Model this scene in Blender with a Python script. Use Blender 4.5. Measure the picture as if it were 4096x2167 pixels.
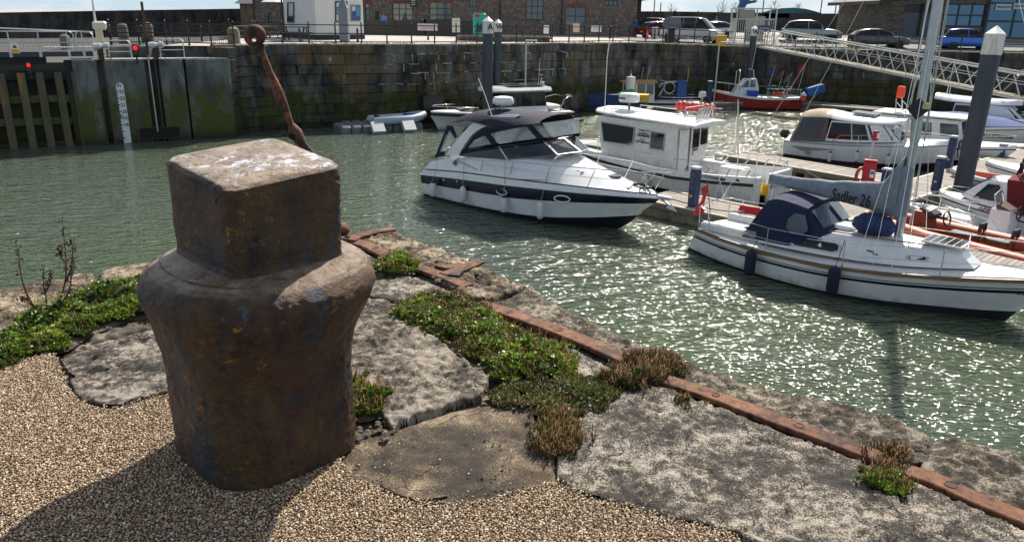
import bpy, bmesh, math, random
import numpy as np
from mathutils import Vector, Matrix, Quaternion, noise
R = math.radians
for o in list(bpy.data.objects): bpy.data.objects.remove(o)
SC = bpy.context.scene; COL = SC.collection
# ---------------------------------------------------------------- camera, world, sun, exposure
PITCH = math.atan(1018/3075.); ROLL = R(0.93); FPX = 3075.; EYE = Vector((0, 0, 1.7)); ZW = -4.57
cam = bpy.data.cameras.new('camera'); co = bpy.data.objects.new('camera', cam); COL.objects.link(co)
cam.sensor_width = 36; cam.lens = 36*FPX/4096; cam.clip_start = 0.05; cam.clip_end = 3000
_f = Vector((0, math.cos(PITCH), -math.sin(PITCH))); _r0 = Vector((1, 0, 0)); _d0 = Vector((0, -math.sin(PITCH), -math.cos(PITCH)))
_r = _r0*math.cos(ROLL) - _d0*math.sin(ROLL); _d = _r0*math.sin(ROLL) + _d0*math.cos(ROLL)
co.matrix_world = Matrix(((_r.x, -_d.x, -_f.x, 0), (_r.y, -_d.y, -_f.y, 0), (_r.z, -_d.z, -_f.z, 1.7), (0, 0, 0, 1)))
SC.camera = co
SUN_AZ, SUN_EL = R(23), R(45)          # azimuth measured clockwise from +Y
W = bpy.data.worlds.new('World'); SC.world = W; W.use_nodes = True
nt = W.node_tree; bg = nt.nodes['Background']; bg.inputs[1].default_value = 0.075
sky = nt.nodes.new('ShaderNodeTexSky'); sky.sky_type = 'NISHITA'; sky.sun_disc = False
sky.sun_elevation = SUN_EL; sky.sun_rotation = SUN_AZ; sky.dust_density = 1.6; sky.air_density = 1.0
tc = nt.nodes.new('ShaderNodeTexCoord'); mp = nt.nodes.new('ShaderNodeMapping'); mp.inputs['Scale'].default_value = (1, 1, 3.2)
nz = nt.nodes.new('ShaderNodeTexNoise'); nz.inputs['Scale'].default_value = 5.5; nz.inputs['Detail'].default_value = 9; nz.inputs['Roughness'].default_value = 0.6
rp = nt.nodes.new('ShaderNodeValToRGB'); rp.color_ramp.elements[0].position = 0.44; rp.color_ramp.elements[1].position = 0.66
mx = nt.nodes.new('ShaderNodeMixRGB'); mx.inputs[2].default_value = (7.9, 8.3, 8.7, 1)
L = nt.links.new
L(tc.outputs['Generated'], mp.inputs[0]); L(mp.outputs[0], nz.inputs[0]); L(nz.outputs[0], rp.inputs[0]); L(rp.outputs[0], mx.inputs[0])
sx_ = nt.nodes.new('ShaderNodeSeparateXYZ'); hz = nt.nodes.new('ShaderNodeMapRange'); hz.inputs[1].default_value = .0; hz.inputs[2].default_value = .28; hz.inputs[3].default_value = .92; hz.inputs[4].default_value = 0
hm = nt.nodes.new('ShaderNodeMixRGB'); hm.inputs[2].default_value = (5.4, 6.8, 7.8, 1); L(tc.outputs['Generated'], sx_.inputs[0]); L(sx_.outputs[2], hz.inputs[0]); L(hz.outputs[0], hm.inputs[0]); L(sky.outputs[0], hm.inputs[1]); L(hm.outputs[0], mx.inputs[1]); L(mx.outputs[0], bg.inputs[0])
sl = bpy.data.lights.new('sun', 'SUN'); sl.energy = 5.0; sl.angle = R(0.53); sl.color = (1, 0.93, 0.82)
so = bpy.data.objects.new('sun', sl); COL.objects.link(so); so.location = (20, 60, 60)
_sd = Vector((math.sin(SUN_AZ)*math.cos(SUN_EL), math.cos(SUN_AZ)*math.cos(SUN_EL), math.sin(SUN_EL)))
so.rotation_euler = _sd.to_track_quat('Z', 'Y').to_euler()
SC.view_settings.view_transform = 'Standard'; SC.view_settings.look = 'None'; SC.view_settings.exposure = 0.62; SC.view_settings.gamma = 1
SC.render.engine = 'CYCLES'
try: SC.cycles.max_bounces = 6; SC.cycles.transparent_max_bounces = 12
except Exception: pass
# ---------------------------------------------------------------- surveying helpers (photograph sight lines onto real planes)
def ray(px, py):
 u = px-2048; v = py-1083.5
 return (_r*u + _d*v + _f*FPX).normalized()
def G(px, py, z=0.0):
 d = ray(px, py); t = (z-EYE.z)/d.z; return EYE + d*t
def GV(x, y, z=0.0): return G(x*1.5901, y*1.5901, z)
def PY(px, py, y):
 d = ray(px, py); return EYE + d*(y/d.y)
def PP(px, py, p0, ang):       # vertical plane through p0 whose horizontal direction is ang (degrees)
 n = Vector((-math.sin(R(ang)), math.cos(R(ang)), 0)); d = ray(px, py)
 return EYE + d*((Vector(p0)-EYE).dot(n)/d.dot(n))
# ---------------------------------------------------------------- materials
MATS = {}
def pm(name, col, rough=0.5, metal=0.0, spec=0.5, var=0.0, vs=6.0, bump=0.0, bs=60.0, col2=None, streak=0, alpha=None, emit=None, coat=0, rnd=0.0, thr=(0.4, 0.62), detail=6, tr=0, sheen=0):
 """one procedural material: two colours mixed by noise, fine value noise, bump, per object random value"""
 if name in MATS: return MATS[name]
 m = bpy.data.materials.new(name); m.use_nodes = True; n = m.node_tree.nodes; l = m.node_tree.links.new
 b = n['Principled BSDF']; b.inputs['Roughness'].default_value = rough; b.inputs['Metallic'].default_value = metal
 b.inputs['Specular IOR Level'].default_value = spec; b.inputs['Coat Weight'].default_value = coat
 b.inputs['Base Color'].default_value = (*col, 1)
 tc = n.new('ShaderNodeTexCoord'); src = tc.outputs['Object']
 mp = n.new('ShaderNodeMapping'); l(src, mp.inputs[0]); src = mp.outputs[0]
 if streak: mp.inputs['Scale'].default_value = (1, 1, 1/streak)
 last = None
 if col2:
  nz = n.new('ShaderNodeTexNoise'); nz.inputs['Scale'].default_value = vs; nz.inputs['Detail'].default_value = detail; nz.inputs['Roughness'].default_value = .65; l(src, nz.inputs[0])
  rp = n.new('ShaderNodeValToRGB'); rp.color_ramp.elements[0].position, rp.color_ramp.elements[1].position = thr
  rp.color_ramp.elements[0].color = (*col, 1); rp.color_ramp.elements[1].color = (*col2, 1); l(nz.outputs[0], rp.inputs[0]); last = rp.outputs[0]
 if var or rnd:
  hs = n.new('ShaderNodeHueSaturation')
  if last: l(last, hs.inputs['Color'])
  else: hs.inputs['Color'].default_value = (*col, 1)
  vsrc = None
  if var:
   n2 = n.new('ShaderNodeTexNoise'); n2.inputs['Scale'].default_value = vs*2.7; n2.inputs['Detail'].default_value = 5; l(src, n2.inputs[0])
   mr = n.new('ShaderNodeMapRange'); mr.inputs[1].default_value = .3; mr.inputs[2].default_value = .7; mr.inputs[3].default_value = 1-var; mr.inputs[4].default_value = 1+var
   l(n2.outputs[0], mr.inputs[0]); vsrc = mr.outputs[0]
  if rnd:
   oi = n.new('ShaderNodeObjectInfo'); m2 = n.new('ShaderNodeMapRange'); m2.inputs[3].default_value = 1-rnd; m2.inputs[4].default_value = 1+rnd
   l(oi.outputs['Random'], m2.inputs[0])
   if vsrc:
    mm = n.new('ShaderNodeMath'); mm.operation = 'MULTIPLY'; l(vsrc, mm.inputs[0]); l(m2.outputs[0], mm.inputs[1]); vsrc = mm.outputs[0]
   else: vsrc = m2.outputs[0]
  l(vsrc, hs.inputs['Value']); last = hs.outputs[0]
 if last: l(last, b.inputs['Base Color'])
 if bump:
  n3 = n.new('ShaderNodeTexNoise'); n3.inputs['Scale'].default_value = bs; n3.inputs['Detail'].default_value = 6; l(src, n3.inputs[0])
  bp = n.new('ShaderNodeBump'); bp.inputs['Strength'].default_value = min(1, bump); bp.inputs['Distance'].default_value = 0.6/bs; l(n3.outputs[0], bp.inputs['Height']); l(bp.outputs[0], b.inputs['Normal'])
 if tr: b.inputs['Transmission Weight'].default_value = tr
 if alpha is not None:
  b.inputs['Alpha'].default_value = alpha
 if emit:
  b.inputs['Emission Color'].default_value = (*emit[:3], 1); b.inputs['Emission Strength'].default_value = emit[3]
 MATS[name] = m; return m
def nodes_mat(name):
 m = bpy.data.materials.new(name); m.use_nodes = True; MATS[name] = m
 return m, m.node_tree.nodes, m.node_tree.links.new, m.node_tree.nodes['Principled BSDF']
gel = pm('gelcoat', (.70, .71, .72), .22, var=.05, vs=1.5, coat=.3)
def scum(m, z1=.20):
 n = m.node_tree.nodes; l = m.node_tree.links.new; b = n['Principled BSDF']; src = b.inputs['Base Color'].links[0].from_socket; tc = n.new('ShaderNodeTexCoord'); sp = n.new('ShaderNodeSeparateXYZ'); l(tc.outputs['Object'], sp.inputs[0])
 mp = n.new('ShaderNodeMapping'); mp.inputs['Scale'].default_value = (1, 1, .25); l(tc.outputs['Object'], mp.inputs[0]); nz = n.new('ShaderNodeTexNoise'); nz.inputs['Scale'].default_value = 5; nz.inputs['Detail'].default_value = 6; l(mp.outputs[0], nz.inputs[0])
 ad = n.new('ShaderNodeMath'); ad.operation = 'MULTIPLY_ADD'; ad.inputs[1].default_value = -.45; l(nz.outputs[0], ad.inputs[0]); l(sp.outputs[2], ad.inputs[2]); mr = n.new('ShaderNodeMapRange'); mr.inputs[1].default_value = z1-.2; mr.inputs[2].default_value = -.25; mr.inputs[4].default_value = .8; l(ad.outputs[0], mr.inputs[0])
 mx = n.new('ShaderNodeMixRGB'); l(mr.outputs[0], mx.inputs[0]); l(src, mx.inputs[1]); mx.inputs[2].default_value = (.30, .27, .16, 1); l(mx.outputs[0], b.inputs['Base Color'])
scum(gel)
gel2 = pm('gelcoat_deck', (.62, .62, .60), .5, var=.07, vs=3)
gelw = pm('gelcoat_workboat', (.66, .66, .65), .35, var=.10, vs=2, col2=(.55, .54, .50), thr=(.62, .8))
navy = pm('navy_gelcoat', (.008, .011, .03), .18, var=.1)
navyf = pm('navy_canvas', (.007, .010, .026), .85, var=.25, vs=3, bump=.3, bs=12)
antif = pm('antifouling', (.010, .012, .02), .7)
blackp = pm('black_plastic', (.012, .012, .014), .45)
scum(gelw)
rubber = pm('rubber', (.02, .02, .02), .75)
steel = pm('stainless_steel', (.62, .63, .64), .22, 1.0)
alu = pm('anodised_aluminium', (.42, .44, .47), .38, .85, var=.08, vs=3)
galv = pm('galvanised_steel', (.50, .53, .54), .5, .6, var=.15, vs=8)
glassd = pm('tinted_glass', (.008, .010, .012), .06, spec=.35)
glassc = pm('clear_glass', (.03, .038, .045), .03, alpha=.72, spec=.6)
vinyl = pm('clear_vinyl', (.42, .46, .48), .12, alpha=.38, spec=.6, bump=.2, bs=5)
glassb = pm('blue_reflecting_glass', (.03, .12, .22), .04, spec=1.0, metal=.35)
glassw = pm('window_glass', (.03, .06, .065), .05, spec=1.0)
teak = pm('teak_trim', (.22, .11, .04), .5, var=.2, vs=9)
rope = pm('rope', (.30, .27, .20), .9)
ropew = pm('white_rope', (.58, .57, .52), .9)
whitef = pm('white_vinyl_fender', (.62, .62, .60), .4, var=.08, vs=9, col2=(.45, .44, .40), thr=(.6, .8))
navyh = pm('sprayhood_navy', (.009, .018, .058), .85, var=.3, vs=5, bump=.6, bs=9)
navyfd = pm('navy_fender_cover', (.009, .013, .035), .85, bump=.3, bs=60)
greyf = pm('grey_sail_cover', (.20, .23, .28), .8, var=.18, vs=2.5, bump=.35, bs=7)
tan = pm('tan_canvas', (.42, .32, .23), .85, var=.1)
taupe = pm('taupe_canvas', (.12, .095, .08), .85, var=.1)
blacki = pm('black_painted_iron', (.012, .013, .013), .38, var=.2)
red = pm('red_paint', (.38, .015, .012), .35, var=.12, vs=4)
redf = pm('red_fabric', (.36, .012, .02), .85, var=.2, vs=6)
maroon = pm('maroon_canvas', (.13, .008, .012), .9, var=.35, vs=4, bump=.4, bs=9)
orange = pm('orange_rubber', (.36, .058, .012), .55, var=.25, vs=4)
orangeb = pm('orange_buoy', (.75, .05, .015), .35)
rust_or = pm('brown_orange_console', (.20, .045, .015), .6, var=.2, vs=5)
bluep = pm('blue_paint', (.012, .06, .22), .45, var=.15, vs=4)
bluec = pm('blue_cover', (.008, .05, .20), .8, var=.15, vs=3, bump=.3, bs=6)
yellow = pm('yellow_paint', (.75, .42, .02), .45, var=.08)
green = pm('green_net', (.01, .25, .12), .8, var=.2)
rib_o = orange
wood_dk = pm('pontoon_plank', (.20, .175, .15), .8, var=.25, vs=3, col2=(.30, .27, .235), rnd=.22, streak=0, bump=.4, bs=50)
wood_pale = pm('pale_timber_edge', (.42, .37, .28), .75, var=.15, vs=5, rnd=.08)
concrete_f = pm('float_concrete', (.24, .22, .18), .85, var=.2, vs=3, col2=(.10, .10, .07), bump=.3)
pile_m = pm('dark_blue_steel_pile', (.045, .055, .07), .5, var=.15, vs=1.5, metal=.2, streak=6)
cap_m = pm('white_pile_cap', (.70, .69, .64), .5, col2=(.22, .21, .16), thr=(.5, .75), vs=5, streak=8)
white_p = pm('white_paint', (.75, .74, .71), .5, var=.06, vs=3)
cream = pm('cream_paint', (.60, .52, .33), .6, var=.1)
tarmac = pm('tarmac', (.16, .155, .15), .9, var=.15, vs=2, bump=.2)
paving_m = pm('pale_paving', (.36, .33, .30), .85, var=.12, vs=1.2, bump=.2)
dark_clad = pm('dark_cladding', (.018, .022, .026), .6, var=.2, vs=3)
slate = pm('slate', (.16, .16, .17), .6, var=.2, vs=8)
brickr = pm('red_brick', (.20, .065, .035), .85, var=.3, vs=30)
# ---------------------------------------------------------------- mesh building
def link(o): COL.objects.link(o); return o
class MB:
 def __init__(s): s.v = []; s.f = []; s.m = []; s.cur = 0
 def add(s, vs, fs):
  n = len(s.v); s.v += [tuple(v) for v in vs]
  for f in fs: s.f.append(tuple(i+n for i in f)); s.m.append(s.cur)
  return s
 def box(s, c, d, rot=None, taper=1.0, bev=0.0):
  x, y, z = d[0]/2, d[1]/2, d[2]/2
  if bev:
   b = min(bev, x*.9, y*.9, z*.9); vs = []; rings = []
   for zz, o in ((-z, b), (-z+b, 0), (z-b, 0), (z, b)):
    vs += [(-x+o, -y+b+o*.4, zz), (-x+b+o*.4, -y+o, zz), (x-b-o*.4, -y+o, zz), (x-o, -y+b+o*.4, zz),
        (x-o, y-b-o*.4, zz), (x-b-o*.4, y-o, zz), (-x+b+o*.4, y-o, zz), (-x+o, y-b-o*.4, zz)]
   fs = [tuple(range(7, -1, -1)), tuple(range(24, 32))]
   for k in range(3):
    for i in range(8): j = (i+1) % 8; fs.append((k*8+i, k*8+j, k*8+8+j, k*8+8+i))
  else:
   t = taper
   vs = [(-x, -y, -z), (x, -y, -z), (x, y, -z), (-x, y, -z), (-x*t, -y*t, z), (x*t, -y*t, z), (x*t, y*t, z), (-x*t, y*t, z)]
   fs = [(3, 2, 1, 0), (4, 5, 6, 7), (0, 1, 5, 4), (1, 2, 6, 5), (2, 3, 7, 6), (3, 0, 4, 7)]
  c = Vector(c)
  if rot is not None:
   M = rot if isinstance(rot, Matrix) else Matrix.Rotation(rot, 3, 'Z')
   vs = [M @ Vector(v)+c for v in vs]
  else: vs = [Vector(v)+c for v in vs]
  return s.add(vs, fs)
 def tube(s, pts, r, n=6, cap=True, closed=False):
  P = [Vector(p) for p in pts]; k = len(P)
  rs = r if isinstance(r, (list, tuple)) else [r]*k
  base = len(s.v); vs = []; up = None
  for i, p in enumerate(P):
   if closed: t = P[(i+1) % k]-P[i-1]
   else: t = P[min(i+1, k-1)]-P[max(i-1, 0)]
   t = t.normalized() if t.length > 1e-9 else Vector((0, 0, 1))
   if up is None: up = Vector((0, 0, 1)) if abs(t.z) < .9 else Vector((1, 0, 0))
   a = t.cross(up)
   if a.length < 1e-5: a = t.cross(Vector((0, 1, .3)))
   a.normalize(); b = a.cross(t); up = b
   for j in range(n):
    w = 2*math.pi*j/n; vs.append(p+(a*math.cos(w)+b*math.sin(w))*rs[i])
  fs = []
  for i in range(k if closed else k-1):
   for j in range(n):
    a0 = i*n+j; b0 = i*n+(j+1) % n; c0 = ((i+1) % k)*n+(j+1) % n; d0 = ((i+1) % k)*n+j; fs.append((a0, d0, c0, b0))
  if cap and not closed: fs += [tuple(range(n)), tuple(range(k*n-1, (k-1)*n-1, -1))]
  return s.add(vs, fs)
 def lathe(s, prof, c=(0, 0, 0), n=16, axis=None, sx=1, sy=1):
  c = Vector(c); vs = []; fs = []; k = len(prof)
  M = Matrix.Identity(3) if axis is None else Vector((0, 0, 1)).rotation_difference(Vector(axis).normalized()).to_matrix()
  for r, z in prof:
   for j in range(n):
    w = 2*math.pi*j/n; vs.append(M @ Vector((r*math.cos(w)*sx, r*math.sin(w)*sy, z))+c)
  for i in range(k-1):
   for j in range(n): fs.append((i*n+j, i*n+(j+1) % n, (i+1)*n+(j+1) % n, (i+1)*n+j))
  if prof[0][0] > 1e-6: fs.append(tuple(range(n-1, -1, -1)))
  if prof[-1][0] > 1e-6: fs.append(tuple(range((k-1)*n, k*n)))
  return s.add(vs, fs)
 def plate(s, pts, t, nrm=None):
  """polygon with thickness t along its normal, centred front face at pts"""
  P = [Vector(p) for p in pts]; k = len(P)
  if nrm is None:
   N = Vector((0, 0, 0))
   for i in range(k): N += (P[i]-P[0]).cross(P[(i+1) % k]-P[0])
   N.normalize()
  else: N = Vector(nrm)
  vs = P+[p-N*t for p in P]
  fs = [tuple(range(k)), tuple(range(2*k-1, k-1, -1))]+[((i+1) % k, i, k+i, k+(i+1) % k) for i in range(k)]
  return s.add(vs, fs)
 def frame(s, pts, w, t, nrm=None):
  """hollow frame following a polygon: width w inward, thickness t"""
  P = [Vector(p) for p in pts]; k = len(P); C = sum(P, Vector())/k
  N = Vector((0, 0, 0))
  for i in range(k): N += (P[i]-P[0]).cross(P[(i+1) % k]-P[0])
  N.normalize()
  if nrm is not None and N.dot(Vector(nrm)) < 0: N = -N
  Q = [p+(C-p).normalized()*w*1.3 for p in P]
  vs = P+Q+[p+N*t for p in P]+[q+N*t for q in Q]; fs = []
  for i in range(k):
   j = (i+1) % k
   fs += [(2*k+i, 2*k+j, 3*k+j, 3*k+i), (i, j, 2*k+j, 2*k+i), (k+j, k+i, 3*k+i, 3*k+j), (j, i, k+i, k+j)]
  return s.add(vs, fs)
 def rows(s, rows, n=20, mats=None, mirror=True, cap0=False, cap1=False, smooth=True):
  """loft between curves (each a list of xyz running aft to fore), mirrored in y"""
  C = [resample(r, n) for r in rows]; save = s.cur
  for sg in ((1, -1) if mirror else (1,)):
   base = len(s.v)
   for c in C: s.v += [(p[0], p[1]*sg, p[2]) for p in c]
   for i in range(len(C)-1):
    mi = mats[i] if mats else save
    for j in range(n-1):
     a = base+i*n+j; q = (a, a+1, a+n+1, a+n)
     s.f.append(q if sg > 0 else q[::-1]); s.m.append(mi)
  for flag, j in ((cap0, 0), (cap1, n-1)):
   if flag is not False:
    pts = [c[j] for c in C]
    if mirror:
     pts = pts+[(p[0], -p[1], p[2]) for p in reversed(pts)]
    b0 = len(s.v); s.v += [tuple(p) for p in pts]; s.f.append(tuple(range(b0, b0+len(pts)))); s.m.append(flag if flag is not True else save)
  return s
 def merge(s, o, M=None):
  n = len(s.v); s.v += [tuple(M @ Vector(v)) if M else v for v in o.v]; s.f += [tuple(i+n for i in f) for f in o.f]; s.m += o.m; return s
 def build(s, name, mats, parent=None, smooth=False, dist=None, recalc=False):
  me = bpy.data.meshes.new(name); me.from_pydata(s.v, [], s.f)
  mats = mats if isinstance(mats, (list, tuple)) else [mats]
  for m in mats: me.materials.append(m)
  if len(mats) > 1: me.polygons.foreach_set('material_index', s.m)
  if dist or recalc:
   bm = bmesh.new(); bm.from_mesh(me)
   if dist: bmesh.ops.remove_doubles(bm, verts=bm.verts, dist=dist)
   bmesh.ops.recalc_face_normals(bm, faces=bm.faces); bm.to_mesh(me); bm.free()
  if smooth:
   me.polygons.foreach_set('use_smooth', [True]*len(me.polygons))
   try: me.set_sharp_from_angle(angle=R(38 if smooth is True else smooth))
   except Exception: pass
  me.update(); o = bpy.data.objects.new(name, me); link(o)
  if parent: o.parent = parent
  return o
def resample(pts, n):
 P = [Vector(p) for p in pts]
 if len(P) == 2: return [P[0].lerp(P[1], i/(n-1)) for i in range(n)]
 d = [0]
 for i in range(1, len(P)): d.append(d[-1]+max(1e-6, (P[i]-P[i-1]).length))
 out = []; T = d[-1]
 for i in range(n):
  t = T*i/(n-1); k = 0
  while k < len(P)-2 and d[k+1] < t: k += 1
  u = (t-d[k])/(d[k+1]-d[k]); u = max(0, min(1, u)); h = d[k+1]-d[k]
  m0 = (P[k+1]-P[k-1])/(d[k+1]-d[k-1])*h if k > 0 else (P[k+1]-P[k])
  m1 = (P[k+2]-P[k])/(d[k+2]-d[k])*h if k < len(P)-2 else (P[k+1]-P[k])
  u2 = u*u; u3 = u2*u
  out.append(P[k]*(2*u3-3*u2+1)+m0*(u3-2*u2+u)+P[k+1]*(-2*u3+3*u2)+m1*(u3-u2))
 return out
def B(): return MB()
def tag(o, label=None, cat=None, group=None, kind=None):
 for k, v in (('label', label), ('category', cat), ('group', group), ('kind', kind)):
  if v: o[k] = v
 return o
def thing(name, label, cat, loc=(0, 0, 0), yaw=0, group=None):
 o = bpy.data.objects.new(name, None); link(o); o.location = loc; o.rotation_euler = (0, 0, R(yaw)); o.empty_display_size = .2
 return tag(o, label, cat, group)
def kids(o): return [c for c in bpy.data.objects if c.parent == o]
def copy_tree(o, loc, yaw=None, label=None, memo={}):
 c = o.copy(); link(c); c.location = loc
 if yaw is not None: c.rotation_euler = (0, 0, R(yaw))
 if label: c['label'] = label
 def rec(a, b):
  ch = memo.get(a.name)
  if ch is None: ch = memo[a.name] = kids(a)
  for k in ch: q = k.copy(); link(q); q.parent = b; rec(k, q)
 rec(o, c); return c
def text(s, size, M, mat, parent=None, name='lettering', shear=0, bold=0.0, ext=0.002, align='LEFT', sx=1.0):
 cu = bpy.data.curves.new('t', 'FONT'); cu.body = s; cu.size = size; cu.shear = shear; cu.offset = bold*size; cu.extrude = ext; cu.align_x = align; cu.resolution_u = 2
 t = bpy.data.objects.new('t', cu); link(t); dg = bpy.context.evaluated_depsgraph_get()
 me = bpy.data.meshes.new_from_object(t.evaluated_get(dg)); bpy.data.objects.remove(t)
 me.materials.clear(); me.materials.append(mat); me.transform(M @ Matrix.Diagonal((sx, 1, 1, 1))); me.name = name
 o = bpy.data.objects.new(name, me); link(o)
 if parent: o.parent = parent
 return o
def TM(o, xd, yd):   # matrix with text x direction, y (up) direction at o
 x = Vector(xd).normalized(); y = Vector(yd).normalized(); z = x.cross(y).normalized(); y = z.cross(x)
 return Matrix(((x.x, y.x, z.x, o[0]), (x.y, y.y, z.y, o[1]), (x.z, y.z, z.z, o[2]), (0, 0, 0, 1)))
# ================================================================ WATER
def stone_mat(name, cols, scale=9, fine=60, bump=.6, thr=((.40, .50), (.52, .62)), rough=.88, speck=.5, rnd=.0, dist=.004, big=.9, crack=1.0):
 """weathered stone: three lichen / grime colours in patches broken up by fine noise, with pits"""
 m, n, l, b = nodes_mat(name); b.inputs['Roughness'].default_value = rough
 tc = n.new('ShaderNodeTexCoord'); src = tc.outputs['Object']
 def noi(sc, det=8, rg=.65, ds=0):
  q = n.new('ShaderNodeTexNoise'); q.inputs['Scale'].default_value = sc; q.inputs['Detail'].default_value = det; q.inputs['Roughness'].default_value = rg; q.inputs['Distortion'].default_value = ds; l(src, q.inputs[0]); return q.outputs[0]
 def ramp(s, a, c):
  q = n.new('ShaderNodeMapRange'); q.inputs[1].default_value = a; q.inputs[2].default_value = c; l(s, q.inputs[0]); return q.outputs[0]
 def mix(f, a, c):
  q = n.new('ShaderNodeMixRGB')
  if isinstance(f, float): q.inputs[0].default_value = f
  else: l(f, q.inputs[0])
  for k, v in ((1, a), (2, c)):
   if isinstance(v, tuple): q.inputs[k].default_value = (*v, 1)
   else: l(v, q.inputs[k])
  return q.outputs[0]
 def add(a, c, w):
  q = n.new('ShaderNodeMath'); q.operation = 'MULTIPLY_ADD'; l(c, q.inputs[0]); q.inputs[1].default_value = w; l(a, q.inputs[2]); return q.outputs[0]
 f1 = noi(fine, 8, .75); f2 = noi(scale, 7, .7, .3); f3 = noi(max(1.1, scale*.16), 4, .6)
 s1 = add(add(f2, f1, speck), f3, big)
 mid = .5+.5*speck+.5*big
 c = mix(ramp(s1, mid+(thr[0][0]-.5)*1.3, mid+(thr[0][1]-.5)*1.3), cols[0], cols[1])
 c = mix(ramp(s1, mid+(thr[1][0]-.5)*1.3, mid+(thr[1][1]-.5)*1.3), c, cols[2])
 if len(cols) > 3:
  f4 = noi(scale*.8, 5, .6, .6); c = mix(ramp(f4, .60, .68), c, cols[3])
 if len(cols) > 4:
  f5 = noi(scale*2.2, 5, .6); c = mix(ramp(f5, .66, .70), c, cols[4])
 if rnd:
  oi = n.new('ShaderNodeObjectInfo'); m2 = n.new('ShaderNodeMapRange'); m2.inputs[3].default_value = 1-rnd; m2.inputs[4].default_value = 1+rnd; l(oi.outputs['Random'], m2.inputs[0])
  hs = n.new('ShaderNodeHueSaturation'); l(c, hs.inputs['Color']); l(m2.outputs[0], hs.inputs['Value']); c = hs.outputs[0]
 l(c, b.inputs['Base Color'])
 vz = n.new('ShaderNodeTexVoronoi'); vz.feature = 'DISTANCE_TO_EDGE'; vz.inputs['Scale'].default_value = 2.6; nd = n.new('ShaderNodeTexNoise'); nd.inputs['Scale'].default_value = 6; nd.inputs['Detail'].default_value = 6; l(src, nd.inputs[0])
 va = n.new('ShaderNodeMixRGB'); va.blend_type = 'ADD'; va.inputs[0].default_value = .35; l(src, va.inputs[1]); l(nd.outputs[1], va.inputs[2]); l(va.outputs[0], vz.inputs['Vector'])
 ck = n.new('ShaderNodeMapRange'); ck.inputs[1].default_value = .002; ck.inputs[2].default_value = .011; l(vz.outputs[0], ck.inputs[0]); km = ramp(noi(1.7, 3), .46, .54); kk = n.new('ShaderNodeMath'); kk.operation = 'MAXIMUM'; l(ck.outputs[0], kk.inputs[0]); l(km, kk.inputs[1])
 if crack: c = mix(kk.outputs[0], (.015, .011, .008), c); l(c, b.inputs['Base Color'])
 f6 = noi(fine*1.6, 6, .8); h = add(add(f1, f6, .6), kk.outputs[0], 1.5*crack); bp = n.new('ShaderNodeBump'); bp.inputs['Strength'].default_value = bump; bp.inputs['Distance'].default_value = dist
 l(h, bp.inputs['Height']); l(bp.outputs[0], b.inputs['Normal']); return m
m, n, l, b = nodes_mat('harbour_water')
b.inputs['Roughness'].default_value = .085; b.inputs['IOR'].default_value = 1.33; b.inputs['Specular IOR Level'].default_value = .9
b.inputs['Subsurface Weight'].default_value = .9; b.inputs['Subsurface Radius'].default_value = (.5, .6, .4); b.inputs['Subsurface Scale'].default_value = 4.0
tcw = n.new('ShaderNodeTexCoord')
def wv(sx_, sy_, rot, det, dist, prev, rg_=.5, typ='FBM'):
 r0 = n.new('ShaderNodeMapping'); r0.inputs['Rotation'].default_value = (0, 0, R(rot)); l(tcw.outputs['Object'], r0.inputs[0])
 mpg = n.new('ShaderNodeMapping'); mpg.inputs['Scale'].default_value = (sx_, sy_, 1); l(r0.outputs[0], mpg.inputs[0])
 q = n.new('ShaderNodeTexNoise'); q.noise_type = typ; q.inputs['Scale'].default_value = 1; q.inputs['Detail'].default_value = det; q.inputs['Roughness'].default_value = rg_; q.inputs['Distortion'].default_value = .5; l(mpg.outputs[0], q.inputs[0])
 bp = n.new('ShaderNodeBump'); bp.inputs['Strength'].default_value = 1; bp.inputs['Distance'].default_value = dist; l(q.outputs[0], bp.inputs['Height'])
 if prev: l(prev, bp.inputs['Normal'])
 return bp.outputs[0]
w1 = wv(.35, .7, 15, 1, .12, None); w2 = wv(1.3, 3.2, -14, 1, .19, w1, .5); w3 = wv(4.2, 9.2, 12, 1, .112, w2, .5)
l(w3, b.inputs['Normal'])
nq = n.new('ShaderNodeTexNoise'); nq.inputs['Scale'].default_value = .09; nq.inputs['Detail'].default_value = 3; l(tcw.outputs['Object'], nq.inputs[0])
rq = n.new('ShaderNodeValToRGB'); rq.color_ramp.elements[0].position = .35; rq.color_ramp.elements[1].position = .65
rq.color_ramp.elements[0].color = (.062, .086, .044, 1); rq.color_ramp.elements[1].color = (.070, .090, .072, 1); l(nq.outputs[0], rq.inputs[0]); l(rq.outputs[0], b.inputs['Base Color'])
wa = B(); wa.box((0, 7.5, ZW-2), (320, 135, 4))
tag(wa.build('water', m), kind='structure')
# ================================================================ NEAR QUAY
WEDGE = [(-9.5, -.6), (-3.3, 4.64), (-1.42, 6.13), (-1.0, 6.12), (-.23, 5.25), (.31, 4.6), (.96, 3.70), (1.55, 3.32), (2.15, 2.80), (3.4, 1.75), (6.6, -1.2)]
soil = stone_mat('soil_and_mortar', [(.035, .028, .02), (.08, .065, .045), (.20, .17, .12)], 14, 90, .8)
qm = stone_mat('quay_masonry', [(.05, .045, .03), (.13, .12, .09), (.22, .2, .16)], 3, 25, .6)
P0 = [(-9.5, -4), ]+WEDGE+[(6.6, -4)]
cx, cy = -.5, 1
PI_ = [(cx+(x-cx)*.985, cy+(y-cy)*.985) for x, y in P0]
q = B(); k = len(P0)
q.add([(x, y, -.035) for x, y in PI_]+[(x, y, ZW-1.5) for x, y in PI_], [tuple(range(k-1, -1, -1))]+[(i, (i+1) % k, k+(i+1) % k, k+i) for i in range(k)])
quay = q.build('quay', [soil], recalc=True); tag(quay, kind='structure')
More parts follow.
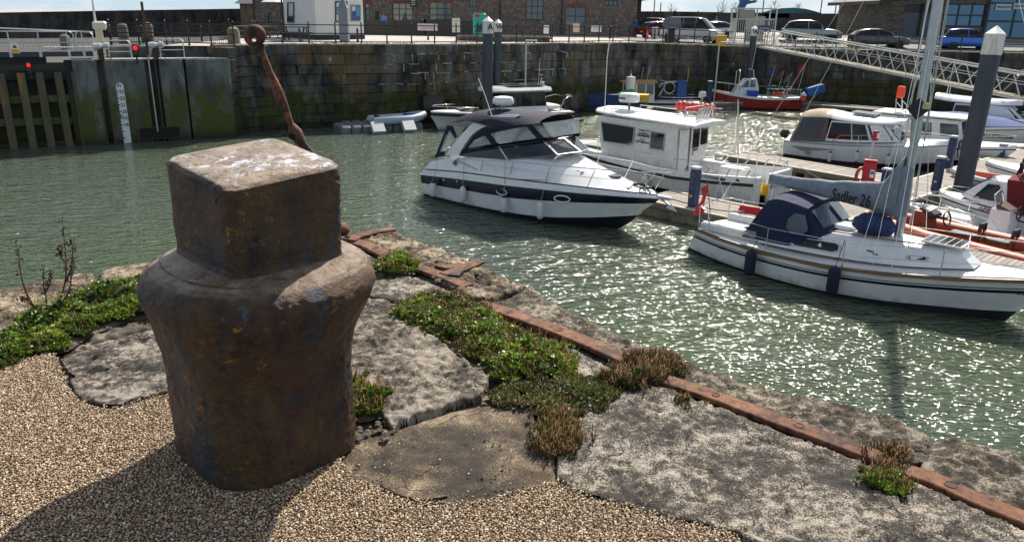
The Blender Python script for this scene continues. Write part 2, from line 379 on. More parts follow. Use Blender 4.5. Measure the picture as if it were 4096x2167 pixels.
# blocks of the quay face below the coping (seen only from another position)
rnd = random.Random(3)
bm_ = B()
for i in range(len(WEDGE)-1):
 a = Vector((*WEDGE[i], 0)); c = Vector((*WEDGE[i+1], 0)); Ld = (c-a).length; t = (c-a)/Ld
 for r_ in range(7):
  x = 0
  while x < Ld-.1:
   w = min(rnd.uniform(.7, 1.2), Ld-x); mid = a+t*(x+w/2); bm_.box((mid.x-t.y*-.02, mid.y-.06, -.50-r_*.62), (w-.02, .16, .6), math.atan2(t.y, t.x)); x += w
fo = bm_.build('quay_face_stone', qm, quay); tag(fo, kind='stuff')
def seg_d(px, py, poly):
 """distance of points to polygon boundary, and inside mask (numpy)"""
 n_ = len(poly); D = np.full(px.shape, 1e9); ins = np.zeros(px.shape, bool); nx = np.zeros(px.shape); ny = np.zeros(px.shape)
 for i in range(n_):
  x1, y1 = poly[i]; x2, y2 = poly[(i+1) % n_]; dx, dy = x2-x1, y2-y1; L2 = dx*dx+dy*dy+1e-12
  t = np.clip(((px-x1)*dx+(py-y1)*dy)/L2, 0, 1); qx = x1+t*dx; qy = y1+t*dy; d = np.hypot(px-qx, py-qy)
  k_ = d < D; D = np.where(k_, d, D); nx = np.where(k_, qx, nx); ny = np.where(k_, qy, ny)
  c_ = ((y1 > py) != (y2 > py)) & (px < (x2-x1)*(py-y1)/(y2-y1+1e-12)+x1); ins ^= c_
 return D, ins, nx, ny
def fbm(x, y, sc, seed, octs=4):
 """cheap value noise, numpy"""
 out = np.zeros(x.shape); amp = 1; tot = 0; rs = np.random.RandomState(seed)
 for o_ in range(octs):
  T = rs.rand(64, 64); fx = x*sc+17.3*o_+100; fy = y*sc+9.1*o_+100; ix = np.floor(fx).astype(int); iy = np.floor(fy).astype(int); u = fx-ix; v = fy-iy; u = u*u*(3-2*u); v = v*v*(3-2*v)
  a = T[ix % 64, iy % 64]; b_ = T[(ix+1) % 64, iy % 64]; c_ = T[ix % 64, (iy+1) % 64]; d_ = T[(ix+1) % 64, (iy+1) % 64]
  out += amp*((a*(1-u)+b_*u)*(1-v)+(c_*(1-u)+d_*u)*v); tot += amp; amp *= .5; sc *= 2.03
 return out/tot-.5
def wobble(poly, amp, seed, step=.05):
 """subdivide polygon edges and roughen them"""
 out = []; rs = random.Random(seed)
 for i in range(len(poly)):
  a = Vector(poly[i]); c = Vector(poly[(i+1) % len(poly)]); n_ = max(1, int((c-a).length/step)); t = (c-a); nn = Vector((-t.y, t.x)).normalized()
  for k_ in range(n_):
   p = a.lerp(c, k_/n_); w = noise.noise(Vector((p.x*6, p.y*6, seed)))*amp+noise.noise(Vector((p.x*17, p.y*17, seed)))*amp*.5; out.append((p.x+nn.x*w, p.y+nn.y*w))
 return out
def slab(name, poly, mat, z=0.0, g=.016, rough=.006, rnd_=.03, deep=.12, seed=1, amp=.012, parent=None, tilt=None, pits=0.0, bigrough=.012):
 poly = wobble([(p[0], p[1]) for p in poly], amp, seed)
 xs = [p[0] for p in poly]; ys = [p[1] for p in poly]; X, Y_ = np.meshgrid(np.arange(min(xs)-g, max(xs)+2*g, g), np.arange(min(ys)-g, max(ys)+2*g, g), indexing='ij')
 D, ins, nx, ny = seg_d(X, Y_, poly); keep = ins | (D < g*1.05)
 X = np.where(ins, X, nx); Y_ = np.where(ins, Y_, ny); D = np.where(ins, D, 0)
 e = np.clip(1-D/rnd_, 0, 1); Z_ = z+fbm(X, Y_, 2.2, seed, 3)*bigrough*2+fbm(X, Y_, 22, seed+5, 4)*rough*2.4-e**2.6*rnd_*1.1-np.where(D <= 0, deep, 0)*1.0
 if pits: pn = fbm(X, Y_, 13, seed+9, 3); Z_ -= np.clip((pn-.17)*4, 0, 1)*pits; rd = np.abs(fbm(X, Y_, 5, seed+3, 4)); Z_ -= np.clip(.03-rd, 0, 1)*.45
 if tilt: Z_ += (X-xs[0])*tilt[0]+(Y_-ys[0])*tilt[1]
 idx = -np.ones(X.shape, int); idx[keep] = np.arange(keep.sum()); a, b_, c_, d_ = idx[:-1, :-1], idx[1:, :-1], idx[1:, 1:], idx[:-1, 1:]
 ok = (a >= 0) & (b_ >= 0) & (c_ >= 0) & (d_ >= 0); F = np.stack([a[ok], b_[ok], c_[ok], d_[ok]], 1)
 V = np.stack([X[keep], Y_[keep], Z_[keep]], 1); me = bpy.data.meshes.new(name); me.vertices.add(len(V)); me.vertices.foreach_set('co', V.ravel())
 me.loops.add(len(F)*4); me.loops.foreach_set('vertex_index', F.ravel()); me.polygons.add(len(F)); me.polygons.foreach_set('loop_start', np.arange(len(F))*4)
 me.polygons.foreach_set('use_smooth', [True]*len(F)); me.update(calc_edges=True); me.validate(); me.materials.append(mat); o = bpy.data.objects.new(name, me); link(o)
 o.parent = parent or quay; return o
V2 = lambda pts: [tuple(GV(x, y)[:2]) for x, y in pts]
m_cop = stone_mat('coping_stone', [(.016, .012, .008), (.14, .10, .052), (.44, .37, .27), (.13, .09, .03), (.05, .036, .02)], 22, 120, 1.0, ((.41, .47), (.52, .60)), dist=.012, speck=.9)
m_cop2 = stone_mat('coping_stone_dark', [(.014, .011, .008), (.095, .072, .044), (.38, .33, .26), (.10, .07, .025), (.03, .022, .014)], 20, 120, 1.0, ((.43, .49), (.54, .61)), dist=.012, speck=.9)
m_pale = stone_mat('pale_limestone', [(.018, .014, .010), (.125, .100, .074), (.31, .27, .22), (.12, .085, .045), (.05, .035, .015)], 21, 80, 1.0, ((.40, .46), (.49, .57)), speck=.5, dist=.008)
m_grey = stone_mat('grey_lichen_stone', [(.014, .011, .009), (.080, .066, .050), (.39, .345, .28), (.050, .036, .020), (.022, .018, .016)], 20, 150, 1.0, ((.44, .48), (.555, .595)), speck=1.6, dist=.005)
m_brown = stone_mat('brown_worn_concrete', [(.018, .012, .008), (.085, .060, .034), (.31, .24, .155), (.065, .045, .025)], 4, 170, .9, ((.42, .52), (.54, .62)), speck=1.2)
m_left = stone_mat('pale_grey_stone', [(.014, .011, .009), (.110, .088, .068), (.34, .295, .25), (.045, .032, .028), (.03, .022, .018)], 24, 85, 1.0, ((.43, .48), (.52, .57)), speck=.5, dist=.010)
# seaward coping stones
C1 = V2([(862, 600), (868, 578), (975, 580), (1004, 588), (1080, 612), (1150, 640), (1056, 676), (950, 632)])
C2 = V2([(1066, 664), (1160, 643), (1213, 668), (1272, 700), (1330, 718), (1240, 756), (1180, 748), (1110, 706)])
C3 = V2([(1205, 768), (1250, 756), (1338, 716), (1400, 768), (1480, 808), (1556, 846), (1640, 872), (1712, 890), (1640, 905), (1576, 908), (1400, 838), (1270, 790)])
C4 = V2([(1590, 902), (1650, 908), (1718, 890), (1760, 917), (1850, 945), (2000, 985), (2150, 1016), (2260, 1048), (2334, 1082), (2338, 1102), (2300, 1140), (2226, 1152), (2070, 1104), (1890, 1036), (1700, 962)])
C5 = V2([(2304, 1174), (2322, 1130), (2350, 1108), (2400, 1100), (2470, 1118), (2576, 1144), (2760, 1196), (2960, 1250), (2960, 1440), (2570, 1306), (2400, 1236)])
for i, (c_, mt, tl) in enumerate(((C1, m_cop, 0), (C2, m_cop, 0), (C3, m_cop2, 0), (C4, m_cop2, 0), (C5, m_cop2, 0))):
 slab('coping_stone', c_, mt, z=.002+tl, seed=10+i, rough=.018, rnd_=.020, pits=.04, g=.012, amp=.022, deep=.3, bigrough=.022)
# left arm of the quay: two coping stones
CL1 = V2([(-260, 838), (-230, 806), (0, 727), (130, 700), (236, 680), (240, 712), (150, 742), (60, 776), (-90, 830)])
CL2 = V2([(246, 678), (360, 655), (540, 622), (700, 598), (862, 578), (856, 602), (700, 625), (540, 662), (360, 706), (250, 716)])
for i, c_ in enumerate((CL1, CL2)): slab('coping_stone', c_, m_cop, z=.0, seed=20+i, rough=.009, rnd_=.04, pits=.02, g=.016, amp=.02, deep=.3)
# landward slabs
S1 = V2([(700, 640), (880, 612), (960, 650), (1060, 694), (1176, 742), (1190, 762), (1120, 765), (1000, 752), (940, 745), (700, 700)])
S2 = V2([(700, 720), (940, 752), (1010, 775), (1090, 850), (1160, 905), (1236, 948), (1216, 1000), (1100, 1030), (985, 1072), (940, 1030), (870, 1010), (700, 900)])
S3 = V2([(880, 1120), (955, 1068), (990, 1078), (1110, 1036), (1220, 1012), (1340, 1030), (1395, 1140), (1392, 1205), (1300, 1232), (1210, 1252), (1110, 1268), (1030, 1256), (960, 1222), (868, 1192), (850, 1150)])
S4 = V2([(1398, 1208), (1400, 1150), (1440, 1060), (1500, 1005), (1600, 962), (1662, 970), (1800, 1018), (1950, 1076), (2100, 1132), (2216, 1176), (2290, 1206), (2440, 1266), (2576, 1326), (2900, 1470), (2700, 1560), (2200, 1480), (1950, 1392), (1860, 1340), (1640, 1290), (1480, 1245)])
S5 = V2([(135, 905), (200, 868), (280, 850), (420, 812), (560, 800), (560, 960), (440, 978), (360, 1000), (276, 1026), (205, 1006), (165, 960)])
slab('paving_slab', S1, m_grey, z=-.012, seed=31, rough=.012, rnd_=.03, pits=.015)
slab('paving_slab', S2, m_pale, z=.022, seed=32, rough=.016, rnd_=.016, pits=.022, g=.010, amp=.03, deep=.04)
slab('paving_slab', S3, m_brown, z=-.010, seed=33, rough=.006, rnd_=.008, g=.013, amp=.02, deep=.03)
slab('paving_slab', S4, m_grey, z=.0, seed=34, rough=.012, rnd_=.010, pits=.006, g=.013, deep=.05)
slab('paving_slab', S5, m_left, z=.0, seed=35, rough=.013, rnd_=.012, pits=.035, g=.012, amp=.028, deep=.06)
slab('paving_slab', V2([(1180, 776), (1290, 808), (1400, 850), (1480, 884), (1570, 926), (1560, 970), (1400, 960), (1240, 940), (1150, 890), (1020, 775)]), m_grey, z=-.018, seed=37, rough=.014, rnd_=.02, pits=.02)
S6 = V2([(-300, 850), (-80, 846), (60, 790), (150, 756), (360, 720), (560, 690), (600, 790), (420, 806), (200, 860), (100, 900), (-300, 1010)])
slab('paving_slab', S6, soil, z=-.03, seed=36, rough=.02, rnd_=.03)
# black bitumen smears along the joints
tar = pm('black_bitumen', (.007, .006, .006), .95, spec=.05, bump=.4, bs=120)
def smear(pts, z, w, seed):
 P = resample([(*GV(x, y)[:2], 0) for x, y in pts], 26); L_, R_ = [], []
 for i, p in enumerate(P):
  t = (P[min(i+1, 25)]-P[max(i-1, 0)]).normalized(); nn = Vector((-t.y, t.x, 0)); ww = w*math.sin(math.pi*(i+.4)/26)**.5*(1+.45*noise.noise(Vector((i*.5, seed, 0)))); L_.append(p+nn*ww+Vector((0, 0, z))); R_.append(p-nn*ww+Vector((0, 0, z)))
 b_ = B(); vs = L_+[p+Vector((0, 0, .007)) for p in [(a+c)/2 for a, c in zip(L_, R_)]]+R_; fs = []
 for i in range(25): fs += [(i, i+1, 27+i, 26+i), (26+i, 27+i, 53+i, 52+i)]
 b_.add(vs, [f[::-1] for f in fs]); o = b_.build('bitumen_smear', tar, quay, smooth=60); return o
smear([(957, 1220), (970, 1236), (1000, 1248), (1060, 1259), (1125, 1249)], -.003, .019, 1)
smear([(150, 905), (165, 935), (190, 950)], .004, .014, 2); smear([(255, 1020), (330, 1016), (430, 985)], .0, .016, 3)
smear([(1450, 1235), (1475, 1245), (1510, 1251)], .002, .012, 4)
# rusty iron strips let into the stone
rustm = stone_mat('rusty_iron', [(.035, .014, .008), (.15, .056, .022), (.24, .115, .055), (.065, .028, .014), (.30, .18, .11)], 18, 150, 1.0, ((.40, .48), (.53, .66)), rough=.8)
rustd = stone_mat('dark_rusty_iron', [(.02, .01, .007), (.07, .025, .012), (.15, .05, .02), (.03, .012, .008)], 30, 130, 1.0, rough=.75)
def strip(pts, w, z0=.022, th=.025, seed=0, mat=None, bolts=(), name='iron_strip'):
 w *= 1.32; P = resample([(*GV(x, y)[:2], 0) for x, y in pts], max(8, int(len(pts)*14))); n_ = len(P); vs = []
 for i, p in enumerate(P):
  t = (P[min(i+1, n_-1)]-P[max(i-1, 0)]).normalized(); nn = Vector((-t.y, t.x, 0)); a = w/2*(1+.05*noise.noise(Vector((i*.7, seed, 1)))); c_ = w/2*(1+.08*noise.noise(Vector((i*.8, seed, 7))))
  zz = z0*.42+.0015*noise.noise(Vector((i*.25, seed, 3)))
  for off, dz in ((a, -th), (a, -.004), (a*.9, 0), (a*.3, .002*noise.noise(Vector((i*1.3, 2, seed)))), (-c_*.3, .002*noise.noise(Vector((i*1.1, 5, seed)))), (-c_*.9, 0), (-c_, -.004), (-c_, -th)): vs.append(p+nn*off+Vector((0, 0, zz+dz)))
 fs = [(i*8+j, i*8+j+1, i*8+9+j, i*8+8+j) for i in range(n_-1) for j in range(7)]+[tuple(range(8)), tuple(range(n_*8-1, n_*8-9, -1))]
 b_ = B(); b_.add(vs, [f[::-1] for f in fs]); o = b_.build(name, mat or rustm, quay, smooth=20, recalc=True)
 for (bx, by, br) in bolts:
  c_ = GV(bx, by); q_ = B(); q_.lathe([(br*1.1, 0), (br*1.05, .003), (br*.9, .0032), (br*.8, .001), (.001, .0005)], (c_.x, c_.y, z0*.42+.0005), 18); q_.build('bolt_head', rustd, o, smooth=40)
 return o
strip([(886, 607), (930, 621), (985, 650)], .085, .03, seed=1, bolts=((945, 628, .026),))
strip([(1046, 672), (1100, 690), (1176, 722)], .075, .03, seed=2)
strip([(1203, 766), (1290, 792), (1400, 832), (1490, 868), (1582, 910)], .08, .034, seed=3, bolts=((1282, 790, .02), (1405, 834, .026)))
strip([(1672, 957), (1800, 1000), (1950, 1057), (2100, 1112), (2218, 1156)], .072, .036, seed=4, bolts=((1800, 1000, .018), (2010, 1078, .02)))
strip([(2282, 1186), (2350, 1208), (2450, 1254), (2576, 1306), (2800, 1394)], .070, .03, seed=5, bolts=((2390, 1226, .022),))
strip([(880, 600), (930, 588), (988, 577)], .07, .035, seed=6, mat=rustm, name='iron_strap')
for i, (pts, w) in enumerate((([(1118, 695), (1150, 684), (1206, 660)], .075), ([(1100, 672), (1130, 678), (1160, 668)], .05), ([(1140, 700), (1150, 688), (1165, 672)], .06), ([(884, 612), (905, 600), (930, 596)], .05))):
 o_ = strip(pts, w, .045+.008*i, .02, seed=11+i, mat=rustm if i != 2 else rustd, name='iron_strap')
bl = B(); c_ = GV(864, 592); bl.lathe([(.001, 0), (.05, .005), (.075, .035), (.07, .075), (.04, .10), (.001, .108)], (c_.x-.02, c_.y, 0), 20); bl.build('iron_stud', rustm, quay, smooth=60)
# loose rubble stones at the broken corner and in the joints
rs_ = random.Random(5)
def rubble(px, py, s_, seed, mat):
 bm = bmesh.new(); bmesh.ops.create_icosphere(bm, subdivisions=2, radius=1)
 for v in bm.verts: v.co *= 1+.35*noise.noise(v.co*1.3+Vector((seed, 0, 0))); v.co.z *= .55
 me = bpy.data.meshes.new('stone'); bm.to_mesh(me); bm.free(); me.materials.append(mat); o = bpy.data.objects.new('stone', me); link(o); c_ = GV(px, py); o.location = (c_.x, c_.y, .0); o.scale = (s_*rs_.uniform(.8, 1.4), s_, s_*.9); o.rotation_euler = (rs_.uniform(-.3, .3), rs_.uniform(-.3, .3), rs_.uniform(0, 6)); o.parent = quay
for i in range(34): rubble(2290+rs_.uniform(-18, 45), 1138+rs_.uniform(-22, 22), rs_.uniform(.009, .028), i, (m_cop2, m_grey)[i % 2])
for i in range(26): rubble(960+rs_.uniform(-70, 40), 1075+rs_.uniform(-25, 30), rs_.uniform(.006, .016), i+50, (m_brown, m_pale)[i % 2])
for i in range(16): rubble(1340+rs_.uniform(-60, 60), 985+rs_.uniform(-15, 18), rs_.uniform(.006, .016), i+80, m_pale)
for i in range(14): rubble(1150+rs_.uniform(-60, 60), 695+rs_.uniform(-22, 22), rs_.uniform(.012, .03), i+90, (m_cop, rustd)[i % 2])
for i in range(14): rubble(1255+rs_.uniform(-50, 40), 1180+rs_.uniform(-90, 60), rs_.uniform(.004, .008), i+110, m_brown)
# ================================================================ GRAVEL (resin bound pebbles)
GPOLY = V2([(-360, 980), (0, 930), (60, 905), (120, 890), (150, 915), (165, 965), (200, 1012), (276, 1034), (370, 1006), (440, 986), (560, 965), (700, 980), (850, 1150), (868, 1198), (955, 1226), (1020, 1262), (1110, 1274), (1215, 1258), (1380, 1212), (1400, 1214), (1480, 1250), (1640, 1296), (1860, 1346), (1950, 1400)])+[(1.0, 1.0), (1.0, .2), (-3.6, .2)]
gb = pm('gravel_binder', (.09, .06, .033), .9, var=.3, vs=20, bump=.5, bs=90)
slab('gravel_bed', GPOLY, gb, z=-.002, g=.04, seed=40, rough=.002, rnd_=.01, deep=.02, amp=0, bigrough=.004)
ico = bmesh.new(); bmesh.ops.create_icosphere(ico, subdivisions=1, radius=1); IV = np.array([v.co[:] for v in ico.verts]); IF = np.array([[v.index for v in f.verts] for f in ico.faces]); ico.free()
rg = np.random.RandomState(7); pts = []
xs = [p[0] for p in GPOLY]; ys = [p[1] for p in GPOLY]
# visible zone dense, the rest sparse
sp = .0080; gx, gy = np.meshgrid(np.arange(-2.75, .80, sp), np.arange(1.88, 3.95, sp)); gx = gx.ravel()+rg.uniform(-.45, .45, gx.size)*sp; gy = gy.ravel()+rg.uniform(-.45, .45, gy.size)*sp
D_, ins_, _, _ = seg_d(gx, gy, GPOLY); k_ = (ins_ | (D_ < rg.uniform(-.01, .035, D_.shape)*(fbm(gx, gy, 9, 3, 3) > -.08))) & (gx > -1.02*gy*.72-.25)
gx, gy = gx[k_], gy[k_]; N_ = len(gx)
def scatter(name, gx, gy, gz, sx, sy, sz, IVv, IFf, mat, seed, parent=None, tilt=.5):
 rg = np.random.RandomState(seed); N_ = len(gx); th = rg.uniform(0, 6.283, N_); c_, s_ = np.cos(th), np.sin(th)
 V = IVv[None]*np.stack([sx, sy, sz], 1)[:, None]; tx = rg.uniform(-tilt, tilt, N_)[:, None]; V[..., 2] += V[..., 0]*tx
 X = V[..., 0]*c_[:, None]-V[..., 1]*s_[:, None]+gx[:, None]; Y_ = V[..., 0]*s_[:, None]+V[..., 1]*c_[:, None]+gy[:, None]; Z_ = V[..., 2]+gz[:, None]
 V = np.stack([X, Y_, Z_], 2).reshape(-1, 3); nf = IFf.shape[1]; F = (IFf[None]+(np.arange(N_)*len(IVv))[:, None, None]).reshape(-1, nf)
 return npmesh(name, V, F, mat, np.repeat(rg.rand(N_), len(IVv)), parent)
def npmesh(name, V, F, mat, tint=None, parent=None, smooth=False):
 me = bpy.data.meshes.new(name); nf = F.shape[1]; me.vertices.add(len(V)); me.vertices.foreach_set('co', np.ascontiguousarray(V, dtype=np.float32).ravel()); me.loops.add(F.size); me.loops.foreach_set('vertex_index', F.ravel().astype(np.int32))
 me.polygons.add(len(F)); me.polygons.foreach_set('loop_start', np.arange(len(F), dtype=np.int32)*nf)
 if tint is not None: at = me.attributes.new('tint', 'FLOAT', 'POINT'); at.data.foreach_set('value', tint.astype(np.float32))
 if smooth: me.polygons.foreach_set('use_smooth', [True]*len(F))
 me.update(calc_edges=True); me.materials.append(mat); o = bpy.data.objects.new(name, me); link(o)
 if parent: o.parent = parent
 return o
def tint_mat(name, stops, rough=.6, spec=.4, transl=0, sss=0):
 m, n, l, b = nodes_mat(name); b.inputs['Roughness'].default_value = rough; b.inputs['Specular IOR Level'].default_value = spec
 at = n.new('ShaderNodeAttribute'); at.attribute_name = 'tint'; rp = n.new('ShaderNodeValToRGB'); el = rp.color_ramp.elements
 while len(el) < len(stops): el.new(.5)
 for e, (p, c) in zip(el, stops): e.position = p; e.color = (*c, 1)
 l(at.outputs['Fac'], rp.inputs[0]); l(rp.outputs[0], b.inputs['Base Color'])
 if transl:
  tr = n.new('ShaderNodeBsdfTranslucent'); l(rp.outputs[0], tr.inputs[0]); mxs = n.new('ShaderNodeMixShader'); mxs.inputs[0].default_value = transl
  out = n['Material Output']; l(b.outputs[0], mxs.inputs[1]); l(tr.outputs[0], mxs.inputs[2]); l(mxs.outputs[0], out.inputs[0])
 return m
peb = tint_mat('pebble_colours', [(0, (.09, .055, .028)), (.22, (.20, .14, .09)), (.5, (.37, .26, .16)), (.8, (.51, .38, .25)), (.95, (.66, .54, .39)), (1, (.80, .76, .68))], .55, .35)
a_ = rg.uniform(.0032, .0064, N_)
o = scatter('gravel', gx, gy, rg.uniform(-.001, .0035, N_)+.003, a_, a_*rg.uniform(.6, .9, N_), a_*rg.uniform(.5, .8, N_), IV, IF, peb, 8, quay); tag(o, kind='stuff')
# loose stray pebbles on the brown slab
kx = rg.uniform(-.62, .35, 60); ky = rg.uniform(2.45, 2.95, 60); aa = rg.uniform(.003, .006, 60)
o = scatter('loose_gravel', kx, ky, np.full(60, .0), aa, aa*.8, aa*.6, IV, IF, peb, 9, quay); tag(o, kind='stuff')
# ================================================================ BOLLARD
def superel(t, p):
 c_, s_ = math.cos(t), math.sin(t); return (abs(c_)**p*math.copysign(1, c_), abs(s_)**p*math.copysign(1, s_))
m, n, l, b = nodes_mat('rusted_painted_iron')
b.inputs['Roughness'].default_value = .5; b.inputs['Metallic'].default_value = .38; b.inputs['Specular IOR Level'].default_value = .5
tc_ = n.new('ShaderNodeTexCoord')
def noi(sc, det=8, rg_=.65, ds=0, s_=None):
 q = n.new('ShaderNodeTexNoise'); q.inputs['Scale'].default_value = sc; q.inputs['Detail'].default_value = det; q.inputs['Roughness'].default_value = rg_; q.inputs['Distortion'].default_value = ds; l(s_ or tc_.outputs['Object'], q.inputs[0]); return q.outputs[0]
def rng(s_, a, c_, lo=0, hi=1):
 q = n.new('ShaderNodeMapRange'); q.inputs[1].default_value = a; q.inputs[2].default_value = c_; q.inputs[3].default_value = lo; q.inputs[4].default_value = hi; l(s_, q.inputs[0]); return q.outputs[0]
def mixc(f, a, c_):
 q = n.new('ShaderNodeMixRGB'); l(f, q.inputs[0])
 for k, v in ((1, a), (2, c_)):
  if isinstance(v, tuple): q.inputs[k].default_value = (*v, 1)
  else: l(v, q.inputs[k])
 return q.outputs[0]
def mul(a, c_, op='MULTIPLY'):
 q = n.new('ShaderNodeMath'); q.operation = op; l(a, q.inputs[0])
 if isinstance(c_, float): q.inputs[1].default_value = c_
 else: l(c_, q.inputs[1])
 return q.outputs[0]
sep = n.new('ShaderNodeSeparateXYZ'); l(tc_.outputs['Object'], sep.inputs[0]); ge = n.new('ShaderNodeNewGeometry'); sn = n.new('ShaderNodeSeparateXYZ'); l(tc_.outputs['Normal'], sn.inputs[0])
st_ = n.new('ShaderNodeMapping'); st_.inputs['Scale'].default_value = (1, 1, .28); l(tc_.outputs['Object'], st_.inputs[0])
c_ = mixc(rng(noi(6, 8, .75), .40, .60), (.080, .041, .021), (.020, .018, .019))
c_ = mixc(rng(noi(3.0, 7, .75, .4, st_.outputs[0]), .46, .60, 0, .85), c_, (.105, .066, .026))
c_ = mixc(rng(noi(4.3, 8, .75, .3), .53, .63, 0, .85), c_, (.095, .040, .034))
c_ = mixc(rng(noi(5.7, 7, .7, .5, st_.outputs[0]), .55, .64, 0, .85), c_, (.028, .046, .070))
c_ = mixc(rng(noi(34, 8, .75), .56, .66, 0, .9), c_, (.030, .014, .010))
c_ = mixc(rng(noi(27, 8, .75, .5), .62, .70, 0, .5), c_, (.17, .11, .07))
band = mul(rng(sep.outputs[2], .50, .66), rng(sep.outputs[2], .90, .76))
c_ = mixc(mul(rng(noi(17, 8, .8, .3), .58, .62), mul(band, rng(noi(2.2, 2), .50, .56))), c_, (.06, .14, .20))
c_ = mixc(mul(rng(noi(21, 8, .8, .3), .58, .63), rng(noi(3.4, 2), .52, .58)), c_, (.40, .20, .02))
c_ = mixc(mul(rng(noi(12.7, 6, .75), .65, .68), rng(sep.outputs[2], .45, .1)), c_, (.04, .17, .36))
top = rng(sn.outputs[2], .70, .96)  # upward faces painted lighter as if lit from above, besides the pale paint flakes
tc1 = mixc(rng(noi(12, 8, .8), .42, .58), (.17, .125, .085), (.33, .26, .20))
tc1 = mixc(rng(noi(19, 8, .75), .54, .62), tc1, (.10, .070, .020))
tc1 = mixc(rng(noi(46, 6, .75), .60, .66), tc1, (.05, .03, .02))
tc1 = mixc(mul(mul(rng(noi(15, 9, .8, .4), .53, .56), rng(noi(2.6, 2, .5), .45, .54)), rng(sep.outputs[2], 1.1, 1.15)), tc1, (.60, .64, .74))
c_ = mixc(mul(top, rng(noi(8, 5), .2, .5, .5, .95)), c_, tc1)
l(c_, b.inputs['Base Color'])
bp = n.new('ShaderNodeBump'); bp.inputs['Strength'].default_value = 1; bp.inputs['Distance'].default_value = .012; l(mul(noi(55, 8, .75), noi(13, 6), 'ADD'), bp.inputs['Height']); l(bp.outputs[0], b.inputs['Normal'])
l(rng(noi(20, 5), .3, .7, .30, .56), b.inputs['Roughness'])
boll_m = m
def bollard():
 U = Vector((-.71, .704)); Vv = Vector((.704, .71))
 # z, cx, cy, hu, hv, power(1=ellipse .. small=square)
 ctr = [(0, -1.01, 2.818, 0.325, 0.315, 0.62), (0.2, -1.01, 2.818, 0.328, 0.318, 0.62), (0.36, -1.01, 2.818, 0.33, 0.32, 0.64), (0.45, -1.01, 2.818, 0.34, 0.328, 0.68), (0.52, -1.008, 2.818, 0.358, 0.346, 0.72), (0.58, -0.998, 2.821, 0.379, 0.367, 0.78), (0.63, -0.991, 2.827, 0.406, 0.395, 0.84), (0.67, -0.988, 2.831, 0.425, 0.416, 0.88), (0.705, -0.985, 2.835, 0.433, 0.425, 0.88), (0.735, -0.983, 2.838, 0.43, 0.422, 0.88), (0.76, -0.981, 2.84, 0.419, 0.41, 0.88), (0.78, -0.979, 2.843, 0.401, 0.391, 0.87), (0.793, -0.978, 2.844, 0.38, 0.369, 0.85), (0.801, -0.977, 2.845, 0.354, 0.342, 0.82), (0.806, -0.989, 2.845, 0.345, 0.33, 0.75), (0.81, -0.988, 2.846, 0.31, 0.285, 0.58), (0.82, -0.982, 2.847, 0.272, 0.244, 0.36), (0.84, -0.98, 2.849, 0.262, 0.234, 0.24), (1.0, -0.979, 2.85, 0.262, 0.234, 0.22), (1.12, -0.979, 2.85, 0.262, 0.234, 0.22), (1.168, -0.979, 2.85, 0.262, 0.234, 0.22), (1.182, -0.979, 2.85, 0.247, 0.224, 0.24), (1.188, -0.979, 2.85, 0.234, 0.211, 0.26)]
 zs = np.concatenate([np.arange(0, .78, .0085), np.arange(.78, .88, .0022), np.arange(.88, 1.15, .0085), np.arange(1.15, 1.1881, .0035)])
 C_ = np.array(ctr); n_ = 300; rings = []
 for z in zs:
  p = [np.interp(z, C_[:, 0], C_[:, k]) for k in range(1, 6)]
  ring = []
  for j in range(n_):
   t = 2*math.pi*j/n_; a, c_ = superel(t, p[4]); q = Vector((p[0], p[1]))+U*(a*p[2])+Vv*(c_*p[3]); ring.append((q.x, q.y, z))
  rings.append(ring)
 for kk in range(1, 14):
  f = 1-kk/13.5; cxy = Vector((-.985, 2.85)); rings.append([(cxy.x+(x-cxy.x)*f, cxy.y+(y-cxy.y)*f, 1.188+.007*(1-f)) for x, y, z in rings[len(zs)-1]])
 V = np.array(rings).reshape(-1, 3); m_ = len(rings); hd = np.clip((V[:, 2]-.9)/.288, 0, 1); V[:, 2] += (V[:, 1]-2.85)*.11*hd-.008*hd; ctrp = np.array([-1.0, 2.87])
 out = []
 for k_, (x, y, z) in enumerate(V):
  d = noise.noise(Vector((x*5, y*5, z*5)))*.007+noise.noise(Vector((x*19, y*19, z*19)))*.0042+noise.noise(Vector((x*48, y*48, z*48)))*.0026
  pit = noise.noise(Vector((x*38+9, y*38, z*30))); d -= max(0, pit-.42)*.022
  r_ = Vector((x+.985, y-2.84, 0)); w = min(1, r_.length/.2)
  if k_ >= len(zs)*n_: out.append((x, y, z+d*.8))
  else: r_.normalize(); out.append((x+r_.x*d, y+r_.y*d, z))
 I, J = np.meshgrid(np.arange(m_-1), np.arange(n_), indexing='ij'); a = I*n_+J; b_ = I*n_+(J+1) % n_; F = np.stack([a, b_, b_+n_, a+n_], 2).reshape(-1, 4)
 o = npmesh('mooring_bollard', np.array(out), F, boll_m, smooth=True)
 c0 = (m_-1)*n_; bmx = bmesh.new(); bmx.from_mesh(o.data); bmx.verts.ensure_lookup_table(); bmx.faces.new([bmx.verts[c0+j] for j in range(n_)]); bmx.to_mesh(o.data); bmx.free()
 tag(o, 'big square-topped cast iron mooring bollard, rusty brown with flaking paint, in the foreground', 'bollard'); return o
bollard()
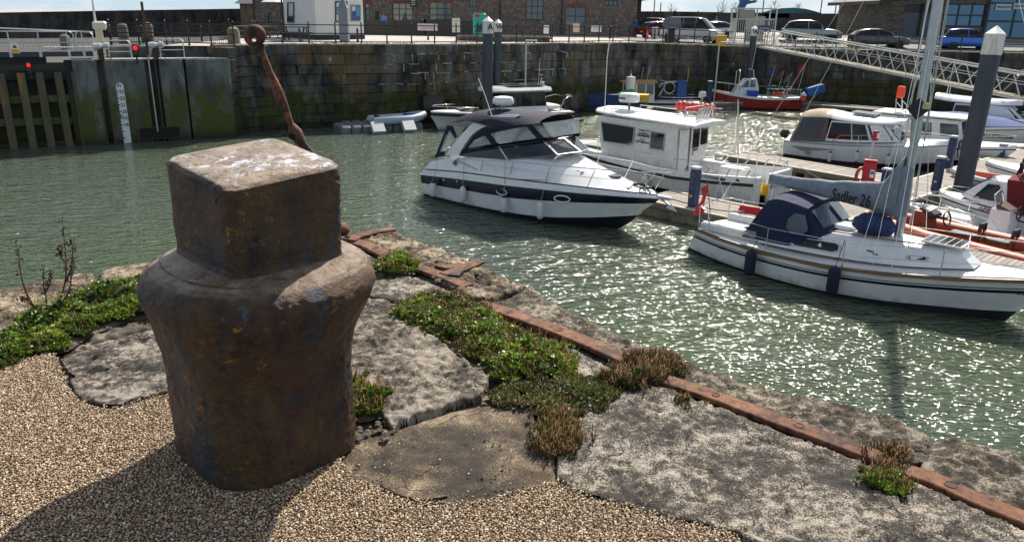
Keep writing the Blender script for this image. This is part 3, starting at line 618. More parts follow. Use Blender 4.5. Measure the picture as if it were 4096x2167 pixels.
# ================================================================ RUSTY EYE ROD behind the bollard
def rod():
 Yp = 5.72; pp = lambda x, y: PY(x, y, Yp)
 t = thing('iron_eye_rod', 'leaning rusty iron rod with a ring eye, standing on the quay corner behind the bollard', 'iron rod', (pp(1330, 940).x, Yp, 0))
 loc = Vector(t.location)
 pts = [(1046, 205), (1062, 245), (1082, 300), (1108, 355), (1128, 405), (1146, 450), (1160, 486), (1166, 500)]
 w = [.022, .024, .028, .034, .036, .034, .026, .020]
 b_ = B(); P = resample([pp(*q)-loc for q in pts], 30); rr = [np.interp(i/29*7, range(8), w)*(1+.14*noise.noise(Vector((i*.8, 3, 0)))) for i in range(30)]; b_.tube(P, rr, 10)
 s_ = B(); ring = [pp(1019+27*math.sin(a)*1.0, 150-28*math.cos(a))-loc for a in [2*math.pi*k/20 for k in range(20)]]
 rw = [.031+.012*math.cos(2*math.pi*k/20) for k in range(20)]
 s_.tube(ring, rw, 10, closed=True); s_.build('ring_eye', rustd, t, smooth=60)
 b_.tube([pp(1040, 178)-loc, pp(1042, 190)-loc, pp(1048, 210)-loc], [.034, .03, .022], 10)
 b_.build('shaft', stone_mat('rod_rust', [(.022, .010, .006), (.085, .030, .012), (.20, .085, .035)], 22, 120, 1.0, crack=0), t, smooth=60)
 f = B(); f.tube([pp(*q)-loc for q in ((1164, 495), (1172, 512), (1182, 530), (1196, 556), (1212, 580), (1238, 612), (1270, 680), (1320, 900), (1330, 944))], [.02, .038, .050, .046, .036, .036, .045, .05, .05], 12); f.build('foot', rustd, t, smooth=60)
 h = B(); c_ = pp(1176, 542)-loc; h.lathe([(.016, -.055), (.024, -.055), (.024, .05), (.016, .05)], c_, 12, axis=(0, 1, 0)); h.build('eye_hole', pm('hole_shade_black', (.006, .004, .003), .9), f and t)  # solid black plug, the shade inside the hole put into its colour
rod()
# ================================================================ PLANTS
leafm = tint_mat('succulent_leaf', [(0, (.022, .045, .006)), (.35, (.075, .145, .010)), (.7, (.16, .27, .018)), (1, (.34, .44, .05))], .45, .4, .3)
leafd = tint_mat('dark_succulent_leaf', [(0, (.02, .045, .008)), (.5, (.045, .09, .012)), (.85, (.10, .15, .02)), (1, (.18, .16, .05))], .5, .4, .25)
stemm = tint_mat('dead_flower_stem', [(0, (.045, .022, .010)), (.5, (.13, .06, .028)), (1, (.30, .17, .09))], .8, .2)
grassm = tint_mat('dry_grass', [(0, (.05, .045, .012)), (.35, (.11, .12, .03)), (.7, (.24, .16, .06)), (1, (.40, .29, .15))], .75, .2, .2)
soilm = soil
def clump(poly_v, h, nl, ns, label, seed, leaf=leafm, size=.011, dead=.1, cat='plant', name='succulent_clump', ng=0, stem_h=.06, z0=0):
 poly = V2(poly_v); rg = np.random.RandomState(seed); xs = [p[0] for p in poly]; ys = [p[1] for p in poly]
 cx_, cy_ = sum(xs)/len(xs), sum(ys)/len(ys)
 t = thing(name, label, cat, (cx_, cy_, 0))
 pw = wobble(poly, .03, seed, .03)
 def pick(N, edge=0):
  X = rg.uniform(min(xs)-.02, max(xs)+.02, N*4); Y_ = rg.uniform(min(ys)-.02, max(ys)+.02, N*4); D, i_, _, _ = seg_d(X, Y_, pw); keep = i_ | (D < edge)
  nf = fbm(X, Y_, 16, seed+7, 3)+np.clip(np.where(i_, D, 0)*5, 0, .35); keep &= nf > .06; X, Y_, D = X[keep][:N], Y_[keep][:N], np.where(i_, D, 0)[keep][:N]
  hh = h*np.clip(D/(h*2.2), .12, 1)**.7*(1+2.2*fbm(X, Y_, 11, seed, 3)); return X, Y_, hh
 # mound body
 o = slab('mound', poly, soilm, z=0, g=.02, rough=.004, rnd_=.02, seed=seed, amp=.02, parent=t, deep=.03); me = o.data; co_ = np.empty(len(me.vertices)*3); me.vertices.foreach_get('co', co_); co_ = co_.reshape(-1, 3)
 D, i_, _, _ = seg_d(co_[:, 0], co_[:, 1], pw); hh = h*np.clip(np.where(i_, D, 0)/(h*2.2), 0, 1)**.7*(1+2.2*fbm(co_[:, 0], co_[:, 1], 11, seed, 3)); co_[:, 2] = z0-.016+hh*.45; co_[:, 0] -= cx_; co_[:, 1] -= cy_; me.vertices.foreach_set('co', co_.ravel()); me.update()
 if nl:
  # rosettes: four leaves each
  X, Y_, hh = pick(nl, .015); N = len(X); Zr = z0+hh*rg.uniform(.40, 1.12, N)+.004
  q = []; tint = []
  base = np.clip(.48+1.4*fbm(X, Y_, 6, seed+2, 3)+rg.uniform(-.30, .30, N), 0, 1)
  for k in range(4):
   th = rg.uniform(0, 6.283, N)+k*1.57; el = rg.uniform(.1, 1.2, N); L_ = size*rg.uniform(.5, 1.0, N)**1.5*1.7; w_ = L_*rg.uniform(.38, .55, N)
   d = np.stack([np.cos(th)*np.cos(el), np.sin(th)*np.cos(el), np.sin(el)], 1); s_ = np.stack([-np.sin(th), np.cos(th), rg.uniform(-.3, .3, N)], 1); c0 = np.stack([X-cx_, Y_-cy_, Zr], 1)
   q.append(np.stack([c0, c0+d*(L_*.6)[:, None]+s_*w_[:, None], c0+d*L_[:, None], c0+d*(L_*.6)[:, None]-s_*w_[:, None]], 1)); tint.append(np.repeat(np.clip(base+rg.uniform(-.12, .12, N), 0, 1), 4))
  V = np.concatenate(q).reshape(-1, 3); F = np.arange(len(V)).reshape(-1, 4); o = npmesh('foliage', V, F, leaf, np.concatenate(tint), t); tag(o, kind='stuff')
 for (cnt, mt, hs, wd, nm, lean) in ((ns, stemm, stem_h, .0016, 'dead_stems', .9), (ng, grassm, stem_h*.8, .0013, 'dry_grass', .8)):
  if not cnt: continue
  X, Y_, hh = pick(cnt, .03); N = len(X); th = rg.uniform(0, 6.283, N); ln = rg.uniform(0, lean, N); Ls = hs*rg.uniform(.45, 1.2, N)
  d = np.stack([np.cos(th)*np.sin(ln), np.sin(th)*np.sin(ln), np.cos(ln)], 1); c0 = np.stack([X-cx_, Y_-cy_, z0+hh*.7], 1); s_ = np.stack([-np.sin(th), np.cos(th), 0*th], 1); s2 = np.stack([np.cos(th), np.sin(th), 0*th], 1)
  ww = (wd*rg.uniform(.7, 1.5, N))[:, None]; mid = c0+d*(Ls*.5)[:, None]+np.array([0, 0, .004]); e = c0+d*Ls[:, None]-np.array([0, 0, 1])*(Ls*ln*.25)[:, None]
  V = np.stack([c0-s_*ww, c0+s_*ww, c0+s2*ww, mid-s_*ww*1.2, mid+s_*ww*1.2, mid+s2*ww*1.2, e], 1).reshape(-1, 3)
  T4 = np.array([[0, 1, 4, 3], [1, 2, 5, 4], [2, 0, 3, 5], [3, 4, 6, 6], [4, 5, 6, 6], [5, 3, 6, 6]])
  T3 = np.array([[0, 1, 4], [0, 4, 3], [1, 2, 5], [1, 5, 4], [2, 0, 3], [2, 3, 5], [3, 4, 6], [4, 5, 6], [5, 3, 6]])
  F = (T3[None]+(np.arange(N)*7)[:, None, None]).reshape(-1, 3); o = npmesh(nm, V, F, mt, np.repeat(rg.rand(N), 7), t); tag(o, kind='stuff')
 return t
clump([(-60, 870), (20, 840), (60, 800), (150, 760), (210, 735), (300, 715), (370, 700), (420, 705), (430, 790), (330, 800), (240, 832), (160, 880), (100, 890), (10, 925), (-60, 935)], .048, 9500, 1500, 'broad bright green succulent mat on the left of the bollard by the water edge', 1, size=.014)
clump([(945, 660), (975, 645), (1010, 640), (1040, 650), (1055, 670), (1045, 685), (1010, 690), (960, 690), (940, 680)], .05, 2800, 500, 'small green succulent tuft on the iron strip just right of the bollard', 2, size=.014)
clump([(975, 800), (990, 770), (1040, 755), (1100, 745), (1160, 745), (1190, 765), (1230, 785), (1300, 830), (1380, 870), (1440, 880), (1455, 925), (1430, 955), (1330, 965), (1240, 950), (1190, 920), (1140, 870), (1080, 850), (1010, 830)], .050, 7500, 3600, 'large bushy green succulent spreading along the joint in the middle of the quay', 3, size=.014)
clump([(880, 960), (905, 950), (950, 970), (985, 1000), (975, 1025), (935, 1050), (900, 1055), (870, 1040)], .045, 1700, 420, 'green succulent with brown stems pressed against the right foot of the bollard', 4, size=.013, stem_h=.07)
clump([(1520, 930), (1570, 905), (1620, 895), (1690, 890), (1715, 920), (1700, 945), (1650, 965), (1590, 985), (1540, 985), (1500, 960)], .03, 2600, 1500, 'dark green succulent with brown stems overlapping the iron strip near the quay edge', 5, leaf=leafd, size=.012, ng=500)
clump([(1215, 985), (1300, 965), (1440, 950), (1520, 960), (1560, 985), (1520, 1020), (1440, 1040), (1400, 1050), (1330, 1030), (1250, 1018)], .014, 1300, 420, 'low dry grassy weeds in the joint between the pale slab and the big grey slab', 6, leaf=leafd, size=.012, ng=3000, stem_h=.032, name='grass_tuft', cat='grass')
clump([(1340, 1060), (1390, 1045), (1450, 1045), (1480, 1075), (1485, 1115), (1440, 1145), (1380, 1140), (1345, 1110)], .012, 120, 560, 'dry brown spiky tuft standing on the brown slab beside the grey slab', 7, ng=1200, stem_h=.065, name='grass_tuft', cat='grass')
clump([(2140, 1205), (2170, 1185), (2210, 1178), (2280, 1195), (2290, 1225), (2260, 1245), (2200, 1240), (2160, 1225)], .028, 1800, 160, 'small yellow green moss cushion at the right end of the long iron strip', 8, size=.008, dead=0)
clump([(2180, 1150), (2210, 1130), (2270, 1135), (2300, 1160), (2270, 1185), (2220, 1178)], .02, 0, 200, 'sparse dry stalks in the gap between two coping stones on the right', 9, ng=260, stem_h=.05, name='grass_tuft', cat='grass')
clump([(1700, 1005), (1740, 1003), (1765, 1018), (1730, 1026)], .015, 120, 60, 'tiny weed growing against the long iron strip', 10, leaf=leafd, size=.01, ng=220, stem_h=.035, name='grass_tuft', cat='grass')
# tall dead dock stems at left
dockm = pm('dead_dock_stem', (.055, .022, .014), .85, var=.3, vs=30); dockl = pm('dock_leaf', (.13, .14, .02), .7, var=.4, vs=30)
def dock():
 base = GV(125, 800); t = thing('dock_plant', 'tall dead dock weed with dark seed heads rising from the green mat at the left', 'plant', (base.x, base.y, .02)); Yp = base.y; L0 = Vector(t.location)
 rr = random.Random(4); st = B(); sd = B()
 pp = lambda x, y, dy=0: PY(x*1.5901, y*1.5901, Yp+dy)-L0
 stems = [[(108, 800), (85, 770), (66, 735), (52, 690), (47, 640), (38, 608)], [(112, 800), (118, 770), (112, 730), (108, 690), (112, 672)], [(135, 800), (150, 760), (165, 700), (165, 640), (160, 590), (156, 552)], [(165, 710), (180, 670), (183, 630), (180, 600)], [(112, 740), (130, 700), (126, 680)], [(140, 780), (170, 740), (182, 690), (187, 665)], [(165, 660), (150, 640), (148, 620)], [(85, 770), (60, 750), (50, 752)]]
 for i, s_ in enumerate(stems):
  dy = (i % 3-1)*.05; P = resample([pp(x, y, dy) for x, y in s_], 14); st.tube(P, [.0055*(1-.7*k/13) for k in range(14)], 6)
  for k in range(6 if i else 8, 14):
   for _ in range(4):
    c_ = P[k]+Vector((rr.uniform(-.016, .016), rr.uniform(-.016, .016), rr.uniform(-.014, .014))); r_ = rr.uniform(.004, .0085); sd.lathe([(.0005, -r_), (r_, 0), (.0005, r_)], c_, 5)
 st.build('stem', dockm, t, smooth=60); o = sd.build('seed_heads', dockm, t); tag(o, kind='stuff')
 lf = B()
 for _ in range(60):
  c_ = pp(rr.uniform(95, 150), rr.uniform(740, 800)); a = rr.uniform(0, 6.28); d = Vector((math.cos(a), math.sin(a), rr.uniform(-.6, .8)))*rr.uniform(.02, .045); s_ = Vector((-math.sin(a), math.cos(a), 0))*rr.uniform(.006, .012); lf.add([c_, c_+d*.5+s_, c_+d, c_+d*.5-s_], [(0, 1, 2, 3)])
 o = lf.build('withered_leaves', dockl, t); tag(o, kind='stuff')
dock()
# ================================================================ FAR QUAY: ground, walls, buildings
def ss(t): t = max(0, min(1, t)); return t*t*(3-2*t)
def gz(x, y):
 lo = -.35*ss((x-6)/16); hi = .5*ss((x-14)/14); t = ss((y-62)/11); return lo*(1-t)+hi*t
WP = [(-15.6, 41.2), (-12.6, 44.3), (-9.65, 45.5), (-5.4, 47.3), (0, 50.9), (4.2, 54.1), (8.1, 57.6), (12.1, 59.4), (16.0, 61.6), (20, 61.3), (30, 60.2), (45, 58.5), (70, 55)]
LK0 = Vector((-23.9, 35.6, 0)); LKA = 29.2; lkd = Vector((math.cos(R(LKA)), math.sin(R(LKA)), 0)); lkn = Vector((-lkd.y, lkd.x, 0))
def lk(px, py=300): p = PP(px, py, LK0, LKA); return (p-LK0).dot(lkd), p.z
def LP(s_, z, off=0): return LK0+lkd*s_+lkn*off+Vector((0, 0, z))      # off>0 goes away from the camera
def zonemat(name, base, dark, moss, pale, zm=-2.6, rnd=.25, sc=2.0, ochre=None, brick=None):
 """wall material: soot, ochre patches, pale streaks and an algae zone near the water"""
 m, n, l, b = nodes_mat(name); b.inputs['Roughness'].default_value = .85; b.inputs['Specular IOR Level'].default_value = .25
 ge = n.new('ShaderNodeNewGeometry'); sp_ = n.new('ShaderNodeSeparateXYZ'); l(ge.outputs['Position'], sp_.inputs[0])
 def noi(scl, st=1, det=7, rg_=.65, ds=0):
  mp = n.new('ShaderNodeMapping'); mp.inputs['Scale'].default_value = (1, 1, st); l(ge.outputs['Position'], mp.inputs[0]); q = n.new('ShaderNodeTexNoise'); q.inputs['Scale'].default_value = scl; q.inputs['Detail'].default_value = det; q.inputs['Roughness'].default_value = rg_; q.inputs['Distortion'].default_value = ds; l(mp.outputs[0], q.inputs[0]); return q.outputs[0]
 def rng(s_, a, c_, lo=0, hi=1): q = n.new('ShaderNodeMapRange'); q.inputs[1].default_value = a; q.inputs[2].default_value = c_; q.inputs[3].default_value = lo; q.inputs[4].default_value = hi; l(s_, q.inputs[0]); return q.outputs[0]
 def mix(f, a, c_):
  q = n.new('ShaderNodeMixRGB'); l(f, q.inputs[0])
  for k, v in ((1, a), (2, c_)):
   if isinstance(v, tuple): q.inputs[k].default_value = (*v, 1)
   else: l(v, q.inputs[k])
  return q.outputs[0]
 def op(a, c_, o='MULTIPLY'):
  q = n.new('ShaderNodeMath'); q.operation = o; l(a, q.inputs[0])
  if isinstance(c_, (int, float)): q.inputs[1].default_value = c_
  else: l(c_, q.inputs[1])
  return q.outputs[0]
 c_ = mix(rng(noi(.8, .5), .40, .6), base, dark)
 c_ = mix(rng(noi(3.0, .12), .50, .66, 0, .75), c_, dark)
 if ochre: c_ = mix(rng(noi(.5, .35, 4), .52, .60, 0, .7), c_, ochre)
 c_ = mix(rng(noi(sc*1.3, .3, 8, .7, 1), .62, .70, 0, .6), c_, pale)
 z_ = op(sp_.outputs[2], op(noi(.9, 1, 6), -1.8), 'ADD')
 f = op(rng(z_, zm-.55, zm-1.15), rng(noi(1.8, .5), .36, .54)); c_ = mix(f, c_, moss)
 c_ = mix(rng(sp_.outputs[2], -4.0, -4.5, 0, .8), c_, (.02, .02, .014))
 if rnd:
  oi = n.new('ShaderNodeObjectInfo'); hs = n.new('ShaderNodeHueSaturation'); l(c_, hs.inputs['Color']); l(rng(oi.outputs['Random'], 0, 1, 1-rnd, 1+rnd), hs.inputs['Value']); c_ = hs.outputs[0]
 l(c_, b.inputs['Base Color']); bp = n.new('ShaderNodeBump'); bp.inputs['Strength'].default_value = .9; bp.inputs['Distance'].default_value = .05; l(noi(9, 1), bp.inputs['Height']); l(bp.outputs[0], b.inputs['Normal']); return m
wallm = zonemat('quay_wall_stone', (.15, .142, .122), (.026, .026, .026), (.045, .052, .012), (.42, .43, .40), ochre=(.15, .10, .045), rnd=.26)
concm = zonemat('lock_concrete', (.17, .18, .175), (.055, .06, .062), (.075, .085, .020), (.40, .42, .40), zm=-2.1, rnd=0, sc=1.2)
# ground sheet
xsg = list(np.linspace(-18.5, 60, 50)); gb_ = B()
def wl_y(x):
 P = WP
 if x <= P[0][0]: return P[0][1]
 for i in range(len(P)-1):
  if x <= P[i+1][0]: return P[i][1]+(P[i+1][1]-P[i][1])*(x-P[i][0])/(P[i+1][0]-P[i][0])
 return P[-1][1]
depths = [0.02, 1, 3, 6, 9, 12, 16, 22, 30, 60, 260]
xs_ = sorted(set([round(float(x), 3) for x in np.linspace(-15.6, 70, 60)]+[p[0] for p in WP])); rows_ = []
for x in xs_:
 y0 = wl_y(x)+.05; rows_.append([(x, y0+d, gz(x, y0+d)+(0 if d > .5 else -.01)) for d in depths])
for a, c_ in zip(rows_[:-1], rows_[1:]):
 for i in range(len(depths)-1): gb_.add([a[i], c_[i], c_[i+1], a[i+1]], [(0, 1, 2, 3)])
a0 = rows_[0]; gb_.add([(-15.6, 41.3, 0), (-15.6, 301, 0), (-18.2, 301, 0), (-18.2, 40.2, 0)], [(0, 1, 2, 3)])
gb_.add([a0[-1], rows_[-1][-1], (900, 1500, .5), (-900, 1500, 0), (-300, 302, 0)], [(0, 1, 2, 3, 4)])
gb_.add([(70, 55, .2), (400, 20, .2), (900, 1500, .5), (70, 315, .5)], [(0, 1, 2, 3)])
grd = gb_.build('ground', [paving_m]); tag(grd, kind='structure')
# tarmac road strip where the cars stand (4 mm above the paving)
rd = B(); pr = []
for x in np.linspace(9, 70, 30):
 y0 = wl_y(x)+2.4; pr.append([(x, y0, gz(x, y0)+.004), (x, y0+5, gz(x, y0+5)+.006), (x, y0+9, gz(x, y0+9)+.006), (x, y0+13, gz(x, y0+13)+.006)])
for a, c_ in zip(pr[:-1], pr[1:]):
 for i in range(3): rd.add([a[i], c_[i], c_[i+1], a[i+1]], [(0, 1, 2, 3)])
tag(rd.build('road', tarmac), kind='structure')
kb = B()
for i in range(29):
 a, c_ = pr[i][0], pr[i+1][0]; kb.box(((a[0]+c_[0])/2, (a[1]+c_[1])/2-.08, (a[2]+c_[2])/2+.05), (2.06, .16, .12), math.atan2(c_[1]-a[1], c_[0]-a[0]))
tag(kb.build('kerb', white_p if False else paving_m), kind='structure')
# ---- quay wall with its stones
qw = B()
for i in range(len(WP)-1):
 a, c_ = WP[i], WP[i+1]; z1, z2 = gz(*a), gz(*c_); qw.add([(a[0], a[1]+.12, ZW-1), (c_[0], c_[1]+.12, ZW-1), (c_[0], c_[1]+.12, z2-.05), (a[0], a[1]+.12, z1-.05)], [(0, 1, 2, 3)])
a = WP[0]; qw.add([(a[0], a[1]+.12, ZW-1), (a[0], a[1]+.12, -.05), (a[0]-3, a[1]+2, -.05), (a[0]-3, a[1]+2, ZW-1)], [(0, 1, 2, 3)])
mort = pm('wall_mortar', (.10, .095, .08), .9)
qwo = qw.build('harbour_wall', mort, recalc=False); tag(qwo, 'long high masonry quay wall, dark stained stone with green algae near the water, across the harbour', 'quay wall')
def blockmesh(seed):
 b_ = B(); b_.box((0, 0, 0), (1, 1, 1), bev=.06); me = bpy.data.meshes.new('stone'); me.from_pydata(b_.v, [], b_.f); rr = random.Random(seed)
 for v in me.vertices: v.co += Vector((rr.uniform(-.018, .018), rr.uniform(-.12, .12), rr.uniform(-.03, .03)))
 me.materials.append(wallm); return me
BMs = [blockmesh(i) for i in range(6)]; rw = random.Random(11); nb = 0; far_b = B()
poly3 = [Vector((x, y, 0)) for x, y in WP]; cum = [0]
for i in range(1, len(poly3)): cum.append(cum[-1]+(poly3[i]-poly3[i-1]).length)
def along(s_, off=0):
 s_ = max(0, min(cum[-1]-1e-3, s_)); i = max(k for k in range(len(cum)-1) if cum[k] <= s_); t = (poly3[i+1]-poly3[i]).normalized(); p = poly3[i]+t*(s_-cum[i]); n_ = Vector((-t.y, t.x, 0)); return p+n_*off, math.atan2(t.y, t.x)
s_at0 = lambda x: min(np.linspace(0, cum[-1]-.1, 2000), key=lambda s: abs(along(s)[0].x-x))
hs = [.50, .58, .52, .60, .50, .55, .52, .55, .55]
for r_ in range(9):
 s_ = rw.uniform(-.6, 0); zt0 = -sum(hs[:r_])
 while s_ < cum[-1]-8:
  w = rw.uniform(.6, 1.9)*(1 if r_ < 5 else .8); p, a = along(s_+w/2); zt = gz(p.x, p.y)+zt0-hs[r_]/2
  low = zt < -2.75; off = (-.10 if (low and p.x > -11) else 0)+rw.uniform(-.025, .02)
  pp_, a = along(s_+w/2, off+.0)
  if p.x < 26 and nb < 300 and (rw.random() < 1):
   if s_+w < 34: o = bpy.data.objects.new('stone', rw.choice(BMs)); link(o); o.parent = qwo; o.location = (pp_.x, pp_.y+.02, zt); o.rotation_euler = (0, 0, a); o.scale = (w-.014, .28, hs[r_]-.014); nb += 1
   else: far_b.box((pp_.x, pp_.y+.02, zt), (w-.014, .28, hs[r_]-.014), a, bev=.02)
  else: far_b.box((pp_.x, pp_.y+.02, zt), (w-.014, .28, hs[r_]-.014), a, bev=.02)
  s_ += w
o = far_b.build('stone_courses', wallm, qwo); tag(o, kind='stuff')
ef = B()
for k in range(90):
 s_ = rw.uniform(s_at0(-8), s_at0(4)); r_ = rw.randint(1, 4); w = rw.uniform(.1, .9); p, a = along(s_, -.155); z_ = -sum(hs[:r_])+rw.uniform(-.03, .03)
 if rw.random() < .3: ef.box((p.x, p.y, z_-.2), (.05, .03, rw.uniform(.2, .5)), a)
 else: ef.box((p.x, p.y, z_), (w, .03, rw.uniform(.02, .06)), a)
tag(ef.build('lime_deposit', pm('white_lime', (.42, .44, .42), .9, col2=(.16, .15, .12), vs=6), qwo), kind='stuff')
# pale coping line with grass along the top
cp = B(); s_ = 0
while s_ < cum[-1]-2:
 w = rw.uniform(.9, 1.4); p, a = along(s_+w/2, .16); cp.box((p.x, p.y, gz(p.x, p.y)+.02+rw.uniform(-.012, .012)), (w-.015, .48, .10), a, bev=.02); s_ += w
o = cp.build('coping_stones', pm('pale_coping', (.34, .31, .25), .85, col2=(.16, .14, .09), vs=3, bump=.4), qwo); tag(o, kind='stuff')
gr = B()
for k in range(1500):
 s_ = rw.uniform(0, cum[-1]-9)
 if noise.noise(Vector((s_*.35, 4, 0))) < -.05: continue
 p, a = along(s_, rw.uniform(.0, .6)); hgt = rw.uniform(.04, .16); z_ = gz(p.x, p.y)+.06; d = rw.uniform(-.05, .05); gr.add([(p.x-.02, p.y, z_), (p.x+.02, p.y, z_), (p.x+d, p.y+d, z_+hgt)], [(0, 1, 2)])
o = gr.build('verge_weeds', pm('verge_grass', (.12, .12, .03), .8, col2=(.22, .15, .05), vs=2)); tag(o, kind='stuff')
# ---- black harbour railings
finial = [(.022, 0), (.022, .02), (.045, .05), (.055, .085), (.045, .12), (.015, .145)]
def railing(label, pts, h=1.1, sp_=1.52, mesh=False, group=None, zf=gz, rails=(1.06, .60, .14)):
 P = [Vector((x, y, zf(x, y))) for x, y in pts]; c0 = P[0].copy(); t = thing('railing', label, 'railing', c0, group=group)
 pb = B(); pb.lathe([(.075, 0), (.075, .03), (.045, .09), (.044, .14), (.044, .55), (.06, .57), (.06, .63), (.044, .65), (.042, h), (.022, h)]+[(r_, h+z_) for r_, z_ in finial], n=8); first = None
 L_ = [0]
 for i in range(1, len(P)): L_.append(L_[-1]+(P[i]-P[i-1]).length)
 n_ = max(1, round(L_[-1]/sp_)); pos = []
 for k in range(n_+1):
  s_ = L_[-1]*k/n_; i = max(j for j in range(len(L_)-1) if L_[j] <= s_+1e-6); u = (s_-L_[i])/(L_[i+1]-L_[i]); p = P[i].lerp(P[i+1], min(1, u)); p.z = zf(p.x, p.y); pos.append(p)
  if first is None: first = pb.build('post', blacki, t, smooth=True); o = first
  else: o = first.copy(); link(o); o.parent = t
  o.location = p-c0
 for r_ in rails:
  b_ = B(); b_.tube([p-c0+Vector((0, 0, r_)) for p in pos], .032, 6); b_.build('rail', blacki, t)
 if mesh:
  b_ = B()
  for a, c_ in zip(pos[:-1], pos[1:]):
   d = c_-a; k = int(d.length/.11)
   for j in range(1, k): q = a.lerp(c_, j/k)-c0; b_.box(q+Vector((0, 0, .60)), (.014, .014, .92), math.atan2(d.y, d.x))
  tag(b_.build('bars', blacki, t), kind='stuff')
 return t
offp = lambda s0, s1, off: [tuple(along(s, off)[0][:2]) for s in np.linspace(s0, s1, max(2, int((s1-s0)/1.5)))]
def s_at(x): return min(np.linspace(0, cum[-1]-.1, 2000), key=lambda s: abs(along(s)[0].x-x))
railing('black post and rail fence along the quay top in front of the stone warehouse', offp(s_at(-13.6), s_at(19.2), .75))
railing('black post and rail fence along the quay top in front of the cafe', offp(s_at(21.5), s_at(44), .75))
# ---- lock side: concrete walls, gate, walkway
lkw = B()
zc = lk(600, 240)[1]; sx = lambda px, py=420: lk(px, py)[0]
e0, e1 = sx(313, 440), sx(930, 380)
for a, c_ in ((sx(313), sx(408)), (sx(440), sx(600)), (sx(655), sx(752)), (sx(760), e1)):
 p = LP((a+c_)/2, (zc+ZW-1)/2, .6); lkw.box(p, (c_-a, 1.2, zc-ZW+1), R(LKA), bev=.03)
p = LP((e0+e1)/2, (zc+ZW-1)/2-.01, 1.6); lkw.box(p, (e1-e0-.02, 2.2, zc-ZW+.98), R(LKA))
lko = lkw.build('lock_wall', [concm], recalc=True); tag(lko, 'grey concrete lock side wall with vertical slots and green algae, right of the lock gate', 'lock wall')
up = B(); p = LP((sx(400, 230)+e1)/2+1.2, (zc+0)/2, 2.6); up.box(p, (e1-sx(400, 230)+2.4, 2.4, -zc-.02), R(LKA), bev=.04); up.build('upper_step', concm, lko)
kb_ = B(); kb_.box(LP((e0+e1)/2, zc+.03, .45), (e1-e0, .7, .06), R(LKA), bev=.01); kb_.build('edge_slab', pm('pale_concrete', (.40, .40, .36), .8, var=.15, vs=2), lko)
# dark outlet and slot rails
o_ = B()
a, c_ = sx(548, 535), sx(728, 535); z1, z2 = lk(640, 508)[1], lk(640, 555)[1]
o_.frame([LP(a, z1, -.02), LP(c_, z1, -.02), LP(c_, z2, -.02), LP(a, z2, -.02)], .10, .03, -lkn); o_.build('outlet_frame', pm('slimy_timber', (.05, .045, .03), .8), lko)
o_ = B(); o_.box(LP((a+c_)/2, (z1+z2)/2, -.005), (c_-a-.1, .02, z1-z2-.1), R(LKA)); o_.build('outlet', pm('outlet_shade_black', (.012, .012, .01), .9), lko)  # near-black plate on the wall face, standing in for the shade in a recess
pole_ = B(); pole_.tube([LP(sx(596, 262), zc+.2, -.12), LP(sx(630, 520), ZW+.5, -.12)], .03, 6); pole_.build('vertical_pipe', galv, lko)
sl_ = B()
for px in (424, 628):
 for dx in (-.16, .16): sl_.box(LP(sx(px)+dx, (zc+ZW)/2-.1, .12), (.06, .2, zc-ZW+.2), R(LKA))
sl_.build('slot_rail', pm('rusty_rail', (.07, .04, .03), .7), lko)
# stepped stone end between the lock wall and the masonry
endw = B(); eP = LP(e1, 0, 0); wP = Vector((*WP[0], 0))
rr = random.Random(2)
for r_ in range(8):
 n_ = 3
 for k in range(n_):
  q = eP.lerp(wP, (k+.5)/n_); ang = math.atan2(wP.y-eP.y, wP.x-eP.x); w = (wP-eP).length/n_
  endw.box((q.x+.05, q.y+.25+rr.uniform(-.04, .04), -.33-r_*.58), (w-.02, .6, .56), ang, bev=.03)
eo = endw.build('wall_return', wallm, lko); tag(eo, kind='stuff')
# gauge board
zt, zb = lk(477, 331)[1], lk(512, 577)[1]; sg_ = (sx(477, 331)+sx(512, 577))/2
gt = thing('depth_gauge', 'white tide gauge board with black numbers from 23 down to 15 on the lock wall', 'depth gauge', LP(sg_, 0, -.05))
L0 = Vector(gt.location); gw = .34; g_ = B()
arc = [(gw/2*math.cos(a), gw/2*math.sin(a)) for a in np.linspace(0, math.pi, 9)]
pts = [LP(sg_-gw/2, zb, -.05), LP(sg_+gw/2, zb, -.05)]+[LP(sg_+x, zt-gw/2+y, -.05) for x, y in arc]
g_.plate([p-L0 for p in pts], .03, -lkn); g_.build('board', pm('gauge_white', (.66, .68, .68), .6, col2=(.10, .12, .05), thr=(.58, .68), vs=1.3), gt)
bk = pm('black_lettering', (.01, .01, .012), .6); ft = (zt-.20-zb)/8.55
def gtx(s_, sz, z, dx):
 return text(s_, sz, TM(LP(sg_+dx, z, -.056)-L0, lkd, (0, 0, 1)), bk, gt, 'numeral', bold=.02)
gtx('Ft', .22, zt-.21, -.12)
for k, v in enumerate(range(23, 14, -1)):
 z = zt-.42-k*ft*.985
 if v in (17, 16):
  pass
 else: gtx(str(v), .23, z-.08, -.075)
 t_ = B(); t_.box(LP(sg_-gw/2+.035, z, -.054)-L0, (.07, .008, .06), R(LKA)); t_.build('tick_mark', bk, gt); t_ = B(); t_.box(LP(sg_-gw/2+.02, z-ft/2, -.054)-L0, (.04, .008, .035), R(LKA)); t_.build('tick_mark', bk, gt)
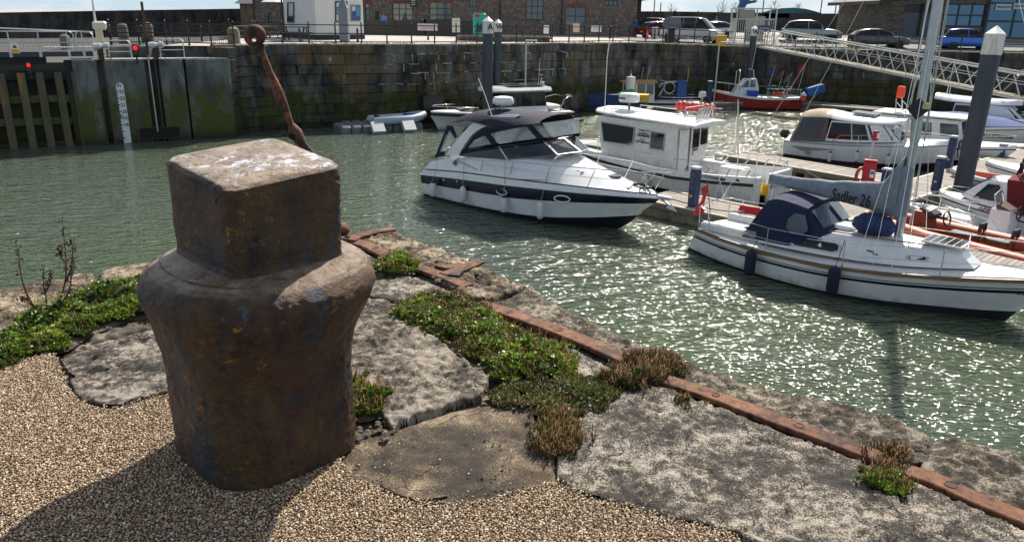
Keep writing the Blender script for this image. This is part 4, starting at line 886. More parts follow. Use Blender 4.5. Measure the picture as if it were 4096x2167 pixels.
# lock gate
gbm = pm('gate_timber', (.10, .085, .05), .8, col2=(.26, .13, .02), vs=1.1, thr=(.5, .62), var=.25, bump=.3, streak=3)
gbd = zonemat('gate_steel', (.05, .052, .05), (.02, .022, .024), (.04, .055, .012), (.12, .13, .13), zm=-2.2, rnd=0)
gate = thing('lock_gate', 'closed lock gate of upright and horizontal beams over dark panels, at the far left', 'lock gate', LP(2, ZW)); GL = Vector(gate.location)
b_ = B(); gztop = lk(150, 292)[1]; b_.box(LP(sx(290, 450)/2-6+.6, (gztop+ZW-1)/2, .62)-GL, (sx(290, 450)+12, .2, gztop-ZW+1), R(LKA)); b_.build('panel', gbd, gate)
for px in (-100, -20, 62, 137, 212, 281):
 py0, py1 = 292, 590; s0 = sx(px, 330); b_ = B(); b_.box(LP(s0+.25, (gztop+ZW-.6)/2, .28)-GL, (.33, .32, gztop-ZW+.6), R(LKA), bev=.03); b_.build('upright_beam', gbm, gate)
for py, hh in ((303, .42), (400, .34), (490, .34), (588, .34)):
 z = lk(150, py)[1]; b_ = B(); b_.box(LP(sx(290, 450)/2-6, z, .42)-GL, (sx(290, 450)+12, .3, hh), R(LKA), bev=.02); b_.build('cross_beam', gbd if py < 320 else zonemat('gate_beam', (.15, .14, .11), (.08, .08, .06), (.06, .08, .02), (.3, .3, .26), zm=-2.2, rnd=0) if 'gate_beam' not in MATS else MATS['gate_beam'], gate)
hb = B(); hb.box(LP(sx(300, 420)-.0, (zc+ZW)/2, .5)-GL, (.4, .6, zc-ZW), R(LKA), bev=.04); hb.build('heel_post', gbd, gate)
# walkway over the gate
wk = thing('gate_walkway', 'grey tubular walkway with mesh panels and dark deck beam above the lock gate', 'walkway', LP(2, -1)); WL = Vector(wk.location); zd = lk(200, 218)[1]
s1 = sx(372, 210)
b_ = B(); b_.box(LP(s1/2-6, zd, .5)-WL, (s1+12, .9, .22), R(LKA)); b_.build('deck_beam', pm('dark_blue_steel', (.03, .04, .055), .5), wk)
b_ = B(); b_.box(LP(s1/2-6.5, zd-.30, 1.5)-WL, (s1+9.0, .6, .42), R(LKA)); b_.build('under_beam', blackp, wk)
zr = lk(100, 127)[1]-zd
tubes = B(); posts = []
for (pa, pb_) in ((-160, 290), (300, 368)):
 a, c_ = sx(pa, 130), sx(pb_, 130); tubes.tube([LP(a, zd+.1, .1)-WL, LP(a, zd+zr-.12, .1)-WL, LP(a+.12, zd+zr, .1)-WL, LP(c_-.12, zd+zr, .1)-WL, LP(c_, zd+zr-.12, .1)-WL, LP(c_, zd+.1, .1)-WL], .028, 6); tubes.tube([LP(a, zd+zr*.52, .1)-WL, LP(c_, zd+zr*.52, .1)-WL], .025, 6)
tubes.build('handrail', galv, wk)
for px in (35, 155, 270, 330):
 b_ = B(); b_.tube([LP(sx(px, 170), zd-.05, .08)-WL, LP(sx(px, 170), zd+zr, .08)-WL], .026, 6); b_.box(LP(sx(px, 170), zd, .02)-WL, (.12, .12, .24), R(LKA)); b_.build('stanchion', galv, wk)
b_ = B(); a, c_ = sx(-100, 170), sx(366, 170)
for k in range(int((c_-a)/.12)): b_.box(LP(a+.12*k, zd+zr*.5, .12)-WL, (.008, .008, zr*.95), R(LKA))
for k in range(12): b_.box(LP((a+c_)/2, zd+.1+zr*.9*k/12, .12)-WL, (c_-a, .008, .008), R(LKA))
tag(b_.build('mesh_infill', pm('mesh_wire', (.10, .11, .12), .5, .5), wk), kind='stuff')
b_ = B(); a, c_ = sx(-200, 110), sx(375, 118); b_.tube([LP(a, zd+zr+.18, 1.6)-WL, LP(c_, zd+zr-.05, 1.6)-WL], .04, 6); b_.build('far_handrail', white_p, wk)
b_ = B(); a, c_ = sx(172, 196), sx(370, 190); b_.box(LP((a+c_)/2, zd+.25, 1.3)-WL, (c_-a, .5, .06), R(LKA)); b_.build('step_plate', white_p, wk)
sg = thing('warning_sign', 'small white and yellow warning sign hung on the walkway mesh', 'sign', LP(sx(60, 195), lk(60, 195)[1], .05));
b_ = B(); b_.box((0, 0, 0), (.34, .015, .44), R(LKA)); b_.build('plate', white_p, sg); b_ = B(); b_.box((.005, -.012, -.12), (.32, .01, .18), R(LKA)); b_.build('yellow_panel', yellow, sg); b_ = B(); b_.plate([lkd*-.09+Vector((0, -.012, .02)), lkd*.09+Vector((0, -.012, .02)), Vector((0, -.014, .17))], .008); b_.build('triangle_symbol', bk, sg)
def redlight(px, py, scale, label, gon=False):
 s_, z_ = lk(px, py); t = thing('signal_light', label, 'signal light', LP(s_, z_, -.1)); t.rotation_euler = (0, 0, R(LKA-12)); t.scale = (scale,)*3
 b_ = B(); b_.box((0, 0, -.16), (.36, .22, .74), bev=.03); b_.build('housing', blackp, t)
 b_ = B(); b_.lathe([(.13, 0), (.12, .04), (.06, .07), (.001, .08)], (0, -.11, 0), 16, axis=(0, -1, 0)); b_.build('red_lens', pm('lit_red_lens', (.6, .01, .02), .3, emit=(1, .01, .02, .9)), t)
 b_ = B(); b_.lathe([(.13, 0), (.12, .03), (.001, .04)], (0, -.11, -.33), 16, axis=(0, -1, 0)); b_.build('dark_lens', pm('unlit_lens', (.01, .02, .015), .2), t)
 h = B()
 for zz in (0, -.33): h.tube([(-.15, -.12, zz+.02), (-.13, -.25, zz+.12), (0, -.29, zz+.17), (.13, -.25, zz+.12), (.15, -.12, zz+.02)], .015, 5)
 h.build('hood', blackp, t); h = B(); h.tube([(0, .0, -.5), (0, 0, -.95)], .05, 8); h.build('post', blackp, t)
redlight(541, 192, .8, 'lit red signal light standing on the concrete lock wall'); redlight(116, 261, .65, 'lit red signal light mounted below the gate walkway at the far left')
def hoop(px0, px1, py0, py1, label):
 a, zt_ = lk(px0, py0); c_, _ = lk(px1, py0); _, zb_ = lk(px1, py1); t = thing('guard_rail', label, 'guard rail', LP(a, zb_, .3)); T0 = Vector(t.location); b_ = B()
 b_.tube([LP(a, zb_, .3)-T0, LP(a, zt_-.1, .3)-T0, LP(a+.1, zt_, .3)-T0, LP(c_-.1, zt_, .3)-T0, LP(c_, zt_-.1, .3)-T0, LP(c_, zb_, .3)-T0], .03, 6); b_.tube([LP(a, (zt_+zb_)/2, .3)-T0, LP(c_, (zt_+zb_)/2, .3)-T0], .025, 6); b_.build('tube_frame', galv, t)
hoop(430, 520, 164, 252, 'short galvanised hoop rail on the lock wall, left of the signal light'); hoop(637, 733, 158, 244, 'short galvanised hoop rail on the lock wall, right of the brown pole')
def motor(px, py, label):
 s_, z_ = lk(px, py); t = thing('gate_actuator', label, 'motor', LP(s_, z_, .1)); t.rotation_euler = (0, 0, R(LKA)); b_ = B(); b_.lathe([(.10, -.3), (.17, -.28), (.17, .02), (.12, .05), (.12, .2), (.15, .22), (.15, .36), (.08, .40)], (0, 0, 0), 14, axis=(1, 0, .1)); b_.build('motor_body', galv, t, smooth=True)
 b_ = B(); b_.box((0, 0, -.35), (.22, .25, .6)); b_.build('gearbox', blackp, t); b_ = B(); b_.tube([(.12+.28*math.cos(a), -.05, -.62+.28*math.sin(a)) for a in np.linspace(0, 6.0, 18)], .018, 5); b_.build('hand_wheel', blackp, t)
motor(400, 187, 'silver sluice motor beside the barrier post'); motor(620, 182, 'silver sluice motor beside the brown pole')
# brown leaning pole and barrier
s_, z_ = lk(590, 190); t = thing('mooring_post', 'tall thin brown post standing on the lock wall', 'post', LP(s_, zc, .25)); b_ = B(); b_.tube([(0, 0, 0), Vector(PP(566, 8, LP(s_, 0, .25), LKA))-Vector(t.location)], .065, 8); b_.build('shaft', pm('brown_post', (.09, .04, .03), .7, var=.2), t); b_ = B(); b_.box((0, 0, .95), (.3, .26, .2), R(LKA)); b_.build('bracket', blackp, t)
s_, z_ = lk(405, 205); bt = thing('barrier_post', 'cream barrier box on a cream column with a raised white boom', 'barrier', LP(s_, -.3, .9)); T0 = Vector(bt.location); q = lambda px, py: PP(px, py, LP(s_, 0, .9), LKA)-T0
b_ = B(); b_.box(q(402, 160), (.30, .3, 1.6), R(LKA), bev=.02); b_.build('column', cream, bt); b_ = B(); b_.box(q(398, 103), (.62, .4, .40), R(LKA), bev=.08); b_.build('box', pm('pale_box', (.62, .6, .5), .35), bt)
b_ = B(); b_.tube([q(392, 165), q(384, 110), q(368, -10), q(360, -60)], [.07, .06, .04, .035], 8); b_.build('boom', white_p, bt)
# sea wall far behind
swm = zonemat('sea_wall_stone', (.075, .068, .06), (.02, .02, .022), (.03, .035, .02), (.13, .12, .10), zm=-9, rnd=0, sc=4)
w_ = B(); A_ = PY(-300, 57, 70); M1 = PY(500, 43, 84); Bq = PY(1040, 35, 98); e_ = [A_, M1, Bq, Vector((Bq.x+6, Bq.y+14, Bq.z))]
for i in range(3):
 a, c_ = e_[i], e_[i+1]; nn = Vector((-(c_-a).y, (c_-a).x, 0)).normalized()*1.2; w_.add([(a.x, a.y, -2.5), (c_.x, c_.y, -2.5), (c_.x, c_.y, c_.z), (a.x, a.y, a.z), (a.x+nn.x, a.y+nn.y, -2.5), (c_.x+nn.x, c_.y+nn.y, -2.5), (c_.x+nn.x, c_.y+nn.y, c_.z), (a.x+nn.x, a.y+nn.y, a.z)], [(0, 1, 2, 3), (3, 2, 6, 7), (7, 6, 5, 4)])
# recessed courses
w_.build('sea_wall_face', swm, tag(thing('sea_wall', 'long dark stone sea wall beyond the lock at upper left', 'sea wall', (0, 0, 0))))
lg = B(); lg.add([(-18.3, 43.5, -1.0), (-60, 35, -1.0), (-110, 130, -1.0), (-18.3, 160, -1.0)], [(0, 1, 2, 3)]); lg.add([(-18.3, 43.4, -1.0), (-18.3, 43.4, -6), (-60, 34.9, -6), (-60, 34.9, -1.0)], [(0, 1, 2, 3)]); lg.add([(-18.25, 39.5, 0), (-18.25, 39.5, -6), (-18.25, 160, -6), (-18.25, 160, 0)], [(0, 1, 2, 3)])
tag(lg.build('lower_ground', pm('dull_ground', (.06, .056, .05), .9, var=.2)), kind='structure')
railing('black railing with thin upright bars on the lock side, left of the fence gate', [tuple(LP(lk(420, 200)[0]+.4, 0, 2.6)[:2]), tuple(LP(lk(700, 200)[0], 0, 2.6)[:2]), tuple(Vector((-14.4, 40.9)))], mesh=True, sp_=1.45, zf=lambda x, y: 0)
railing('second black railing with upright bars further back behind the lock', [(-24, 47.5), (-15, 52)], mesh=True, sp_=1.6, zf=lambda x, y: 0 if x > -18.2 else -.4)
# ================================================================ BUILDINGS
class Fac:
 """a facade on a vertical plane; px rectangles are surveyed onto it"""
 def __init__(s, name, label, cat, y, ang, px0, px1, z1, mat, depth=8, z0=0, py=60, parts=True):
  s.ang = ang; p = PY(px0, py, y); s.o = Vector((p.x, p.y, 0)); s.d = Vector((math.cos(R(ang)), math.sin(R(ang)), 0)); s.n = Vector((s.d.y, -s.d.x, 0))
  s.t = thing(name, label, cat, (p.x, p.y, z0)); s.T0 = Vector(s.t.location); s.w = s.uv(px1, py)[0]; s.z0 = z0; s.z1 = z1; s.mat = mat; s.depth = depth; s.holes = []
 def uv(s, px, py): p = PP(px, py, s.o, s.ang); return (p-s.o).dot(s.d), p.z
 def P(s, u, z, off=0): return s.o+s.d*u+s.n*off+Vector((0, 0, z))-s.T0
 def rect(s, a, b, c, d): u0, z1 = s.uv(a, b); u1, z0 = s.uv(c, d); return u0, u1, z0, z1
 def body(s, holes=()):
  """front wall with real openings: grid of quads, reveal 0.25 m deep"""
  us = sorted({0, s.w, *[h[0] for h in holes], *[h[1] for h in holes]}); zs = sorted({s.z0, s.z1, *[max(s.z0, h[2]) for h in holes], *[min(s.z1, h[3]) for h in holes]}); b_ = B()
  for i in range(len(us)-1):
   for j in range(len(zs)-1):
    um, zm = (us[i]+us[i+1])/2, (zs[j]+zs[j+1])/2
    if any(h[0] < um < h[1] and h[2] < zm < h[3] for h in holes): continue
    b_.add([s.P(us[i], zs[j]), s.P(us[i+1], zs[j]), s.P(us[i+1], zs[j+1]), s.P(us[i], zs[j+1])], [(0, 1, 2, 3)])
  for h in holes:
   a, c_, z0, z1 = h[0], h[1], max(s.z0, h[2]), min(s.z1, h[3])
   q = [s.P(a, z0), s.P(c_, z0), s.P(c_, z1), s.P(a, z1)]; r_ = [s.P(a, z0, -.3), s.P(c_, z0, -.3), s.P(c_, z1, -.3), s.P(a, z1, -.3)]; b_.add(q+r_, [(0, 1, 5, 4), (1, 2, 6, 5), (2, 3, 7, 6), (3, 0, 4, 7)])
  D = s.depth; b_.add([s.P(0, s.z0), s.P(0, s.z1), s.P(0, s.z1, -D), s.P(0, s.z0, -D), s.P(s.w, s.z0), s.P(s.w, s.z1), s.P(s.w, s.z1, -D), s.P(s.w, s.z0, -D)], [(0, 1, 2, 3), (4, 7, 6, 5), (1, 5, 6, 2), (3, 2, 6, 7)])
  o = b_.build('wall', s.mat, s.t); return o
 def window(s, h, frame, glass, nx=2, nz=2, arch=False, name='window', fw=.07, door=False):
  a, c_, z0, z1 = h; z0 = max(z0, s.z0); f = B(); W_, H_ = c_-a, z1-z0
  for u in [a+fw/2, c_-fw/2]+[a+W_*k/nx for k in range(1, nx)]: f.box(s.P(u, (z0+z1)/2, -.16), (fw, .09, H_), R(s.ang))
  for z in [z0+fw/2, z1-fw/2]+[z0+H_*k/nz for k in range(1, nz)]: f.box(s.P((a+c_)/2, z, -.16), (W_-.01, .085, fw), R(s.ang))
  fo = f.build(name, frame, s.t)
  for i in range(nx):
   for j in range(nz):
    g = B(); g.box(s.P(a+W_*(i+.5)/nx, z0+H_*(j+.5)/nz, -.18), (W_/nx-fw*.8, .02, H_/nz-fw*.8), R(s.ang)); g.build('pane', glass, fo)
  return fo
def rubble_mat(name, cols, sc=2.6, brk=None):
 m, n, l, b = nodes_mat(name); b.inputs['Roughness'].default_value = .9; b.inputs['Specular IOR Level'].default_value = .2
 ge = n.new('ShaderNodeTexCoord'); src = ge.outputs['Object']
 if brk:
  # coursed thin stones: voronoi cells stretched sideways
  mp = n.new('ShaderNodeMapping'); mp.inputs['Scale'].default_value = brk; l(src, mp.inputs[0]); src2 = mp.outputs[0]
 else: src2 = src
 v = n.new('ShaderNodeTexVoronoi'); v.inputs['Scale'].default_value = sc; v.inputs['Randomness'].default_value = .9; l(src2, v.inputs['Vector'])
 v2 = n.new('ShaderNodeTexVoronoi'); v2.feature = 'DISTANCE_TO_EDGE'; v2.inputs['Scale'].default_value = sc; v2.inputs['Randomness'].default_value = .9; l(src2, v2.inputs['Vector'])
 sp_ = n.new('ShaderNodeSeparateColor'); l(v.outputs['Color'], sp_.inputs[0]); rp = n.new('ShaderNodeValToRGB'); el = rp.color_ramp.elements
 while len(el) < len(cols): el.new(.5)
 for i, c_ in enumerate(cols): el[i].position = i/(len(cols)-1); el[i].color = (*c_, 1)
 l(sp_.outputs[0], rp.inputs[0]); q = n.new('ShaderNodeMapRange'); q.inputs[1].default_value = .0; q.inputs[2].default_value = .10; q.inputs[3].default_value = 0; l(v2.outputs['Distance'], q.inputs[0])
 mx = n.new('ShaderNodeMixRGB'); l(q.outputs[0], mx.inputs[0]); mx.inputs[1].default_value = (*[x*.75+.03 for x in cols[0]], 1); l(rp.outputs[0], mx.inputs[2])
 nz = n.new('ShaderNodeTexNoise'); nz.inputs['Scale'].default_value = 7; nz.inputs['Detail'].default_value = 6; l(src, nz.inputs[0]); hs = n.new('ShaderNodeHueSaturation'); l(mx.outputs[0], hs.inputs['Color'])
 mr = n.new('ShaderNodeMapRange'); mr.inputs[1].default_value = .3; mr.inputs[2].default_value = .7; mr.inputs[3].default_value = .7; mr.inputs[4].default_value = 1.3; l(nz.outputs[0], mr.inputs[0]); l(mr.outputs[0], hs.inputs['Value']); l(hs.outputs[0], b.inputs['Base Color'])
 bp = n.new('ShaderNodeBump'); bp.inputs['Strength'].default_value = .8; bp.inputs['Distance'].default_value = .06; l(q.outputs[0], bp.inputs['Height']); l(bp.outputs[0], b.inputs['Normal']); return m
rub = rubble_mat('rubble_stone', [(.17, .14, .115), (.22, .18, .145), (.13, .105, .09), (.27, .21, .165)], 3.6)
rub2 = rubble_mat('warm_rubble_stone', [(.2, .15, .11), (.28, .2, .14), (.15, .11, .085), (.33, .24, .16)], 3.6)
coursed = rubble_mat('thin_coursed_stone', [(.10, .095, .085), (.17, .15, .12), (.065, .062, .06), (.22, .17, .11), (.14, .135, .13)], 2.4, (1, 1, 4.5))
# --- warehouse (dark stone, arched glass doors, brick arches)
wh = Fac('warehouse', 'old stone warehouse with brick arched glass doors and tall windows across the harbour', 'warehouse', 78, -1.5, 1015, 2548, 6.5, rub, 12, -.3)
hA = [wh.rect(1070, 55, 1095, 120), wh.rect(1458, 13, 1480, 85), wh.rect(1568, 12, 1650, 86), wh.rect(1716, 8, 1808, 88), wh.rect(1878, -40, 1905, 30), wh.rect(2105, -30, 2172, 82), wh.rect(2262, 28, 2340, 140), wh.rect(2420, -40, 2470, 25), wh.rect(1500, 46, 1518, 82)]
hA = [tuple(h) for h in hA]; wh.body(hA)
dkf = pm('dark_window_frame', (.012, .02, .022), .4); whf = pm('white_window_frame', (.5, .52, .53), .5)
for h, nx, nz_, fr in ((hA[0], 2, 4, dkf), (hA[1], 1, 3, dkf), (hA[2], 3, 3, dkf), (hA[3], 3, 3, dkf), (hA[4], 2, 2, dkf), (hA[5], 3, 4, dkf), (hA[6], 2, 3, dkf), (hA[7], 3, 3, dkf), (hA[8], 1, 1, dkf)):
 wh.window(h, fr, glassw if h is not hA[8] else blackp, nx, nz_)
for h in (hA[1], hA[2], hA[3], hA[6]):      # segmental brick arches
 a, c_, z0, z1 = h; b_ = B(); m_ = (a+c_)/2; r0 = (c_-a)/2*1.0; N_ = 15
 for k in range(N_):
  t0 = math.pi*(.08+.84*k/N_); t1 = math.pi*(.08+.84*(k+.94)/N_); f = lambda t, r_: (m_-math.cos(t)*(r0+r_), z1-.28+math.sin(t)*(.36+r_*.8))
  b_.plate([wh.P(*f(t0, .04), .03), wh.P(*f(t1, .04), .03), wh.P(*f(t1, .36), .03), wh.P(*f(t0, .36), .03)], .34)
 tag(b_.build('brick_arch', brickr, wh.t), kind='stuff'); sp_b = B()
 for sg_n in (0, 1):   # spandrels that round the top of the opening
  vs = [(a if sg_n == 0 else c_, z1)]+[(m_-math.cos(t)*r0, z1-.32+math.sin(t)*.36) for t in (np.linspace(.0, math.pi/2, 7) if sg_n == 0 else np.linspace(math.pi, math.pi/2, 7))]; P_ = [wh.P(u, z, .005) for u, z in vs]; sp_b.plate(P_ if sg_n == 0 else P_, .25, wh.n)
 sp_b.build('arch_spandrel', rub, wh.t)
rf_ = B(); q = wh.uv(2560, 25); rf_.box(wh.P(q[0]+.2, 3.55, -4), (1.6, 9, .35), R(wh.ang+0)); rf_.build('side_canopy', dark_clad, wh.t); rf_ = B(); rf_.box(wh.P(wh.w+.25, 1.8, -3), (.35, 5, 3.2), R(wh.ang)); rf_.build('side_panel', dark_clad, wh.t)
for px in (1018, 2000, 2246): b_ = B(); u = wh.uv(px, 60)[0]; b_.tube([wh.P(u, -.2, .1), wh.P(u, 6, .1)], .06, 6); b_.build('downpipe', blackp, wh.t)
b_ = B(); u, z = wh.uv(1650, 12); b_.box(wh.P(u+.15, z, .5), (.65, .08, .75), R(wh.ang)); b_.build('hanging_sign', blackp, wh.t)
for i_, s_ in enumerate(('BAR', '& GRILL')): text(s_, .14, TM(wh.P(u+.15, z-.05-i_*.2, .56), wh.d, (0, 0, 1)), white_p, wh.t, align='CENTER') if False else None
b_ = B()
for k in range(3): b_.box(wh.P(u+.15, z+.18-.18*k, .545), (.4, .01, .05), R(wh.ang))
b_.build('sign_lines', white_p, wh.t)
# lower annex to the left with slate roof
an = Fac('slate_roofed_annex', 'low stone building with a pale slate roof and small white window left of the warehouse', 'building', 90, 0, 962, 1022, 2.6, rub2, 6, -.2); h = an.rect(998, 78, 1018, 92); an.body([h]); an.window(h, whf, glassw, 2, 1)
b_ = B(); q0 = an.P(-.5, 2.55, .3); b_.add([q0, an.P(an.w+.5, 2.55, .3), an.P(an.w+.5, 4.8, -3), an.P(1.6, 4.8, -3), an.P(-.5, 2.55, -6)], [(0, 1, 2, 3), (0, 3, 4)]); b_.build('roof', slate, an.t)
# --- white kiosk
kt = thing('harbour_kiosk', 'white rendered harbour office kiosk with dark corner posts and notice windows', 'kiosk', (-13.8, 56, 0)); K0 = Vector(kt.location)
kA, kB, kC = PY(1143, 160, 58), PY(1267, 160, 53.5), PY(1457, 160, 56.5)
for v in (kA, kB, kC): v.z = -.2
D_ = Vector((1.2, 4, 0)); H_ = 4.6; b_ = B(); rg_ = [kA, kB, kC, kC+Vector((-1.5, 3.5, 0)), kA+Vector((1.0, 3.5, 0))]
b_.add([p-K0 for p in rg_]+[p-K0+Vector((0, 0, H_)) for p in rg_], [tuple(range(4, -1, -1)), tuple(range(5, 10))]+[(i, (i+1) % 5, 5+(i+1) % 5, 5+i) for i in range(5)]); b_.build('wall', pm('white_render', (.66, .66, .62), .8, col2=(.45, .30, .18), thr=(.64, .74), vs=1.5, streak=5, bump=.4, bs=20), kt)
def kplate(A_, B_, a, b0, c_, d_, mat, name, off=.03, th=.06, frame=None):
 ang = math.degrees(math.atan2((B_-A_).y, (B_-A_).x)); n_ = Vector(((B_-A_).y, -(B_-A_).x, 0)).normalized(); P_ = [PP(x, y, A_, ang)+n_*off-K0 for x, y in ((a, d_), (c_, d_), (c_, b0), (a, b0))]; b_ = B(); b_.plate(P_, th, n_); o = b_.build(name, mat, kt)
 if frame: f = B(); f.frame(P_, .08, .05, n_); f.build('frame', frame, o)
 return o
kplate(kA, kB, 1152, 10, 1178, 92, glassw, 'window', frame=dkf); kplate(kB, kC, 1340, 6, 1387, 90, glassw, 'window', frame=dkf); kplate(kB, kC, 1402, 22, 1440, 86, glassw, 'notice_board', frame=pm('wood_frame', (.2, .19, .17), .6))
for (a, b0, c_, d_, mt) in ((1343, 10, 1362, 30, 'p1'), (1343, 34, 1362, 56, 'p2'), (1343, 60, 1362, 84, 'p1'), (1405, 26, 1420, 44, 'p1'), (1405, 50, 1420, 68, 'p3'), (1422, 28, 1438, 66, 'p2'), (1405, 70, 1437, 83, 'p3')):
 kplate(kB, kC, a, b0, c_, d_, {'p1': pm('poster_pale', (.5, .55, .6), .6), 'p2': pm('poster_blue', (.08, .25, .45), .6), 'p3': pm('poster_navy', (.03, .08, .25), .6)}[mt], 'poster', off=.06, th=.01)
kplate(kA, kC, 1143, 150, 1457, 166, dark_clad, 'plinth') if False else None
pl = B()
for a, c_ in ((kA, kB), (kB, kC)): m_ = (a+c_)/2; d = c_-a; pl.box(m_-K0+Vector((0, 0, .26)), (d.length+.06, .12, .5), math.atan2(d.y, d.x))
pl.build('plinth', dark_clad, kt)
b_ = B(); b_.tube([kA-K0+Vector((-.08, -.08, 0)), kA-K0+Vector((-.08, -.08, H_))], .06, 6); b_.build('downpipe', blackp, kt)
# --- cafe (right)
cf = Fac('stone_cafe', 'modern stone cafe building with grey double doors and big black framed windows at upper right', 'cafe building', 72, -2, 3548, 4330, 5.6, coursed, 12, .2)
hC = [cf.rect(3622, 16, 3672, 160), cf.rect(3690, 16, 3745, 160), cf.rect(3790, 14, 3932, 110), cf.rect(3975, -60, 4150, 160)]; cf.body(hC)
cf.window(hC[2], dkf, glassb, 3, 2, fw=.13); cf.window(hC[3], dkf, glassb, 2, 3, fw=.16)
for h in hC[:2]:
 b_ = B(); zt_ = cf.uv(3640, 52)[1]; b_.box(cf.P((h[0]+h[1])/2, (h[2]+zt_)/2, -.2), (h[1]-h[0], .06, zt_-h[2]), R(cf.ang)); d_o = b_.build('door', pm('grey_door', (.06, .075, .08), .45), cf.t); b_ = B(); b_.box(cf.P((h[0]+h[1])/2, (h[3]+zt_)/2, -.2), (h[1]-h[0], .05, h[3]-zt_), R(cf.ang)); b_.build('door_transom', blackp, cf.t)
 b_ = B(); b_.box(cf.P((h[0]+h[1])/2, zt_-.55, -.165), (.42, .01, .2), R(cf.ang)); b_.build('door_sign', pm('blue_sign', (.02, .08, .3), .5), d_o); b_ = B(); b_.tube([cf.P(h[1]-.15, 1.3, -.12), cf.P(h[1]-.15, 1.6, -.12)], .02, 5); b_.build('handle', steel, d_o)
for s_, px, py in (('BREAKFAST', 3990, 32), ('BAGELS', 4062, 28)):
 u, z = cf.uv(px, py); b_ = B(); b_.box(cf.P(u+.55, z+.06, -.09), (1.35, .02, .52), R(cf.ang)); bo = b_.build('window_banner', pm('pale_film', (.42, .5, .55), .5), cf.t); text(s_, .24, TM(cf.P(u, z-.02, -.075), cf.d, (0, 0, 1)), bk, bo, bold=.03)
b_ = B(); b_.add([cf.P(-1.2, 3.5, .9), cf.P(3.8, 5.6, .9), cf.P(cf.w, 5.6, .9), cf.P(cf.w, 5.6, -12), cf.P(3.8, 5.6, -12), cf.P(-1.2, 3.5, -12)]+[cf.P(-1.2, 3.2, .9), cf.P(3.8, 5.3, .9), cf.P(cf.w, 5.3, .9), cf.P(cf.w, 5.3, -12), cf.P(3.8, 5.3, -12), cf.P(-1.2, 3.2, -12)], [(0, 1, 4, 5), (1, 2, 3, 4), (6, 7, 1, 0), (7, 8, 2, 1), (11, 6, 0, 5), (6, 11, 10, 7), (7, 10, 9, 8)]); b_.build('roof', dark_clad, cf.t)
for px in (3945,): b_ = B(); u = cf.uv(px, 60)[0]; b_.tube([cf.P(u, .2, .1), cf.P(u, 5, .1)], .06, 6); b_.build('downpipe', blackp, cf.t)
# --- long dark fence / container walls behind the car park
def wallrun(name, label, cat, pts, z0, mat, th=.3, cap=None):
 t = thing(name, label, cat, (*pts[0][:2], z0)); T0 = Vector(t.location); b_ = B(); c2 = B()
 for a, c_ in zip(pts[:-1], pts[1:]):
  a, c_ = Vector(a), Vector(c_); d = c_-a; nn = Vector((-d.y, d.x, 0)).normalized()*th; b_.add([Vector((a.x, a.y, z0))-T0, Vector((c_.x, c_.y, z0))-T0, c_-T0, a-T0, Vector((a.x, a.y, z0))+nn-T0, Vector((c_.x, c_.y, z0))+nn-T0, c_+nn-T0, a+nn-T0], [(0, 1, 2, 3), (3, 2, 6, 7), (5, 4, 7, 6), (0, 3, 7, 4), (1, 5, 6, 2)])
  n_ = int(d.length/2.4)
  for k in range(n_+1): q = a+d*k/max(1, n_); c2.box(Vector((q.x, q.y, (z0+q.z)/2+.05))-T0-nn.normalized()*.03, (.12, .08, q.z-z0+.12), math.atan2(d.y, d.x))
 b_.build('panel_run', mat, t); c2.build('posts', mat, t); return t
wallrun('boundary_wall', 'dark stone boundary wall behind the parked van and red car', 'wall', [PY(2530, 46, 98), PY(2700, 47, 98), PY(2885, 50, 98)], -.3, swm)
wallrun('boundary_fence', 'tall dark boarded fence behind the cars, between the van and the cafe', 'fence', [PY(2872, 51, 90), PY(2945, 52, 90), PY(3160, 55, 90), PY(3560, 56, 88)], -.3, dark_clad)
# cafe terrace windbreak in front of warehouse
wallrun('terrace_screen', 'low dark terrace screen in front of the warehouse doors', 'screen', [PY(1456, 84, 68), PY(1700, 82, 68), PY(1905, 84, 68)], -.1, blackp, .1)
